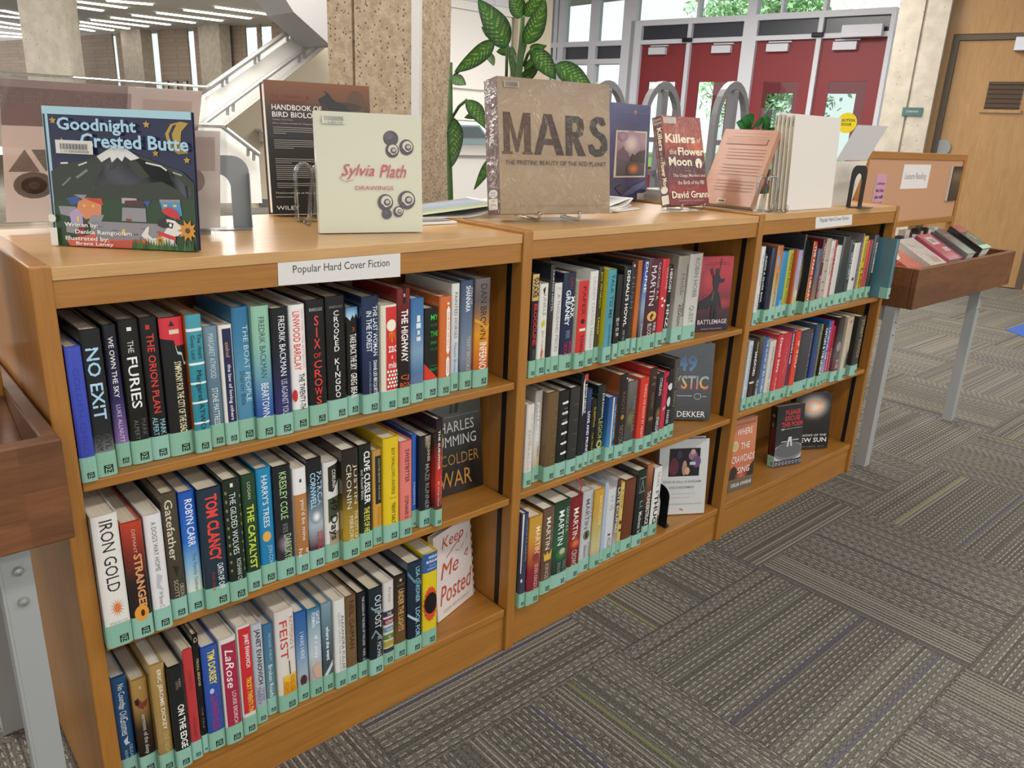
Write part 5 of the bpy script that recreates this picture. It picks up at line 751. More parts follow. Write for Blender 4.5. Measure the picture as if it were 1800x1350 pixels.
face_book('large tan plastic-wrapped book with huge brown capitals, on the middle case', (.975, .15), (1.272, .082), Z[1]+.011, .3, .064, '947e68', mars, lean=8, group='display books on top', m=crinkle, scol='5a3a34', sels=[T('MARS', 'd8d0cc', .3, .47, .34, .5, .014), T('THE PRISTINE BEAUTY', '9a8884', .49, .72, .14, .72), T('OF THE RED PLANET', '9a8884', .49, .7, .14, .44), O('d8d4d0', .5, .845, .34, .032), H('NEW', '4a4644', .28, .72, .83, .843), H('BOOK', '4a4644', .28, .72, .85, .862), R('cfc8bc', .15, .85, .88, .965), H('Q', '5a5650', .4, .6, .89, .905), H('639', '5a5650', .3, .7, .92, .935)], pages='d0c4b0')
blue = [V(['3c3f6c', '44486f', '3a3d70', '2f3468', '34386a'], 0, 1, 0, 1), O('a8743c', .6, .08, .05, .026, 4), LN('5c6088', .004, (.2, .085), (.98, .085)), P('d0c4b0', (.13, .27), (.93, .27), (.93, .75), (.1, .75)), V(['9c8494', 'a88a98', '8c7484', '5a5460', '4a4650', '3c3c48'], .16, .9, .285, .735), G('d8ccc8', '9a8490', .52, .4, .26, .13), P('6a5468', (.17, .56), (.2, .48), (.3, .44), (.33, .42), (.36, .46), (.46, .5), (.46, .58)), P('3c3438', (.5, .58), (.55, .5), (.62, .52), (.72, .48), (.9, .46), (.9, .6)), G('d87a3c', '4a4448', .6, .66, .18, .07), G('a88aa0', '8c7888', .3, .33, .12, .05), P('2c2f58', (.15, .86), (.3, .82), (.5, .85), (.6, .9), (.3, .93)), P('5a6090', (.3, .95), (.6, .84), (.95, .78), (.9, .84), (.6, .92)), R('b8b4b0', .72, .94, .92, .99)]
face_book('dark blue book with a framed fiery painting, behind the tan book', (1.69, .46), (1.893, .472), Z[1], .298, .028, '3a3d70', blue, lean=3, group='display books on top')
kil = [V(['8c3a30', '94402e', 'a84a30', '6a2c30', '4a2a34', '6a2830', '8c2c30', '6a2830'], 0, 1, 0, 1), G('c05a34', '94402e', .8, .33, .3, .12), R('b0a49c', .04, .36, .015, .085), H('Killers', 'e4dcc4', .04, .8, .2, .3, .03), H('of', 'd8c8a8', .84, .94, .23, .29, .01), H('the', 'd8c8a8', .1, .28, .37, .43, .014), H('Flower', 'e4dcc4', .32, .99, .35, .44, .03), H('Moon', 'e4dcc4', .06, .64, .46, .56, .03), O('e4dcc4', .82, .53, .09, .06), R('3a2420', .8, .84, .54, .59), O('3a2420', .82, .535, .015, .01, 8), LN('b09a8c', .005, (.42, .615), (.58, .615)), H('The Osage Murders and', 'd8ccb8', .12, .95, .65, .695, .006), H('the Birth of the FBI', 'd8ccb8', .22, .9, .725, .77, .006), LN('a88070', .005, (.42, .82), (.58, .82)), H('David Grann', 'e4dcc4', .04, .98, .845, .925, .022), H('AUTHOR OF THE LOST CITY OF Z', 'c8b0a0', .2, .85, .95, .962)]
face_book('red-black thick book in shiny plastic leaning on a clear easel', (1.632, .17), (1.81, .165), Z[1]+.011, .252, .032, '7a3030', kil, lean=16, group='display books on top', m=crinkle, scol='5a2c2a', sels=[H('David', 'd8ccb0', .1, .95, .02, .05), H('Grann', 'd8ccb0', .1, .95, .06, .09), T('Killers', 'e4dcc4', .13, .38, .5, .66, .02), T('of the', 'c8b8a0', .4, .5, .3, .6), T('Flower Moon', 'e4dcc4', .51, .82, .5, .66, .02), T('The Osage Murders and the Birth of the FBI', 'b8a090', .15, .8, .16, .2), O('d8d4cc', .5, .82, .4, .04), R('d8d4c8', .1, .9, .88, .98)], lab=0)
face_book('salmon paperback leaning far back, text side out, beside the white folders', (1.872, .25), (1.89, .075), Z[2], .252, .026, 'b08068,b4846c,b0806a', [R('9a6c58', .2, .92, .05+.042*i, .052+.042*i+.006) for i in range(19) if i % 5 != 4]+[R('a8745e', .12, .88, .12, .2)]+[R('c8b89c', .36, .52, .93, .985), R('5a4a40', .38, .5, .945, .97)], lean=29, spine='R', m=print_mat, soft=True, group='display books on top', pages='d8c8b0', back='3a3030')
# white folders of newspapers, stood on end
def folder(k, bl, br, h, lean, label):
    w, rz = frame(bl, br); r = thing('folder', label, 'folder', (bl[0], bl[1], Z[2]), rz, 'white folders on the right bookcase')
    a = math.radians(lean); sl, cl = math.sin(a), math.cos(a); mb = MB()
    q = lambda x, u, d: (x, u*sl+d, u*cl+.0005)
    mb.add([q(0, 0, 0), q(w, 0, 0), q(w, h, 0), q(0, h, 0), q(0, 0, .0016), q(w, 0, .0016), q(w, h, .0016), q(0, h, .0016)], [(0,1,2,3),(4,7,6,5),(0,4,5,1),(1,5,6,2),(2,6,7,3),(3,7,4,0)], hx('d6d0c8')); mb.build('front_flap', paper_mat, r)
    mb = MB(); mb.add([q(.0, 0, .008), q(w*.96, 0, .008), q(w*.96, h*.985, .008), q(0, h*.985, .008), q(0, 0, .0095), q(w*.96, 0, .0095), q(w*.96, h*.985, .0095), q(0, h*.985, .0095)], [(0,1,2,3),(4,7,6,5),(0,4,5,1),(1,5,6,2),(2,6,7,3),(3,7,4,0)], hx('d2cbc0')); mb.build('back_flap', paper_mat, r)
    mb = MB()
    for i in range(3):
        d = .0022+.0019*i; mb.add([q(.002, .002, d), q(w*.9, .002, d), q(w*.9, h*(.93-.03*i), d), q(.002, h*(.93-.03*i), d), q(.002, .002, d+.0014), q(w*.9, .002, d+.0014), q(w*.9, h*(.93-.03*i), d+.0014), q(.002, h*(.93-.03*i), d+.0014)], [(0,1,2,3),(4,7,6,5),(0,4,5,1),(1,5,6,2),(2,6,7,3),(3,7,4,0)], hx('cdbb98'))
    mb.build('papers', page_mat, r)
FO = ['frontmost white folder standing on the right bookcase', 'second white folder behind the front one, on the right bookcase', 'third white folder from the front, on the right bookcase', 'fourth white folder from the front, on the right bookcase', 'rearmost and shortest-looking white folder in the standing row']
for k in range(5):
    folder(k, (2.045-.0055*k, .045+.0105*k), (2.34-.0055*k, .05+.0105*k), .283-.004*(k % 2)+.006*(k == 3), 3, FO[k])
# clear easels
thin = bpy.data.materials.new('clear_plastic_sheet'); thin.use_nodes = True; easel_m = bpy.data.materials.new('clear_easel_plastic'); easel_m.use_nodes = True
def _thin(m, tint, fac, rough=.05):
    nt = m.node_tree; N, L = nt.nodes, nt.links; N.clear(); o = N.new('ShaderNodeOutputMaterial'); t = N.new('ShaderNodeBsdfTransparent'); t.inputs[0].default_value = hx(tint)
    g = N.new('ShaderNodeBsdfGlossy'); g.inputs['Roughness'].default_value = rough; f = N.new('ShaderNodeLayerWeight'); f.inputs[0].default_value = .5
    pw_ = N.new('ShaderNodeMath'); pw_.operation = 'POWER'; pw_.inputs[1].default_value = 4; L.new(f.outputs['Facing'], pw_.inputs[0])
    a = N.new('ShaderNodeMath'); a.operation = 'MULTIPLY_ADD'; a.inputs[1].default_value = .5; a.inputs[2].default_value = .02+fac; mx_ = N.new('ShaderNodeMixShader')
    L.new(pw_.outputs[0], a.inputs[0]); L.new(a.outputs[0], mx_.inputs[0]); L.new(t.outputs[0], mx_.inputs[1]); L.new(g.outputs[0], mx_.inputs[2]); L.new(mx_.outputs[0], o.inputs[0])
_thin(thin, 'fafbfb', .01); _thin(easel_m, 'dfe4e6', .14, .08)
def easel(label, x, y, z, rz, w=.1, h=.115, lip=True, dp=.05, ln=0):
    """two bent strips: up the back over an arch, and forward along the table to a lip"""
    r = thing('book_easel', label, 'easel', (x, y, z+.0058), rz, 'clear acrylic easels')
    arch = MB()
    for s in (-1, 1):
        k_ = math.tan(math.radians(ln)); pts = [(s*w/2, dp+.005, 0), (s*w/2, dp+.005+k_*h*.75, h*.75)]+[(s*(w/2-w/4)+s*w/4*math.cos(t*PI/8), dp+.005+.001*t+k_*(h*.75+w*.3*math.sin(t*PI/8)), h*.75+w*.3*math.sin(t*PI/8)) for t in range(1, 9)]+[(0.006*s, dp+.016+k_*h*.3, h*.3), (.006*s, dp+.02, 0)]
        arch.tube(pts, .0048, 6)
    arch.build('back_arch', easel_m, r, smooth=True)
    for s in (-1, 1):
        p = MB(); p.tube([(s*w/2*.8, dp-.001, 0), (s*w/2*.8, -.028, 0), (s*w/2*.8, -.034, .004), (s*w/2*.8, -.036, .02 if lip else .008)], .0045, 6); p.build('foot', easel_m, r, smooth=True)
    p = MB(); p.box((-w/2, dp, -.005), (w/2, dp+.02, -.0052+.0002)); p.build('base_bar', easel_m, r)
easel('clear easel between the pale green book and the black textbook', .6, .3, Z[0], -.26, .075, .125)
easel('clear easel under the large tan book', 1.1295, .14, Z[1], -.225, .14, .1, dp=.046, ln=9)
easel('clear easel holding the shiny red-black book', 1.722, .1925, Z[1], -.028, .13, .12, dp=.018, ln=18)
easel('clear easel standing in front of the salmon paperback', 1.925, .028, Z[2], -.3, .075, .1, dp=.02)
# clear sign holders seen from behind
def sign_holder(label, x0, x1, yb, yt, zb, zt, yb2=None, art=None, pc='b8a49c', foot=.07):
    r = thing('sign_holder', label, 'sign holder', (x0, yb, zb), 0, 'clear sign holders on the left bookcase'); w = x1-x0; s = (yt-yb)/(zt-zb); h = zt-zb; sk = (yb2-yb)/w if yb2 else 0
    q = lambda x, z, d: (x, s*z+d+sk*x, z+.0006)
    for nm, d in (('front_sheet', 0), ('rear_sheet', .006)):
        mb = MB(); mb.add([q(0, .004, d), q(w, .004, d), q(w, h, d), q(0, h, d), q(0, .004, d+.002), q(w, .004, d+.002), q(w, h, d+.002), q(0, h, d+.002)], [(0,1,2,3),(4,7,6,5),(0,4,5,1),(1,5,6,2),(2,6,7,3),(3,7,4,0)]); mb.build(nm, thin, r)
    mb = MB(); mb.box((0, min(0, sk*w), 0), (w, foot, .0024)); mb.build('foot', thin, r)
    mb = MB(); mb.tube([q(0, h, .004), q(w, h, .004)], .0028, 6); mb.build('top_rim', acrylic, r)
    mb = MB(); fn = lambda u, v, l: q(.012+(w-.024)*u, .012+(h-.02)*(1-v), .0034-l*.8)
    b = hx(pc); mb.add([fn(0, 0, 0), fn(1, 0, 0), fn(1, 1, 0), fn(0, 1, 0)], [(0, 1, 2, 3)], b); emit_print(mb, art, fn, asp=w/h); mb.build('paper_insert', translucent, r)
translucent = mat('back_of_paper', rough=.8, attr=True)
nt, N, L, b = nodes(translucent); tb_ = N.new('ShaderNodeBsdfTranslucent'); mxs = N.new('ShaderNodeMixShader'); mxs.inputs[0].default_value = .72
a_ = [q for q in N if q.type == 'ATTRIBUTE'][0]; L.new(a_.outputs['Color'], tb_.inputs[0]); L.new(b.outputs[0], mxs.inputs[1]); L.new(tb_.outputs[0], mxs.inputs[2])
see_ = N.new('ShaderNodeBsdfTransparent'); mx2 = N.new('ShaderNodeMixShader'); mx2.inputs[0].default_value = .22; L.new(mxs.outputs[0], mx2.inputs[1]); L.new(see_.outputs[0], mx2.inputs[2])
L.new(mx2.outputs[0], [q for q in N if q.type == 'OUTPUT_MATERIAL'][0].inputs[0])
def M(s, col, u0, u1, v0, v1, b=0): return H(s, col, u1, u0, v0, v1, b)                  # the same words seen through the sheet from behind: mirrored
sign_holder('large clear sign holder seen from behind, left end of the top', -.03+.07, .385, .44, .3, Z[0], 1.306, art=[
    R('9c8c8c', 0, .6, 0, .3), V(['d0c0c0', 'dcccc6', 'e4d0c4', 'e0d0c8', 'ece2de'], 0, 1, 0, 1), R('bcaaaa', .0, .62, .05, .3), M('Check Out Colorado State Parks', 'dcd2d2', -.0, .58, .075, .15),
    R('f0e8e4', .64, 1, 0, 1), R('e4d8d2', .68, .95, .08, .26), P('6a5a5a', (.02, .62), (.1, .46), (.17, .62)), P('5a6450', (.13, .46), (.26, .46), (.2, .62)), M('CDE', 'c8bab0', .05, .14, .58, .61), M('CO', 'd0c8b8', .15, .24, .48, .53), O('4a3c38', .14, .72, .1, .1), O('c0aea4', .14, .72, .08, .08), O('4a3c38', .14, .72, .065, .065), O('a89a90', .14, .72, .03, .03)], foot=.08)
sign_holder('small clear sign holder seen from behind, beside the mountain picture book', .255, .372, .235, .2, Z[0], 1.238, art=[V(['d8cac6', 'e0d0ca', 'ece4e0', 'f4f0ec'], 0, 1, 0, 1), R('ccbcba', .05, .9, .06, .4), M('Check Out', 'c8bcb8', .2, .85, .08, .17), O('a89490', .5, .5, .2, .12)], pc='d0c8c2', foot=.05)
def plate_bookend(label, x, y, z, rz, w, h, leg, m, flange=False, base=.1):
    r = thing('bookend', label, 'bookend', (x, y, z), rz, 'metal bookends'); mb = MB(); n = 12; rc = w*.28
    out = [(-w/2, 0), (-w/2, h-rc)]+[(-w/2+rc-rc*math.cos(PI/2*i/n), h-rc+rc*math.sin(PI/2*i/n)) for i in range(1, n+1)]+[(w/2-rc+rc*math.sin(PI/2*i/n), h-rc+rc*math.cos(PI/2*i/n)) for i in range(n+1)]+[(w/2, 0), (w/2-leg, 0)]
    ri = w/2-leg; out += [(w/2-leg, h-leg-ri)]+[(ri*math.cos(PI*i/n), h-leg*1.15-ri+ri*math.sin(PI*i/n)*1.25) for i in range(1, n)]+[(-w/2+leg, h-leg-ri), (-w/2+leg, 0)]
    mb.prism([(a, 0, b+.0015) for a, b in out], (0, .0016, 0)); mb.build('upright_plate', m, r)
    mb = MB(); bw = w*.98; pts = [(-bw/2, .0, .0003), (-bw/2, -base+.02, .0003)]+[(-bw/2*math.cos(PI*i/n), -base+.02-.02*math.sin(PI*i/n), .0003) for i in range(1, n)]+[(bw/2, -base+.02, .0003), (bw/2, 0, .0003)]
    mb.prism(pts, (0, 0, .0012)); mb.build('base_plate', m, r)
    if flange: mb = MB(); mb.box((w/2-.002, -.022, .0015), (w/2, -.0004, h*.78)); mb.build('side_flange', m, r)
plate_bookend('grey metal bookend behind the small sign holder', .402, .335, Z[0], -.36, .115, .137, .036, grey_metal, True, .05)
plate_bookend('black metal bookend standing on the right bookcase end', 2.482, .04, Z[2], -.02, .108, .136, .028, black_metal, False, .055)
plate_bookend('black metal bookend at the end of the lowest middle row', 1.58, .085, SH[1][2]+.0003, PI/2, .12, .135, .03, black_metal, False, .034)
# a tall folded paper sign behind the right-hand bookend
r = thing('folded_paper_sign', 'white creased paper sign leaning beyond the folders', 'sign', (2.36, .1, Z[2]), 0)
o3 = Vector((2.36, .1, Z[2])); fp = lambda px, py, yy: at(px, py, 'y', yy)-o3
mb = MB(); mb.prism([fp(1458, 360, .1), fp(1494, 361, .085), fp(1525, 282.5, .085), fp(1469, 284, .1)], (0, .0015, 0), hx('cfc8bc')); mb.build('lower_fold', paper_mat, r)
mb = MB(); mb.prism([fp(1470, 282, .1), fp(1524, 281.8, .085), fp(1561, 222, .05), fp(1508, 219.5, .065)], (0, .0015, 0), hx('c6c4c4')); mb.build('upper_fold', paper_mat, r)
# paper shelf signs taped to the top rails
def shelf_sign(label, q, i, text):
    P_ = [at(x, y, 'y', .006) for x, y in q]; o = P_[3]; r = MB(); d = Vector((0, -.0012, 0))
    P2 = [p+Vector((0, -.0002, 0)) for p in P_]
    r.prism(P2, d, hx('d4d2ce'))
    fn = lambda u, v, l: (P2[0].lerp(P2[1], u)).lerp(P2[3].lerp(P2[2], u), v)+d+Vector((0, -l, 0))
    emit_print(r, [H(text, '3c3a38', .11, .9, .36, .7)], fn)
    tag(r.build('shelf_sign', paper_mat), label, 'sign', 'paper shelf signs')
shelf_sign('white paper shelf sign on the left bookcase rail', [(487, 449), (703, 434), (703, 486), (489, 502)], 0, 'Popular Hard Cover Fiction')
shelf_sign('small white paper shelf sign on the right bookcase rail', [(1434, 373.5), (1498, 369.5), (1496.5, 395), (1432.5, 402)], 2, 'Popular Hard Cover Fiction')
# papers and brochures lying at the back of the cases
def magazine(label, x, y, z, rz, w, d, cols, curl=.012, group='papers lying at the back', n=8, t=.002, name='magazine'):
    r = thing(name, label, 'magazine', (x, y, z), rz, group); mb = MB()
    hh = lambda u: curl*max(0, (u-.55)/.45)**2
    vs = [(w*(i/n-.5), dd, hh(i/n)+tt) for tt in (0, t) for i in range(n+1) for dd in (-d/2, d/2)]; o = 2*(n+1); fs = []
    for i in range(n): fs += [(2*i, 2*i+1, 2*i+3, 2*i+2), (o+2*i, o+2*i+2, o+2*i+3, o+2*i+1), (2*i, 2*i+2, o+2*i+2, o+2*i), (2*i+1, o+2*i+1, o+2*i+3, 2*i+3)]
    fs += [(0, o, o+1, 1), (2*n, 2*n+1, o+2*n+1, o+2*n)]
    mb.add(vs, fs, hx('dcdad4'))
    emit_print(mb, [V(cols, .03, .97, .05, .95)], lambda u, v, l: (w*(u-.5), d*(.5-v), t+hh(u)+l+.0006)); mb.build('sheets', paper_mat, r)
magazine('folded newspaper with pale green and blue pictures, beside the pale green book', .955, .36, Z[1]+.0014, -.2, .26, .2, ['8a8c80', 'a4b0c0', '9caac4', 'a8b080', 'c0c4b0'], .03)
magazine('newspaper lying under the green and blue one', .775, .3, Z[0]+.0005, -.04, .25, .17, ['c8c8c4', 'a8a8a4', '5a585a'], .0, t=.0048)
magazine('open white brochure behind the tan book spine', 1.2, .42, Z[1]+.001, .1, .2, .16, ['d8d6d2', 'cfcdca', 'd4d2ce'], .02, t=.008)
for k, (dx, dy, a_) in enumerate(((0, 0, .2), (.01, .015, .5), (-.01, .01, .35))):
    magazine(['lowest white leaflet fanned beside the dark blue book', 'middle white leaflet fanned beside the dark blue book', 'top white leaflet fanned beside the dark blue book'][k], 1.5+dx, .3+dy, Z[1]+.0005+.0045*k, a_, .2, .12, ['cfccc8', '8a8a8c', 'd4d2ce'], .018 if k == 2 else .0, t=.004)
for k in range(4):
    magazine(['lowest', 'second', 'third', 'topmost'][k]+' dark-edged booklet in the pile behind the red-black book', 2.0+.006*(k % 2), .44, Z[2]+.0005+.0085*k, .05*(k % 3), .24, .15, ['d0cecc', 'b8b6b8', 'd4d2d0'], 0, 'booklet pile', t=.008)
# ------------------------------------------------------------------ slant-top display tables at both ends
def display_table(x0, x1, label, full):
    r = thing('display_table', label, 'table', (x0, 0, 0), 0, 'slant-top book display tables'); w = x1-x0; D2 = .5
    zb, zt = .672, .826
    MB().box((0, -.08, zb), (w, -.056, zt)).build('tray_front', dark_wood, r, bevel=.003)
    MB().box((0, D2-.024, zb), (w, D2, zt)).build('tray_front', dark_wood, r, bevel=.003)
    for a in (0, w-.022):
        MB().box((a, -.0555, zb), (a+.022, D2-.0245, zt)).build('tray_side', dark_wood, r, bevel=.003)
    MB().prism([(.0225, -.055, .70), (w-.0225, -.055, .70), (w-.0225, .2, .80), (.0225, .2, .80)], (0, 0, .012)).build('tray_bottom', dark_wood, r)
    MB().prism([(.0225, D2-.025, .70), (w-.0225, D2-.025, .70), (w-.0225, .23, .80), (.0225, .23, .80)], (0, 0, .012)).build('tray_bottom', dark_wood, r)
    hb = thing('hutch', None, None); hb.parent = r
    fz = .93
    for a in (.02, w-.05): MB().box((a, .202, .81), (a+.03, .228, 1.238)).build('stile', wood_z, hb, bevel=.002)
    MB().box((.0505, .202, 1.21), (w-.0505, .228, 1.238)).build('rail', wood_x, hb, bevel=.002)
    MB().box((.0505, .202, fz), (w-.0505, .228, fz+.026)).build('rail', wood_x, hb, bevel=.002)
    MB().box((.0505, .208, fz+.0262), (w-.0505, .222, 1.2098)).build('panel', tack, hb)
    for xx in ((.0, w-.16) if full else (.09, w-.095)):
        for yy in (-.02, D2-.06):
            mb = MB(); mb.box((xx+.002, yy, 0.004), (xx+.006, yy+.042, zb-.0005)); mb.box((xx+.0062, yy, 0.004), (xx+.044, yy+.005, zb-.0005))
            lg = mb.build('leg', leg_metal, r)
            if yy < 0:
                for z in (.563, .614): MB().lathe([(0, -.006), (.006, -.005), (.008, 0)], (0, 0, 0), 12).build('bolt', steel, lg).location = (0, 0, 0)
                for ch, z in zip([c for c in lg.children], (.563, .614)): ch.rotation_euler = (PI/2, 0, 0); ch.rotation_euler = (-PI/2, 0, 0); ch.location = (xx+.026, yy-.0005, z); ch.scale = (1, 1, -1) if False else (1, 1, 1)
        mb = MB(); mb.box((xx+.008, .022, zb-.06), (xx+.012, D2-.064, zb-.0006)); mb.build('end_brace', leg_metal, r)
    return r
tack = mat('tack_panel', 'b98f70', .85, spec=.1); leg_metal = mat('grey_leg_steel', 'a0a3a2', .45, .1)
display_table(-1.078, -.004, 'dark wood display tray table left of the bookcases, cut by the frame edge', False)
display_table(2.845, 3.915, 'dark wood display tray table right of the bookcases, full of books', True)
# what lies in the right-hand tray
def tray_book(label, xb, xf, w, L, t, col, els=(), lift=0, lab=None, m=None):
    a = math.atan2(.1, .255); r = thing('book', label, 'book', (xf, -.05, .7155+lift), 0, 'books lying in the right display tray')
    sl, ca = math.sin(a), math.cos(a); k = (xb-xf)/max(L*ca, 1e-6)
    q = lambda x, y, z: (x+k*y*ca, y*ca-z*sl+.036, y*sl+z*ca)
    mb = MB(); c = hx(col)
    def slab(x0, x1, z0, z1, y0=0, y1=L):
        mb.add([q(x0,y0,z0), q(x1,y0,z0), q(x1,y1,z0), q(x0,y1,z0), q(x0,y0,z1), q(x1,y0,z1), q(x1,y1,z1), q(x0,y1,z1)], [(0,3,2,1),(4,5,6,7),(0,1,5,4),(1,2,6,5),(2,3,7,6),(3,0,4,7)], c)
    slab(0, w, 0, .0024); slab(0, w, t-.0024, t); slab(0, .0024, .0024, t-.0024)
    emit_print(mb, els, lambda u, v, l: q(w*u, L*(1-v), t+l), asp=w/L)
    mb.build('cover', m or mylar_mat, r); pb = MB(); i = .004
    pb.add([q(.0026,i,.0026), q(w-i,i,.0026), q(w-i,L-i,.0026), q(.0026,L-i,.0026), q(.0026,i,t-.0026), q(w-i,i,t-.0026), q(w-i,L-i,t-.0026), q(.0026,L-i,t-.0026)], [(0,3,2,1),(4,5,6,7),(0,1,5,4),(1,2,6,5),(2,3,7,6),(3,0,4,7)], hx('dcd6c8')); pb.build('page_block', page_mat, r)
tray_book('orange-red glossy book at the left end of the right tray', 2.99, 2.93, .13, .19, .04, 'c05038', [P('d8d4cc', (0, .0), (1, .0), (.3, .5), (0, .55))], m=crinkle, lift=.05)
tray_book('white glossy plastic-wrapped book in the right tray', 3.16, 3.075, .16, .2, .05, 'c8c4bc', [LN('a89888', .02, (.1, .2), (.8, .4)), LN('a8a49c', .02, (.2, .6), (.8, .7)), P('b8a090', (.5, .7), (.9, .75), (.8, .95), (.4, .9))], m=crinkle, lift=.055)
tray_book('pink book with white label lying in the right tray', 3.345, 3.25, .145, .2, .06, 'c05a78', [R('dcd4d4', .25, .8, .12, .42), R('a8a0a0', .35, .7, .2, .34), R('e0d8d8', .5, .85, .55, .7), H('LI', '8a4458', .6, .76, .58, .67), LN('e0b8c4', .01, (.1, .92), (.9, .92))], lift=.055)
tray_book('grey book with silver script lying in the right tray', 3.52, 3.42, .1, .2, .08, '6c6c72', [V(['5a5a62', '6c6c72', '84868a'], 0, 1, 0, 1), T('LETTERS', 'b4b4bc', .2, .6, .5)], lift=.05)
tray_book('black book with coral corner, rightmost in the right tray', 3.665, 3.56, .11, .2, .1, '1a1a1c', [R('c0606c', .1, .95, 0, .3), T('SUNJOCKS', 'e0e0e0', .34, .62, .3, .66, .016), T('WAY', 'e0e0e0', .4, .52, .24, .34, .014), R('aadcc6', 0, 1, .86, 1)], lift=.045)
BS = ['3a3c48', 'b8b0a8', '1c1a1a', 'c8c4c0', '24201c', 'a89878', '1a1a1a', '2a2622', 'd0ccc8', '3c3432', 'c4c0bc', '8a8480']
BN = ['navy', 'cream-grey', 'black', 'white', 'brown-black', 'tan', 'jet black', 'umber', 'bright white', 'brown', 'pale', 'grey']
x = 3.24
for k in range(12):
    t = (.022, .045, .03, .05, .03, .028, .03, .02, .03, .03, .04, .05)[k]; r = thing('book', f'{BN[k]} book end, {["first","second","third","fourth","fifth","sixth","seventh","eighth","ninth","tenth","eleventh","twelfth"][k]} from left under the tack board', 'book', (x+t/2, .165, .8135), 0, 'books standing under the tack board')
    mb = MB(); h = .085+.012*((k*5) % 3); mb.box((-t/2, 0, 0), (-t/2+.002, .03, h), hx(BS[k])); mb.box((t/2-.002, 0, 0), (t/2, .03, h), hx(BS[k])); mb.box((-t/2+.002, 0, 0), (t/2-.002, .002, h), hx(BS[k])); emit_print(mb, [R('8a8a88', .2, .8, .2+.1*i, .23+.1*i) for i in range(4)], lambda u, v, l: (-t/2+t*u, -l, h*(1-v))); mb.build('cover', print_mat, r)
    pb = MB(); pb.box((-t/2+.0022, .0024, .002), (t/2-.0022, .029, h-.003), hx('d8d0c0')); pb.build('page_block', page_mat, r); x += t+.0015
def card(name, label, cat, x0, x1, z0, z1, y, t, els, rz=0, m=None, skew=0):
    mb = MB(); q = lambda u, v, l: (x0+(x1-x0)*u+skew*(1-v), y-t-l, z1-(z1-z0)*v)
    mb.prism([q(0, 1, -t), q(1, 1, -t), q(1, 0, -t), q(0, 0, -t)], (0, -t, 0), hx('d8d4d0')); emit_print(mb, els, q); return tag(mb.build(name, m or paper_mat), label, cat)
card('paper_sign', 'white handwritten-style paper sign pinned to the tack board', 'sign', 3.225, 3.5, 1.09, 1.19, .2078, .001, [H('Leisure Reading', '7a7874', .1, .88, .35, .68)], skew=.0)
card('flyer', 'narrow pink flyer with dark lettering on the tack board', 'flyer', 2.985, 3.075, .99, 1.15, .2078, .004, [R('c090a4', 0, 1, 0, 1)]+[H(s, '5a2c4a', .1, .9, .18+.16*i, .27+.16*i, .02) for i, s in enumerate(('I always', 'find that', 'she will', 'kind of', 'carry'))])
card('framed_picture', 'small dark landscape picture at the right of the tack board', 'picture', 3.735, 3.85, 1.03, 1.185, .2078, .01, [R('241f1a', 0, 1, 0, 1), V(['1c1a18', '6a5a44', '4a3c2c', '3a3026', '2c261f'], .1, 1, .05, .95)], m=print_mat)
# ------------------------------------------------------------------ the hall behind
white_paint = mat('white_paint', 'd4d2ce', .7, spec=.2); alu = mat('painted_aluminium', 'd0d2dc', .5, 0); dark_panel = mat('dark_glass_panel', '3a3d46', .25)
red_paint = mat('red_door_paint', '80292e', .5); ceil_m = mat('ceiling_grey', 'd0cec8', .9, spec=.1); beige = mat('beige_wall', 'b4aa98', .8, spec=.2)
glass = bpy.data.materials.new('window_glass'); glass.use_nodes = True; _thin(glass, 'eef4f2', .015, .02)
conc = mat('aggregate_concrete', rough=.9, spec=.15)
def _conc(m, c0, c1, dark, sc, amt):
    nt, N, L, b = nodes(m); tc = N.new('ShaderNodeTexCoord'); n = N.new('ShaderNodeTexNoise'); n.inputs['Scale'].default_value = sc*.35; n.inputs['Detail'].default_value = 6
    L.new(tc.outputs['Object'], n.inputs[0]); r = ramp(N, [(.35, c0), (.65, c1)]); L.new(n.outputs[0], r.inputs[0])
    v = N.new('ShaderNodeTexVoronoi'); v.inputs['Scale'].default_value = sc; L.new(tc.outputs['Object'], v.inputs[0])
    r2 = ramp(N, [(.0, 1.), (amt, 1.), (amt+.05, 0.), (1, 0.)]); L.new(v.outputs['Distance'], r2.inputs[0])
    w = N.new('ShaderNodeSeparateColor'); L.new(v.outputs['Color'], w.inputs[0]); g = N.new('ShaderNodeMath'); g.operation = 'GREATER_THAN'; g.inputs[1].default_value = .62; L.new(w.outputs[0], g.inputs[0])
    k = N.new('ShaderNodeMath'); k.operation = 'MULTIPLY'; L.new(r2.outputs[0], k.inputs[0]); L.new(g.outputs[0], k.inputs[1])
    mx_ = N.new('ShaderNodeMix'); mx_.data_type = 'RGBA'; L.new(k.outputs[0], mx_.inputs[0]); L.new(r.outputs[0], mx_.inputs[6]); mx_.inputs[7].default_value = hx(dark); L.new(mx_.outputs[2], b.inputs['Base Color'])
    bp = N.new('ShaderNodeBump'); bp.inputs['Strength'].default_value = .3 if sc > 40 else .08; bp.inputs['Distance'].default_value = .01; L.new(v.outputs['Distance'], bp.inputs['Height']); L.new(bp.outputs[0], b.inputs['Normal'])
_conc(conc, 'a3917a', 'b9a890', '6a5846', 65, .28)
conc2 = mat('cast_concrete', rough=.9, spec=.15); _conc(conc2, 'aaa296', 'bab2a4', '8a7f70', 26, .12)
brick = mat('pale_brick', rough=.85, spec=.2)
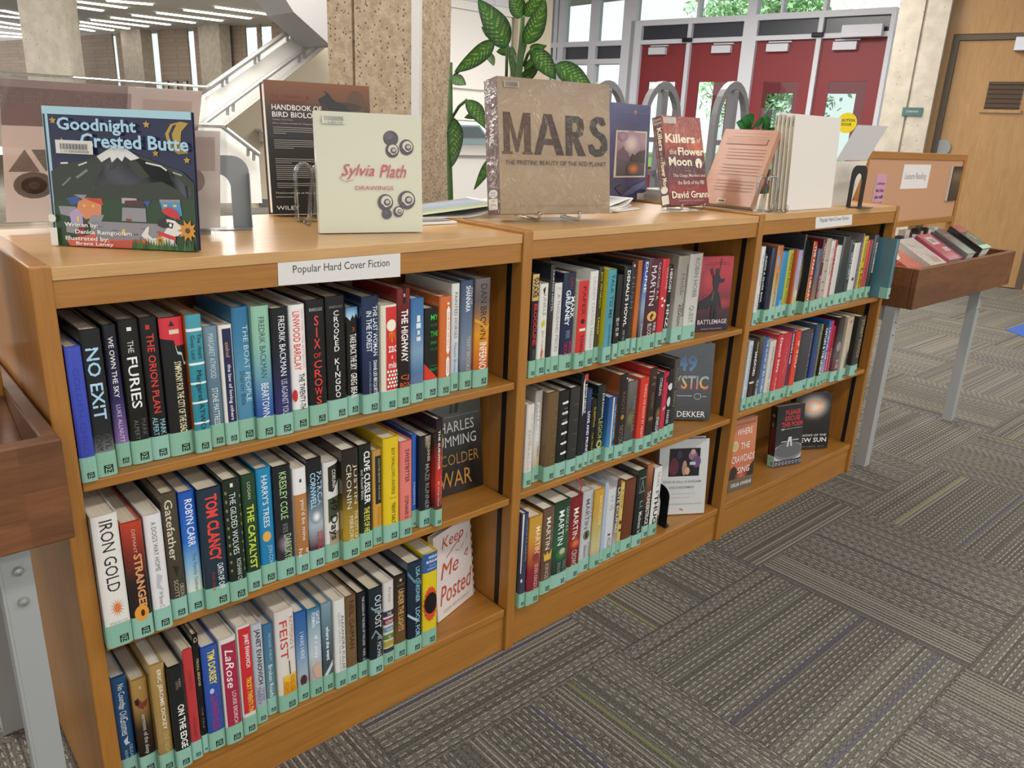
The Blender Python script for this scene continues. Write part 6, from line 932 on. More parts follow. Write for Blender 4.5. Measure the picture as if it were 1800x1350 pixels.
def _brick(m, c1, c2, mo, rot):
    nt, N, L, b = nodes(m); tc = N.new('ShaderNodeTexCoord'); mp = N.new('ShaderNodeMapping'); mp.inputs['Rotation'].default_value = rot; t = N.new('ShaderNodeTexBrick')
    t.inputs['Scale'].default_value = 1; t.inputs['Brick Width'].default_value = .3; t.inputs['Row Height'].default_value = .1; t.inputs['Mortar Size'].default_value = .006
    t.inputs['Color1'].default_value = hx(c1); t.inputs['Color2'].default_value = hx(c2); t.inputs['Mortar'].default_value = hx(mo)
    L.new(tc.outputs['Object'], mp.inputs[0]); L.new(mp.outputs[0], t.inputs[0]); L.new(t.outputs[0], b.inputs['Base Color'])
_brick(brick, '9a8a7c', 'a39385', '8c7e72', (PI/2, 0, 0))
white_brick = mat('white_brick', rough=.8); _brick(white_brick, 'cfcfd4', 'c6c6cc', 'aeb0b6', (PI/2, 0, 0))
maple = wood('maple_veneer', (9, 9, 1.2), '9a7448', 'a37e52', 'ac885c', rough=.45)

class Wall:
    """a vertical plane with its own s (along, to the right in the photo) and z"""
    def __init__(s, A, B):
        s.A = Vector((A[0], A[1], 0)); d = Vector((B[0]-A[0], B[1]-A[1], 0)); s.d = d.normalized(); s.n = Vector((-s.d.y, s.d.x, 0))
        if s.n.dot(s.A-CAM) < 0: s.n = -s.n                          # n points away from the camera
    def sz(s, px, py):
        p = onp(px, py, s.A, s.n); return (p-s.A).dot(s.d), p.z
    def p(s, a, z, dep=0): return s.A+s.d*a+s.n*dep+Vector((0, 0, z))
    def box(s, mb, s0, s1, z0, z1, d0, d1, col=(1, 1, 1, 1)):
        v = [s.p(a, z, d) for z in (z0, z1) for a, d in ((s0, d0), (s1, d0), (s1, d1), (s0, d1))]
        return mb.add(v, [(0,3,2,1),(4,5,6,7),(0,1,5,4),(1,2,6,5),(2,3,7,6),(3,0,4,7)], col)
# ---- entrance: curtain wall with four red doors
EW = Wall((8.965, 6.494), (9.573, 3.297)); zc = lambda x, y: (1100+x*700/1800, y*700/1800)
DT = EW.sz(*zc(75, 205))[1]
def sx(x, y=None, px=False):
    return EW.sz(*((x, y) if px else zc(x, y)))[0]
DE = [(sx(75, 205), sx(283, 200)), (sx(300, 198), sx(533, 190)), (sx(595, 187), sx(868, 180)), (sx(890, 177), sx(1190, 168))]
ZW = EW.sz(*zc(170, 370))[1]                                          # top of the door lights
ZT0 = EW.sz(*zc(190, 180))[1]; ZT1 = EW.sz(*zc(190, 115))[1]; ZH = EW.sz(*zc(60, 103))[1]
LT = ['leftmost', 'second', 'third', 'rightmost']
def red_door(n, s0, s1, dep, full):
    ww = (s1-s0); a0, a1 = s0+ww*.2, s1-ww*.2; mb = MB(); zb = .85
    for q in ((s0+.004, s1-.004, .012, zb), (s0+.004, s1-.004, ZW, DT), (s0+.004, a0, zb, ZW), (a1, s1-.004, zb, ZW)): EW.box(mb, *q, dep, dep+.045)
    d = struct('door_%d' % n, mb, red_paint)
    g = MB(); EW.box(g, a0+.0005, a1-.0005, zb+.0005, ZW-.0005, dep+.018, dep+.024); g.build('glass_pane', glass, d)
    if full:
        c = MB(); cw = ww*.36; c0 = s0+ww*(.2 if n != 2 else .44); EW.box(c, c0, c0+cw, DT-.13, DT-.04, dep-.07, dep-.001); cl = c.build('door_closer', alu, d)
        c = MB(); EW.box(c, c0+.01, c0+cw*1.1, DT-.025, DT-.01, dep-.04, dep-.002); c.build('closer_arm', alu, d)
        c = MB(); EW.box(c, s0+.06, s1-.06, .98, 1.03, dep-.06, dep-.002); c.build('push_bar', steel, d)
for i, (a, b) in enumerate(DE): red_door(i+1, a, b, 0, True)
for i, (a, b) in enumerate(DE): red_door(i+5, a+.05, b+.05, 2.4, False)
mb = MB(); s_l = sx(1112, 60, True); s_r = DE[3][1]+.05
for a, b in ((s_l, DE[0][0]), (DE[0][1], DE[1][0]), (DE[1][1], DE[2][0]), (DE[2][1], DE[3][0]), (DE[3][1], s_r)): EW.box(mb, a, b, .0, ZT1, -.06, .1)
EW.box(mb, s_l, s_r, DT+.004, ZT0, -.059, .099); EW.box(mb, s_l, s_r, ZT1, ZH+.02, -.06, .1)
for a, b in ((s_l-.1, s_l-.0), (DE[0][1]+.1, DE[0][1]+.13), (DE[1][1]+.02, DE[1][1]+.14), (DE[2][1]-.5, DE[2][1]-.47), (DE[2][1]+.02, DE[2][1]+.06)): EW.box(mb, a, b, ZH+.02, 5.2, -.05, .08)
struct('trim_1', mb, alu)
mb = MB(); tp = []
for a, b in ((s_l+.0+.03, DE[0][0]-.0), (DE[0][0]+.001, DE[0][1]), (DE[1][0], DE[1][1]), (DE[2][0], DE[2][1]), (DE[3][0], DE[3][1])): EW.box(mb, a+.004, b-.004, ZT0, ZT1, 0, .03)
struct('trim_2', mb, dark_panel)
mb = MB()
for a, b in ((DE[0][0]-.05, s_r),): EW.box(mb, a, b, 2.6, 2.75, 2.38, 2.5)
for a, b in ((DE[0][1]+.05, DE[1][0]+.05), (DE[1][1]+.05, DE[2][0]+.05), (DE[2][1]+.05, DE[3][0]+.05)): EW.box(mb, a, b, 0, 2.6, 2.38, 2.48)
struct('trim_3', mb, alu)
g = MB(); EW.box(g, s_l, s_r, ZH+.02, 5.2, .01, .016); struct('window_1', g, glass)
# closer over the right-hand door and two black sensors
c = MB(); a0 = sx(995, 130); a1 = sx(1175, 125); EW.box(c, a0, a1, ZT0-.06, ZT0+.07, -.16, -.062); tag(c.build('door_operator', alu), 'long grey door operator box above the rightmost red door', 'door operator')
for k, (x, y) in enumerate(((290, 184), (877, 161))):
    a, z = EW.sz(*zc(x, y)); c = MB(); EW.box(c, a-.07, a+.07, z-.025, z+.025, -.11, -.062); tag(c.build('motion_sensor', black_metal, bevel=.01), ['black motion sensor above the two left red doors', 'black motion sensor above the two right red doors'][k], 'sensor', 'door sensors')
# glazed wall left of the doors
XS = [965, 980, 990, 1046, 1108]; mb = MB()
S_ = [sx(x, 60, True) for x in XS]; zb0 = EW.sz(1020, 105)[1]; zb1 = EW.sz(1020, 83)[1]
for a, wd in zip(S_, (.1, .06, .1, .12, .2)): EW.box(mb, a-wd/2, a+wd/2, 0, 5.2, -.06, .08)
for z in (zb0-.07, zb1): EW.box(mb, S_[0], S_[-1], z, z+.07, -.059, .079)
struct('trim_4', mb, alu)
mb = MB()
for a, b in zip(S_[:-1], S_[1:]): EW.box(mb, a+.07, b-.07, zb0, zb1, 0, .03)
struct('trim_5', mb, dark_panel)
g = MB()
for z0_, z1_ in ((0, zb0-.07), (zb1+.07, 5.2)): EW.box(g, S_[0], S_[-1], z0_, z1_, .01, .016)
struct('window_2', g, glass)
# pillar and white brick wall left of the glazing
pw = Wall(at(905, 200, 'y', 6.6).xy, at(962, 200, 'y', 6.5).xy); a1 = pw.sz(962, 200)[0]
mb = MB(); pw.box(mb, 0, a1, 0, 5.2, 0, .5); struct('trim_6', mb, beige)
BW = Wall(at(700, 200, 'y', 6.75).xy, at(905, 200, 'y', 6.75).xy); a0, a1 = BW.sz(640, 200)[0], BW.sz(905, 200)[0]
zf = BW.sz(830, 20)[1]; zs = BW.sz(830, 157)[1]; zg0 = BW.sz(830, 258)[1]; zg1 = BW.sz(830, 213)[1]; zl = BW.sz(830, 168)[1]
mb = MB(); BW.box(mb, a0, a1, 0, zg0, 0, .3); BW.box(mb, a0, a1, zg1, zf, 0, .3); struct('wall_back', mb, white_paint); mb = MB(); BW.box(mb, a0, a1, zf+.0005, 5.2, 0, .3); struct('wall_back_upper', mb, white_brick)
mb = MB(); BW.box(mb, a0, a1, zg1, zl, -.5, -.002); struct('trim_7', mb, ceil_m)
mb = MB(); BW.box(mb, a0, a1, zg0-.1, zg0+.02, -.06, -.002); struct('trim_8', mb, white_paint)
g = MB(); BW.box(g, a0, a1, zg0, zg1, .1, .106); struct('window_3', g, glass)
mb = MB(); BW.box(mb, BW.sz(786, 100)[0], BW.sz(893, 100)[0], zs, zf, -.04, -.004); r = thing('projection_screen', 'large pale projection screen on the white brick wall', 'screen', tuple(BW.p(0, 0)))
r.location = (0, 0, 0); mb.build('screen_cloth', white_paint, r); mb = MB(); BW.box(mb, BW.sz(784, 100)[0], BW.sz(895, 100)[0], zf, zf+.09, -.07, -.003); mb.build('screen_case', white_paint, r)
# ---- right: cast pier, timber wall and door
TW = Wall((8.13, 2.06), (8.4, 1.1)); zd = lambda x, y: (1540+x/4.823, y/4.823)
e0 = TW.sz(*zd(660, 290)); e1 = TW.sz(*zd(705, 340)); HD = e0[1]; a_l = e0[0]; a_i = e1[0]
sr = TW.sz(1800, 388)[0]
mb = MB(); TW.box(mb, a_l-.16, a_l, 0, 5.2, 0, .12); TW.box(mb, a_l, sr+.3, HD, 5.2, 0, .12); TW.box(mb, sr+.12, sr+7, 0, HD, 0, .12); struct('wall_right', mb, maple)
jm = mat('bronze_door_jamb', '5a4e42', .5, .2); mb = MB(); TW.box(mb, a_l+.001, a_i, 0, HD-.001, .01, .11); TW.box(mb, a_i, sr+.119, e1[1], HD-.001, .01, .11); TW.box(mb, sr+.06, sr+.119, 0, e1[1], .01, .11); struct('trim_9', mb, jm)
mb = MB(); TW.box(mb, a_i+.003, sr+.057, .01, e1[1]-.004, .03, .075); d = struct('door_9', mb, maple)
v0 = TW.sz(*zd(960, 690)); v1 = TW.sz(*zd(1155, 930)); g = MB(); TW.box(g, v0[0], v1[0]+.05, v1[1], v0[1], .026, .0295); vt = mat('dark_louvre', '4a3a2c', .6); lv = g.build('vent_louvre', vt, d)
g = MB(); n_ = 6
for i in range(n_): z = v1[1]+(v0[1]-v1[1])*(i+.5)/n_; TW.box(g, v0[0], v1[0]+.05, z-.004, z+.004, .018, .0255)
g.build('slats', vt, lv)
g = MB(); TW.box(g, v0[0]-.03, v1[0]+.07, v1[1]-.03, v1[1]-.0005, .012, .0295); g.build('vent_sill', maple, d)
q = TW.sz(*zd(557, 1250)); g = MB(); g.tube([TW.p(q[0], q[1]+.0, .0295), TW.p(q[0], q[1], .015)], .075, 16); g.build('lock_plate', grey_metal, d)
q = TW.sz(*zd(1180, 370)); g = MB(); TW.box(g, q[0], q[0]+.35, q[1]-.06, q[1]+.05, -.06, .0295); g.build('door_closer', alu, d)
PW = Wall(TW.p(a_l-1.05, 0, -.12).xy, TW.p(a_l-.16, 0, -.12).xy)
pl_, pr_, pg_ = PW.sz(1566, 100)[0], PW.sz(1655, 100)[0], PW.sz(1612, 100)[0]
mb = MB(); PW.box(mb, pl_, pg_-.012, 0, 5.2, 0, .9); PW.box(mb, pg_-.012, pg_+.012, 0, 5.2, .02, .9); PW.box(mb, pg_+.012, pr_, 0, 5.2, 0, .9)
v = [PW.p(pr_, z, dd) for z in (0, 5.2) for dd in (0, .9)]; v2 = [TW.p(a_l-.16, z, dd) for z in (0, 5.2) for dd in (-.0, .5)]
mb.add([v[0], v2[0], v2[2], v[2]], [(0, 1, 2, 3)]); struct('trim_10', mb, conc2)
q0 = PW.sz(*zd(230, 910)); q1 = PW.sz(*zd(385, 985)); mb = MB(); teal = mat('teal_sign', '4a6664', .5); PW.box(mb, q0[0], q1[0], q1[1], q0[1], -.012, -.001, hx('4a6664'))
emit_print(mb, [H('STAIRWAY', 'a8b8b4', .2, .82, .36, .6)], lambda u, v, l: PW.p(q0[0]+(q1[0]-q0[0])*u, q0[1]+(q1[1]-q0[1])*v, -.012-l)); tag(mb.build('room_sign', paper_mat), 'small teal stairway sign on the concrete pier', 'sign')
# ---- aggregate column behind the display
def pt(px, py, dist): return CAM+ray(px, py).normalized()*dist
cA, cB, cC = pt(580, 200, 4.05), pt(734, 200, 3.75), pt(790, 200, 4.1)
def colmn(name, cs, m, z1=5.2):
    mb = MB(); mb.prism([Vector((c.x, c.y, 0)) for c in cs], (0, 0, z1)); return struct(name, mb, m)
gA = cA.lerp(cB, .28); gB = cA.lerp(cB, .31); inn = (cA-cB).cross(Vector((0, 0, 1))).normalized()*.02; 
if inn.dot(cA-CAM) < 0: inn = -inn
colmn('trim_11', [cA, gA, gA+inn, gB+inn, gB, cB, cC, cC+(cA-cB)], conc)
dB = (cC-cB).normalized(); mb = MB(); o_ = (cB-cA).normalized(); n1 = -inn.normalized()*.006
mb.prism([Vector(((cB+n1*1.2-o_*.03).x, (cB+n1*1.2-o_*.03).y, 0)), Vector(((cB+n1*1.2+o_*.012).x, (cB+n1*1.2+o_*.012).y, 0)), Vector(((cB+dB*.02+o_*.012).x, (cB+dB*.02+o_*.012).y, 0)), Vector(((cB-o_*.03).x, (cB-o_*.03).y, 0))], (0, 0, 5.2)); struct('trim_12', mb, white_paint)
# ---- far left: ceiling with strip lights, window wall, columns
ZC = 3.4
w0, w1 = at(146.7, 62.5, 'z', ZC), at(428, 44, 'z', ZC); FWL = Wall(w0.xy, w1.xy)
fs = lambda x, y=60: FWL.sz(x, y)[0]
WIN = [(195, 202), (246, 259), (263, 276), (328, 340), (430, 451), (457, 477)]; ed = [fs(-140)]+[fs(x, 55) for w_ in WIN for x in w_]+[fs(640)]
zwb = FWL.sz(300, 150)[1]; mb = MB()
ed[0] -= 16
for a, b in zip(ed[0::2], ed[1::2]): FWL.box(mb, a, b, 0, ZC, 0, .05)
for a, b in zip(ed[1:-1:2], ed[2:-1:2]): FWL.box(mb, a, b, 0, zwb-.6, 0, .05)
struct('wall_far', mb, brick)
g = MB()
for a, b in zip(ed[1:-1:2], ed[2:-1:2]): FWL.box(g, a, b, zwb-.6, ZC, .02, .026)
struct('window_4', g, glass)
for k, (xa, xb, dd) in enumerate(((205, 246, -.9), (342, 385, -.9))):
    W2_ = Wall(FWL.p(0, 0, -.4).xy, FWL.p(5, 0, -.4).xy); mb = MB(); W2_.box(mb, W2_.sz(xa+6, 55)[0], W2_.sz(xb, 55)[0], 0, ZC-.001, 0, .3); struct('trim_%d' % (13+k), mb, conc2)
nc = [pt(38, 60, 9.6), pt(118, 60, 9.2), pt(141, 60, 9.6)]; colmn('trim_15', [nc[0], nc[1], nc[2], nc[2]+(nc[0]-nc[1])], conc2, ZC)
e_a, e_b, e_c = at(446, 0, 'z', ZC), at(516, 21, 'z', ZC), at(566, 33, 'z', ZC)
far_r = FWL.p(fs(640), ZC, .4); far_l = FWL.p(fs(-140), ZC, .4); d_ = (e_b-e_a).normalized(); near = e_a-d_*4
mb = MB(); mb.prism([far_l, far_r, e_c, e_b, e_a, near, Vector((10.5, near.y, ZC)), Vector((10.5, -6, ZC)), Vector((-14, -6, ZC))], (0, 0, .2)); struct('ceiling', mb, ceil_m)
mb = MB(); mb.prism([near, e_b, e_b+Vector((0, 0, 1.6)), near+Vector((0, 0, 1.6))], FWL.n*.1); struct('trim_16', mb, white_paint)
emis = mat('fluorescent_tube_light', 'fff3e0', .5, emit=9)
housing = mat('light_housing', 'c8c6c0', .5)
SL = [((276.7,21.7),(390,35.8)), ((234,25.8),(341.7,39.5)), ((196,30),(298,42.8)), ((161,34),(260,45.8)), ((325,16.7),(440,31.7)), ((380,11.7),(500,28.3)), ((137,2),(222,13)), ((138,12),(180,18)), ((187,0),(268,7)), ((143,38),(226,49.5)), ((143,44),(197.5,52.5)), ((143,50),(163,53.7)), ((0,27),(36,31)), ((5,18),(40,25)), ((0,38),(38,44)), ((0,46),(40,51)), ((0,56),(42,60)), ((0,63),(42,65))]
SN = ['long strip light nearest the stairs', 'strip light second from the stairs', 'third strip light from the stairs', 'fourth strip light from the stairs', 'fifth strip light from the stairs', 'sixth strip light from the stairs']
order = sorted(range(len(SL)), key=lambda i: -SL[i][1][0])
for rank, i in enumerate(order):
    p, q = SL[i]; a, b = at(*p, 'z', ZC-.012), at(*q, 'z', ZC-.012); d_ = (b-a); L_ = d_.length; d_.normalize(); n_ = Vector((-d_.y, d_.x, 0))*.07
    r = thing('strip_light', 'white fluorescent strip on the far ceiling, number %s from the stairs' % ['one','two','three','four','five','six','seven','eight','nine','ten','eleven','twelve','thirteen','fourteen','fifteen','sixteen','seventeen','eighteen'][rank], 'ceiling light', (0, 0, 0), 0, 'strip lights on the far ceiling')
    mb = MB(); mb.prism([a-n_, b-n_, b+n_, a+n_], (0, 0, -.02)); mb.build('diffuser', emis, r)
    mb = MB(); mb.prism([a-n_*1.3, b-n_*1.3, b+n_*1.3, a+n_*1.3], (0, 0, .0115)); mb.build('housing', housing, r)
# ---- staircase
def slab(pts, y, t): return [Vector(at(x, yy, 'y', y)) for x, yy in pts], (0, t, 0)
st_ = thing('staircase', 'white staircase with solid balustrades climbing to the right', 'staircase', (3, 6, 0)); st_.location = (0, 0, 0)
mb = MB(); mb.prism(*slab([(300, 208), (391, 152), (545, 45), (600, 8), (600, 52), (387, 219), (300, 268)], 6.0, .14)); mb.build('upper_balustrade', white_paint, st_)
mb = MB(); mb.prism(*slab([(387, 219.5), (600, 52.5), (600, 62), (387, 228)], 5.98, 1.3)); mb.build('flight_underside', white_paint, st_)
mb = MB(); mb.prism(*slab([(330, 222), (394, 222), (455, 276), (461, 357), (330, 357)], 5.7, .12)); mb.build('lower_balustrade', white_paint, st_)
rail = mat('handrail_grey', '9a9a98', .4, .3)
def rail_(pts, y, posts):
    mb = MB(); mb.tube([at(x, yy, 'y', y) for x, yy in pts], .022, 8); h = mb.build('handrail', rail, st_)
    for (xa, ya), (xb, yb) in posts:
        m2 = MB(); m2.tube([at(xa, ya, 'y', y), at(xb, yb, 'y', y+.02)], .014, 6); m2.build('post', rail, h)
rail_([(362, 156), (374, 148), (533, 37), (560, 18)], 5.93, [((505, 57), (505, 72)), ((512, 52), (512, 67)), ((448, 97), (448, 113)), ((455, 92), (455, 108)), ((391, 137), (391, 153)), ((399, 132), (399, 147))])
rail_([(356, 218), (470, 134), (566, 64)], 5.9, [((526, 94), (526, 110)), ((535, 87), (535, 103)), ((400, 186), (400, 202)), ((410, 179), (410, 196))])
rail_([(345, 219), (390, 221), (455, 271)], 5.62, [((436, 257), (436, 274)), ((446, 264), (446, 282))])
mb = MB(); mb.prism(*slab([(387, 229), (600, 63), (600, 365), (440, 365), (440, 270)], 6.7, .2)); struct('wall_stair', mb, beige)
mb = MB(); mb.prism(*slab([(458, 350), (600, 356), (600, 366), (458, 362)], 6.66, .03)); struct('baseboard_stair', mb, mat('grey_baseboard', '55565a', .6))
mb = MB(); mb.prism(*slab([(495, -12), (516, 21), (580, 79), (640, 79), (640, -12)], 5.4, .5)); struct('trim_17', mb, mat('soffit_grey', '8c8a8a', .9))
c = MB(); p_ = at(455, 231, 'y', 6.69); p2 = at(470, 249, 'y', 6.69); c.box((p_.x, 6.58, p2.z), (p2.x, 6.695, p_.z)); r = thing('wall_box', 'small white box on the wall under the stairs', 'box', (p_.x, 6.6, p_.z)); r.location = (0, 0, 0); c.build('box_body', white_paint, r); c = MB(); c.box((p_.x-.03, 6.55, p_.z), (p2.x+.03, 6.695, p_.z+.025)); c.build('top_shelf', white_paint, r)
c = MB(); p_ = at(393, 330, 'y', 7.5); p2 = at(413, 345, 'y', 7.5); c.box((p_.x, 7.5, p2.z), (p2.x, 7.9, p_.z)); c.build('x', ceil_m) if False else None
# small things on the far wall
a, z = FWL.sz(163, 127); mb = MB(); dd = -.5; FWL.box(mb, a-.22, a+.14, z-.13, z+.1, dd, dd+.06); tag(mb.build('wall_sign', mat('dark_red_sign', '6a2a2c', .6)), 'small dark red sign on the far wall beside the concrete column', 'sign')
for k, x in enumerate((294, 310, 327)):
    a, z = FWL.sz(x, 152); r = thing('picture_frame', ['left one of three dark-framed pictures on the far brick wall', 'middle one of three dark-framed pictures on the far brick wall', 'right one of three dark-framed pictures on the far brick wall'][k], 'picture', (0, 0, 0), 0, 'framed pictures on the far wall')
    mb = MB(); w_ = .1; FWL.box(mb, a-w_, a+w_, z-.2, z+.14, -.03, -.002); mb.build('frame', black_metal, r); mb = MB(); FWL.box(mb, a-w_+.02, a+w_-.02, z-.18, z+.12, -.034, -.0305); mb.build('print', white_paint, r)
# ---- security gates
GM = mat('gate_plastic_grey', '77797d', .5)
def gate(label, px, py):
    o = at(px, py, 'z', 1.66); r = thing('security_gate', label, 'security gate', (o.x, o.y, 0), math.atan2(EW.n.y, EW.n.x), 'library security gates'); h = 1.66; w = .6; R_ = w/2; n = 14; t = .036
    arc = lambda rad: [(rad*math.cos(PI*i/n), h-R_+rad*math.sin(PI*i/n)) for i in range(n+1)]
    out = [(R_, .05)]+arc(R_)+[(-R_, .05), (-R_+t*1.5, .05)]+arc(R_-t*1.5)[::-1]+[(R_-t*1.5, .05)]
    k = len(out); mb = MB()
    mb.add([(x, -.022, z) for x, z in out]+[(x, .022, z) for x, z in out], [(i, (i+1) % k, (i+1) % k+k, i+k) for i in range(k)]); n_o = n+3
    for i in range(n+2):
        j = k-1-i
        mb.add([], [], (1, 1, 1, 1)); b0 = len(mb.v)-2*k
        mb.f.append([b0+i, b0+i+1, b0+j-1, b0+j]); mb.c.append([(1, 1, 1, 1)]*4); mb.m.append(0)
        mb.f.append([b0+k+i+1, b0+k+i, b0+k+j, b0+k+j-1]); mb.c.append([(1, 1, 1, 1)]*4); mb.m.append(0)
    mb.build('arched_frame', GM, r)
    MB().box((-.04, -.03, .051), (.04, .03, h-t*1.6)).build('centre_post', GM, r, bevel=.012)
    for z in (.55, .98, 1.22):
        for s in (-1, 1): a_, b_ = sorted((s*.0405, s*(R_-t*1.52))); MB().box((a_, -.015, z), (b_, .015, z+.035)).build('rung', GM, r)
    MB().box((-R_-.02, -.09, 0), (R_+.02, .09, .0495)).build('base', GM, r, bevel=.01)
gate('leftmost grey arched security gate, partly hidden by the tan book', 1068, 141)
gate('middle grey arched security gate behind the red-black book', 1168, 143)
gate('right grey arched security gate, before the red doors', 1292, 143)
# ---- plants
leaf_m = mat('variegated_leaf', rough=.4, attr=True, spec=.5); stem_m = mat('plant_stem', '3c5a2a', .5)
ln_, ll_ = leaf_m.node_tree.nodes, leaf_m.node_tree.links; tr_ = ln_.new('ShaderNodeBsdfTranslucent'); ms_ = ln_.new('ShaderNodeMixShader'); ms_.inputs[0].default_value = .3
aa = [q for q in ln_ if q.type == 'ATTRIBUTE'][0]; ll_.new(aa.outputs['Color'], tr_.inputs[0]); ll_.new(ln_['Principled BSDF'].outputs[0], ms_.inputs[1]); ll_.new(tr_.outputs[0], ms_.inputs[2]); ll_.new(ms_.outputs[0], [q for q in ln_ if q.type == 'OUTPUT_MATERIAL'][0].inputs[0])
def leaf(parent, b, t, wid, seed, droop=.12, tw=0, dark='17401a', mid='2f6c26', vein='c8d080', plain=False, r0=None, name='leaf'):
    rnd = random.Random(seed); b, t = Vector(b), Vector(t); ax = t-b; L_ = ax.length; ax.normalize(); view = (b-CAM).normalized(); sd = ax.cross(view).normalized()
    sd = Matrix.Rotation(tw, 3, ax) @ sd; nm = sd.cross(ax); NU, NV = (44, 16) if not plain else (8, 4); mb = MB(); vs = []; cs = []
    D_, M_, V_ = hx(dark), hx(mid), hx(vein); wv = rnd.uniform(0, 6)
    for i in range(NU+1):
        u = i/NU; prof = (math.sin(PI*u**.82))**.75*(1-.25*u); c = b+ax*(L_*u)+nm*(droop*L_*(u*u-u*.6))
        for j in range(NV+1):
            v = j/NV*2-1; x = v*wid/2*prof; p = c+sd*x+nm*(-.18*abs(v)*wid*.5*prof+.02*wid*math.sin(9*u+wv+2*v)*abs(v))
            vs.append(p)
            s = (u-abs(v)*.2)*11+rnd.uniform(-.05, .05); f = abs((s % 1)-.5)*2
            k = max(0, 1-f*1.8)*(1-abs(v)**1.5)*(.55+.45*math.sin(37*u+11*v))*min(1, u*5)*(1 if abs(v) > .06 else .2)*min(1, (1-u)*4)
            base = lerp(M_, D_, min(1, abs(v)*1.1)); cs.append(lerp(base, V_, 0 if plain else .95*k))
    mb.add(vs, [(i*(NV+1)+j, i*(NV+1)+j+1, (i+1)*(NV+1)+j+1, (i+1)*(NV+1)+j) for i in range(NU) for j in range(NV)], cs)
    return mb.build(name, leaf_m, parent, smooth=True)
DP = 2.95
z5 = lambda x, y: (780+x/5.143, y/5.143); z6 = lambda x, y: (740+x/6.1375, 180+y/6.1375)
pot = pt(886, 190, DP+.1); r = thing('potted_dieffenbachia', 'large potted plant with broad cream-veined leaves behind the tan book', 'potted plant', (pot.x, pot.y, 0)); OFF = Vector((pot.x, pot.y, 0))
MB().lathe([(0, .001), (.15, .001), (.19, .4), (.205, .4), (.205, .43), (.185, .43), (.18, .385), (0, .385)], (0, 0, 0), 24).build('pot', mat('brown_pot', '5a4a40', .6), r, smooth=False)
MB().lathe([(0, .39), (.178, .3905)], (0, 0, 0), 20).build('soil', mat('soil', '2c2019', 1), r)
T_ = lambda px, d=0: pt(px[0], px[1], DP+d)-OFF
stm = [([Vector((0, 0, .385)), T_((894, 330), .05), T_(z5(680, 640)), T_(z5(705, 420)), T_(z5(715, 150))], .012), ([Vector((.05, 0, .385)), T_((884, 330), .02), T_(z5(650, 640), .03), T_(z5(630, 500), .03)], .01), ([Vector((-.08, .02, .385)), T_((792, 352), -.02), T_((790, 290), 0), T_((791, 200), .0), T_((793, 110), .02)], .01)]
for p_, rr in stm: MB().tube(p_, rr, 8, taper=[1.1]+[1]*(len(p_)-2)+[.55]).build('stem', stem_m, r, smooth=True)
LV = [(z5(575,425), z5(318,-5), 250, .0, .1), (z5(742,400), z5(925,5), 215, -.04, .1), (z5(455,372), z5(105,660), 175, -.03, .1), (z5(700,160), z5(600,-90), 170, .05, .1), (z5(735,150), z5(905,-90), 170, .06, .1), (z5(800,445), z5(1015,715), 190, .02, .1), (z5(1015,585), z5(1345,800), 190, -.03, .14), (z5(440,330), z5(345,245), 80, .1, .1), (z5(380,470), z5(455,590), 110, .08, .1), (z5(600,440), z5(480,470), 100, .06, .1), (z5(615,415), z5(620,690), 90, .08, .1), (z5(740,650), z5(870,470), 130, .08, .1), (z5(700,720), z5(870,580), 120, .06, .1), (z5(780,440), z5(930,415), 90, .1, .1),
      (z5(70,700), z5(200,765), 120, .0, .1), (z6(500,-30), z6(700,275), 210, -.02, .12), (z6(360,172), z6(345,695), 235, .0, .1), (z6(760,590), z6(578,945), 120, .0, .1), (z6(770,330), z6(730,620), 140, .06, .1), (z6(640,110), z6(470,165), 90, .03, .1)]
for i, (b, t, w, d, dr) in enumerate(LV):
    sc_ = 5.143 if i < 15 else 6.1375
    leaf(r, T_(b, d), T_(t, d-.04), w/sc_/FPX*DP, i+5, dr)
pts = [((z5(575,425)), (890, 138)), (z5(742,400), z5(690,640)), (z5(455,372), z5(90,690)), (z5(1015,585), z5(720,690)), (z5(800,445), z5(720,600)), (z6(500,-30), z6(320,190)), (z6(360,172), z6(300,500)), (z6(760,590), z6(770,900)), (z5(70,700), z5(55,900))]
for a, b in pts:
    m = ((a[0]+b[0])/2, (a[1]+b[1])/2-6); MB().tube([T_(b, .03), T_(m, .02), T_(a, .005)], .0055, 6).build('petiole', stem_m, r, smooth=True)
# smaller broad-leaved plant behind the salmon paperback
o = pt(1345, 300, 4.6); r = thing('potted_gardenia', 'small glossy green plant behind the salmon paperback', 'potted plant', (o.x, o.y, 0)); OFF = Vector((o.x, o.y, 0)); DP = 4.6
MB().lathe([(0, .001), (.13, .001), (.16, .55), (.17, .58), (.15, .58), (0, .55)], (0, 0, 0), 20).build('pot', mat('dark_green_pot', '2c3a34', .5), r)
MB().tube([(0, 0, .55), (0, 0, .8), (.01, .02, 1.05), (0, 0, 1.22)], .012, 6).build('stem', stem_m, r)
rnd = random.Random(4); base = [((1320, 222), (1295, 215)), ((1322, 226), (1308, 240)), ((1325, 225), (1340, 205)), ((1345, 225), (1345, 204)), ((1340, 232), (1352, 215)), ((1325, 215), (1305, 208)), ((1350, 232), (1378, 228)), ((1358, 300), (1366, 285)), ((1352, 320), (1362, 300)), ((1360, 330), (1345, 345)), ((1265, 302), (1248, 296)), ((1262, 308), (1272, 320)), ((1275, 298), (1285, 288)), ((1360, 260), (1370, 250)), ((1350, 285), (1362, 270)), ((1330, 235), (1350, 240)), ((1345, 340), (1360, 355))]
for i, (b, t) in enumerate(base): leaf(r, T_(b, .0), T_(t, -.05), .075+.02*rnd.random(), i, .15, 0, '1c5020', '2f7434', plain=True)
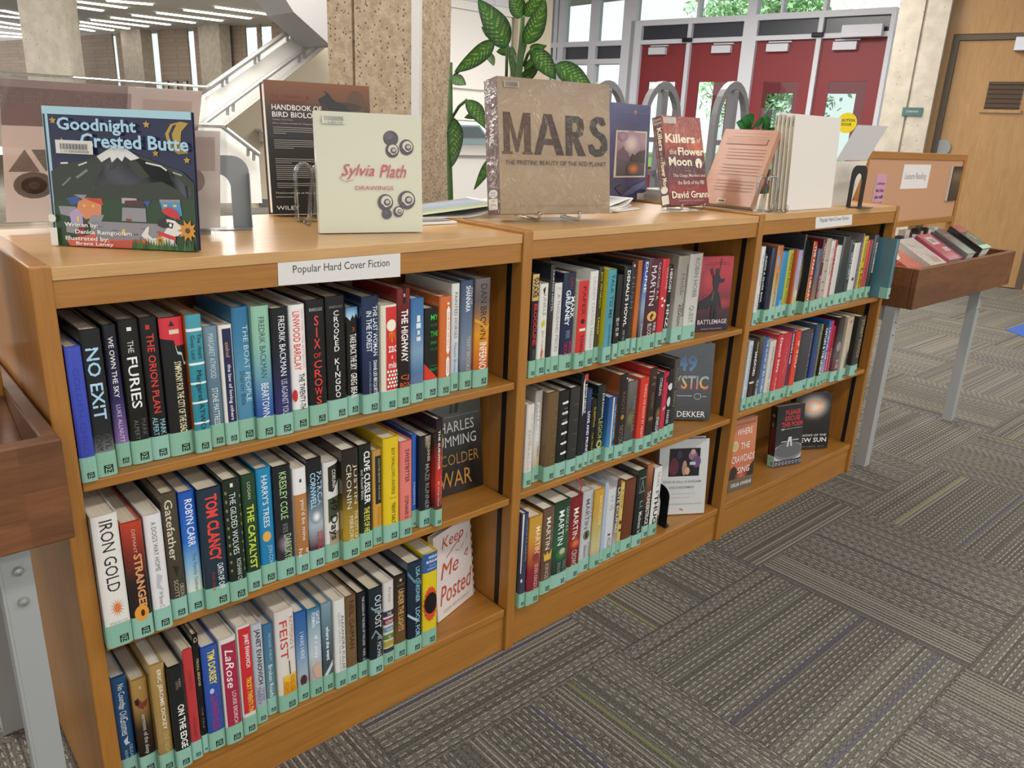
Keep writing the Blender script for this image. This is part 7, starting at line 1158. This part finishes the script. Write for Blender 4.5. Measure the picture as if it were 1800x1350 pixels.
for b in ((1322, 224), (1345, 228), (1352, 300), (1268, 303)): MB().tube([T_(b, .01), Vector((0, 0, .95))], .004, 5).build('twig', stem_m, r)
# yellow round sticker on the right-hand door glass
a, z = EW.sz(1488, 216); mb = MB(); n = 20; vs = [EW.p(a+.12*math.cos(2*PI*i/n), z+.12*math.sin(2*PI*i/n), .012) for i in range(n)]; mb.prism(vs, -EW.n*.002, hx('d8c42c')); emit_print(mb, [H('CAUTION', '26240f', .12, .88, .3, .44, .02), H('DOOR', '26240f', .25, .75, .5, .64, .02)], lambda u, v, l: EW.p(a-.12+.24*u, z+.12-.24*v, .009-l)); tag(mb.build('door_sticker', paper_mat), 'round yellow sticker on the rightmost red door glass', 'sticker')
# blue mat corner on the carpet, right edge of the picture
P_ = [at(1768, 580, 'z', .001), at(1800, 570, 'z', .001), at(1830, 578, 'z', .001), at(1800, 593, 'z', .001)]
mb = MB(); mb.prism(P_, (0, 0, .004)); tag(mb.build('blue_mat', mat('blue_mat_cloth', '3a5aa8', .9)), 'bright blue mat corner on the carpet', 'mat')
# ---- outside: lawn and trees in front of the doors, cars in the lot
lawn = mat('lawn', '6a8a48', 1, spec=.05); mb = MB(); mb.add([EW.p(-30, -.02, 3.0), EW.p(14, -.02, 3.0), EW.p(14, -.02, 70), EW.p(-30, -.02, 70)], [(0, 1, 2, 3)]); struct('ground_lawn', mb, lawn)
tleaf = mat('tree_leaf', rough=.6, attr=True, spec=.2); bark = mat('bark', '6a5a48', .9)
def tree(label, s, dep, h, rad, seed, n=7000):
    p = EW.p(s, 0, dep); r = thing('tree', label, 'tree', tuple(p), 0, 'trees outside the doors'); rnd = random.Random(seed)
    MB().tube([(0, 0, -.02), (.05, 0, h*.35), (-.05, .1, h*.8)], .18, 8, taper=[1.2, .9, .3]).build('trunk', bark, r)
    mb = MB(); gs = ['8fbe82', 'acd49c', '7aaa70', 'c4e4b4']
    for i in range(n):
        while True:
            v = Vector((rnd.uniform(-1, 1), rnd.uniform(-1, 1), rnd.uniform(-1, 1)))
            if .35 < v.length < 1: break
        v *= .8+.2*math.sin(5*v.x+seed)*math.cos(4*v.z)
        c = Vector((v.x*rad, v.y*rad, h*.6+v.z*h*.5)); sz_ = rnd.uniform(.07, .16); a = Vector((rnd.gauss(0, 1), rnd.gauss(0, 1), rnd.gauss(0, 1))).normalized(); b = a.orthogonal().normalized()*sz_*.5; a *= sz_
        mb.add([c-a, c+b, c+a, c-b], [(0, 1, 2, 3)], hx(rnd.choice(gs)))
    mb.build('crown', tleaf, r)
for k, (lb, s, dep, h, rad) in enumerate((('broad pale tree outside, left of the doors', -3.4, 14, 8, 3.3), ('pale tree outside above the left red doors', .6, 22, 10, 3.6), ('pale tree outside above the right red doors', 4.6, 13, 9, 3.2), ('shorter tree outside behind the left glazing', -7.5, 24, 9, 3.6))): tree(lb, s, dep, h, rad, k+2)
for k, c in enumerate(('3a3c44', 'a83038', '8a929a')):
    p = BW.p(BW.sz(835, 235)[0]+1.5+5.2*k, 0, 14+1.2*k); r = thing('parked_car', ['dark parked car seen through the low window', 'red parked car seen through the low window', 'silver parked car seen through the low window'][k], 'car', tuple(p), .3, 'parked cars outside')
    mb = MB(); prof = [(-2.1, .3), (-2.15, .75), (-1.3, .9), (-.7, 1.4), (.8, 1.42), (1.5, .95), (2.1, .85), (2.15, .3)]; mb.prism([(x, -.85, z) for x, z in prof], (0, 1.7, 0)); mb.build('body', mat('car_paint', c, .3, coat=.5), r)
    mb = MB(); mb.prism([(x, -.86, z) for x, z in ((-1.15, .95), (-.65, 1.34), (.75, 1.36), (1.35, .97))], (0, 1.72, 0)); mb.build('side_windows', dark_panel, r)
    for wx in (-1.3, 1.35):
        for wy in (-.8, .8): mb = MB(); mb.tube([(wx, wy-.1, .32), (wx, wy+.1, .32)], .32, 14); mb.build('wheel', black_metal, r)
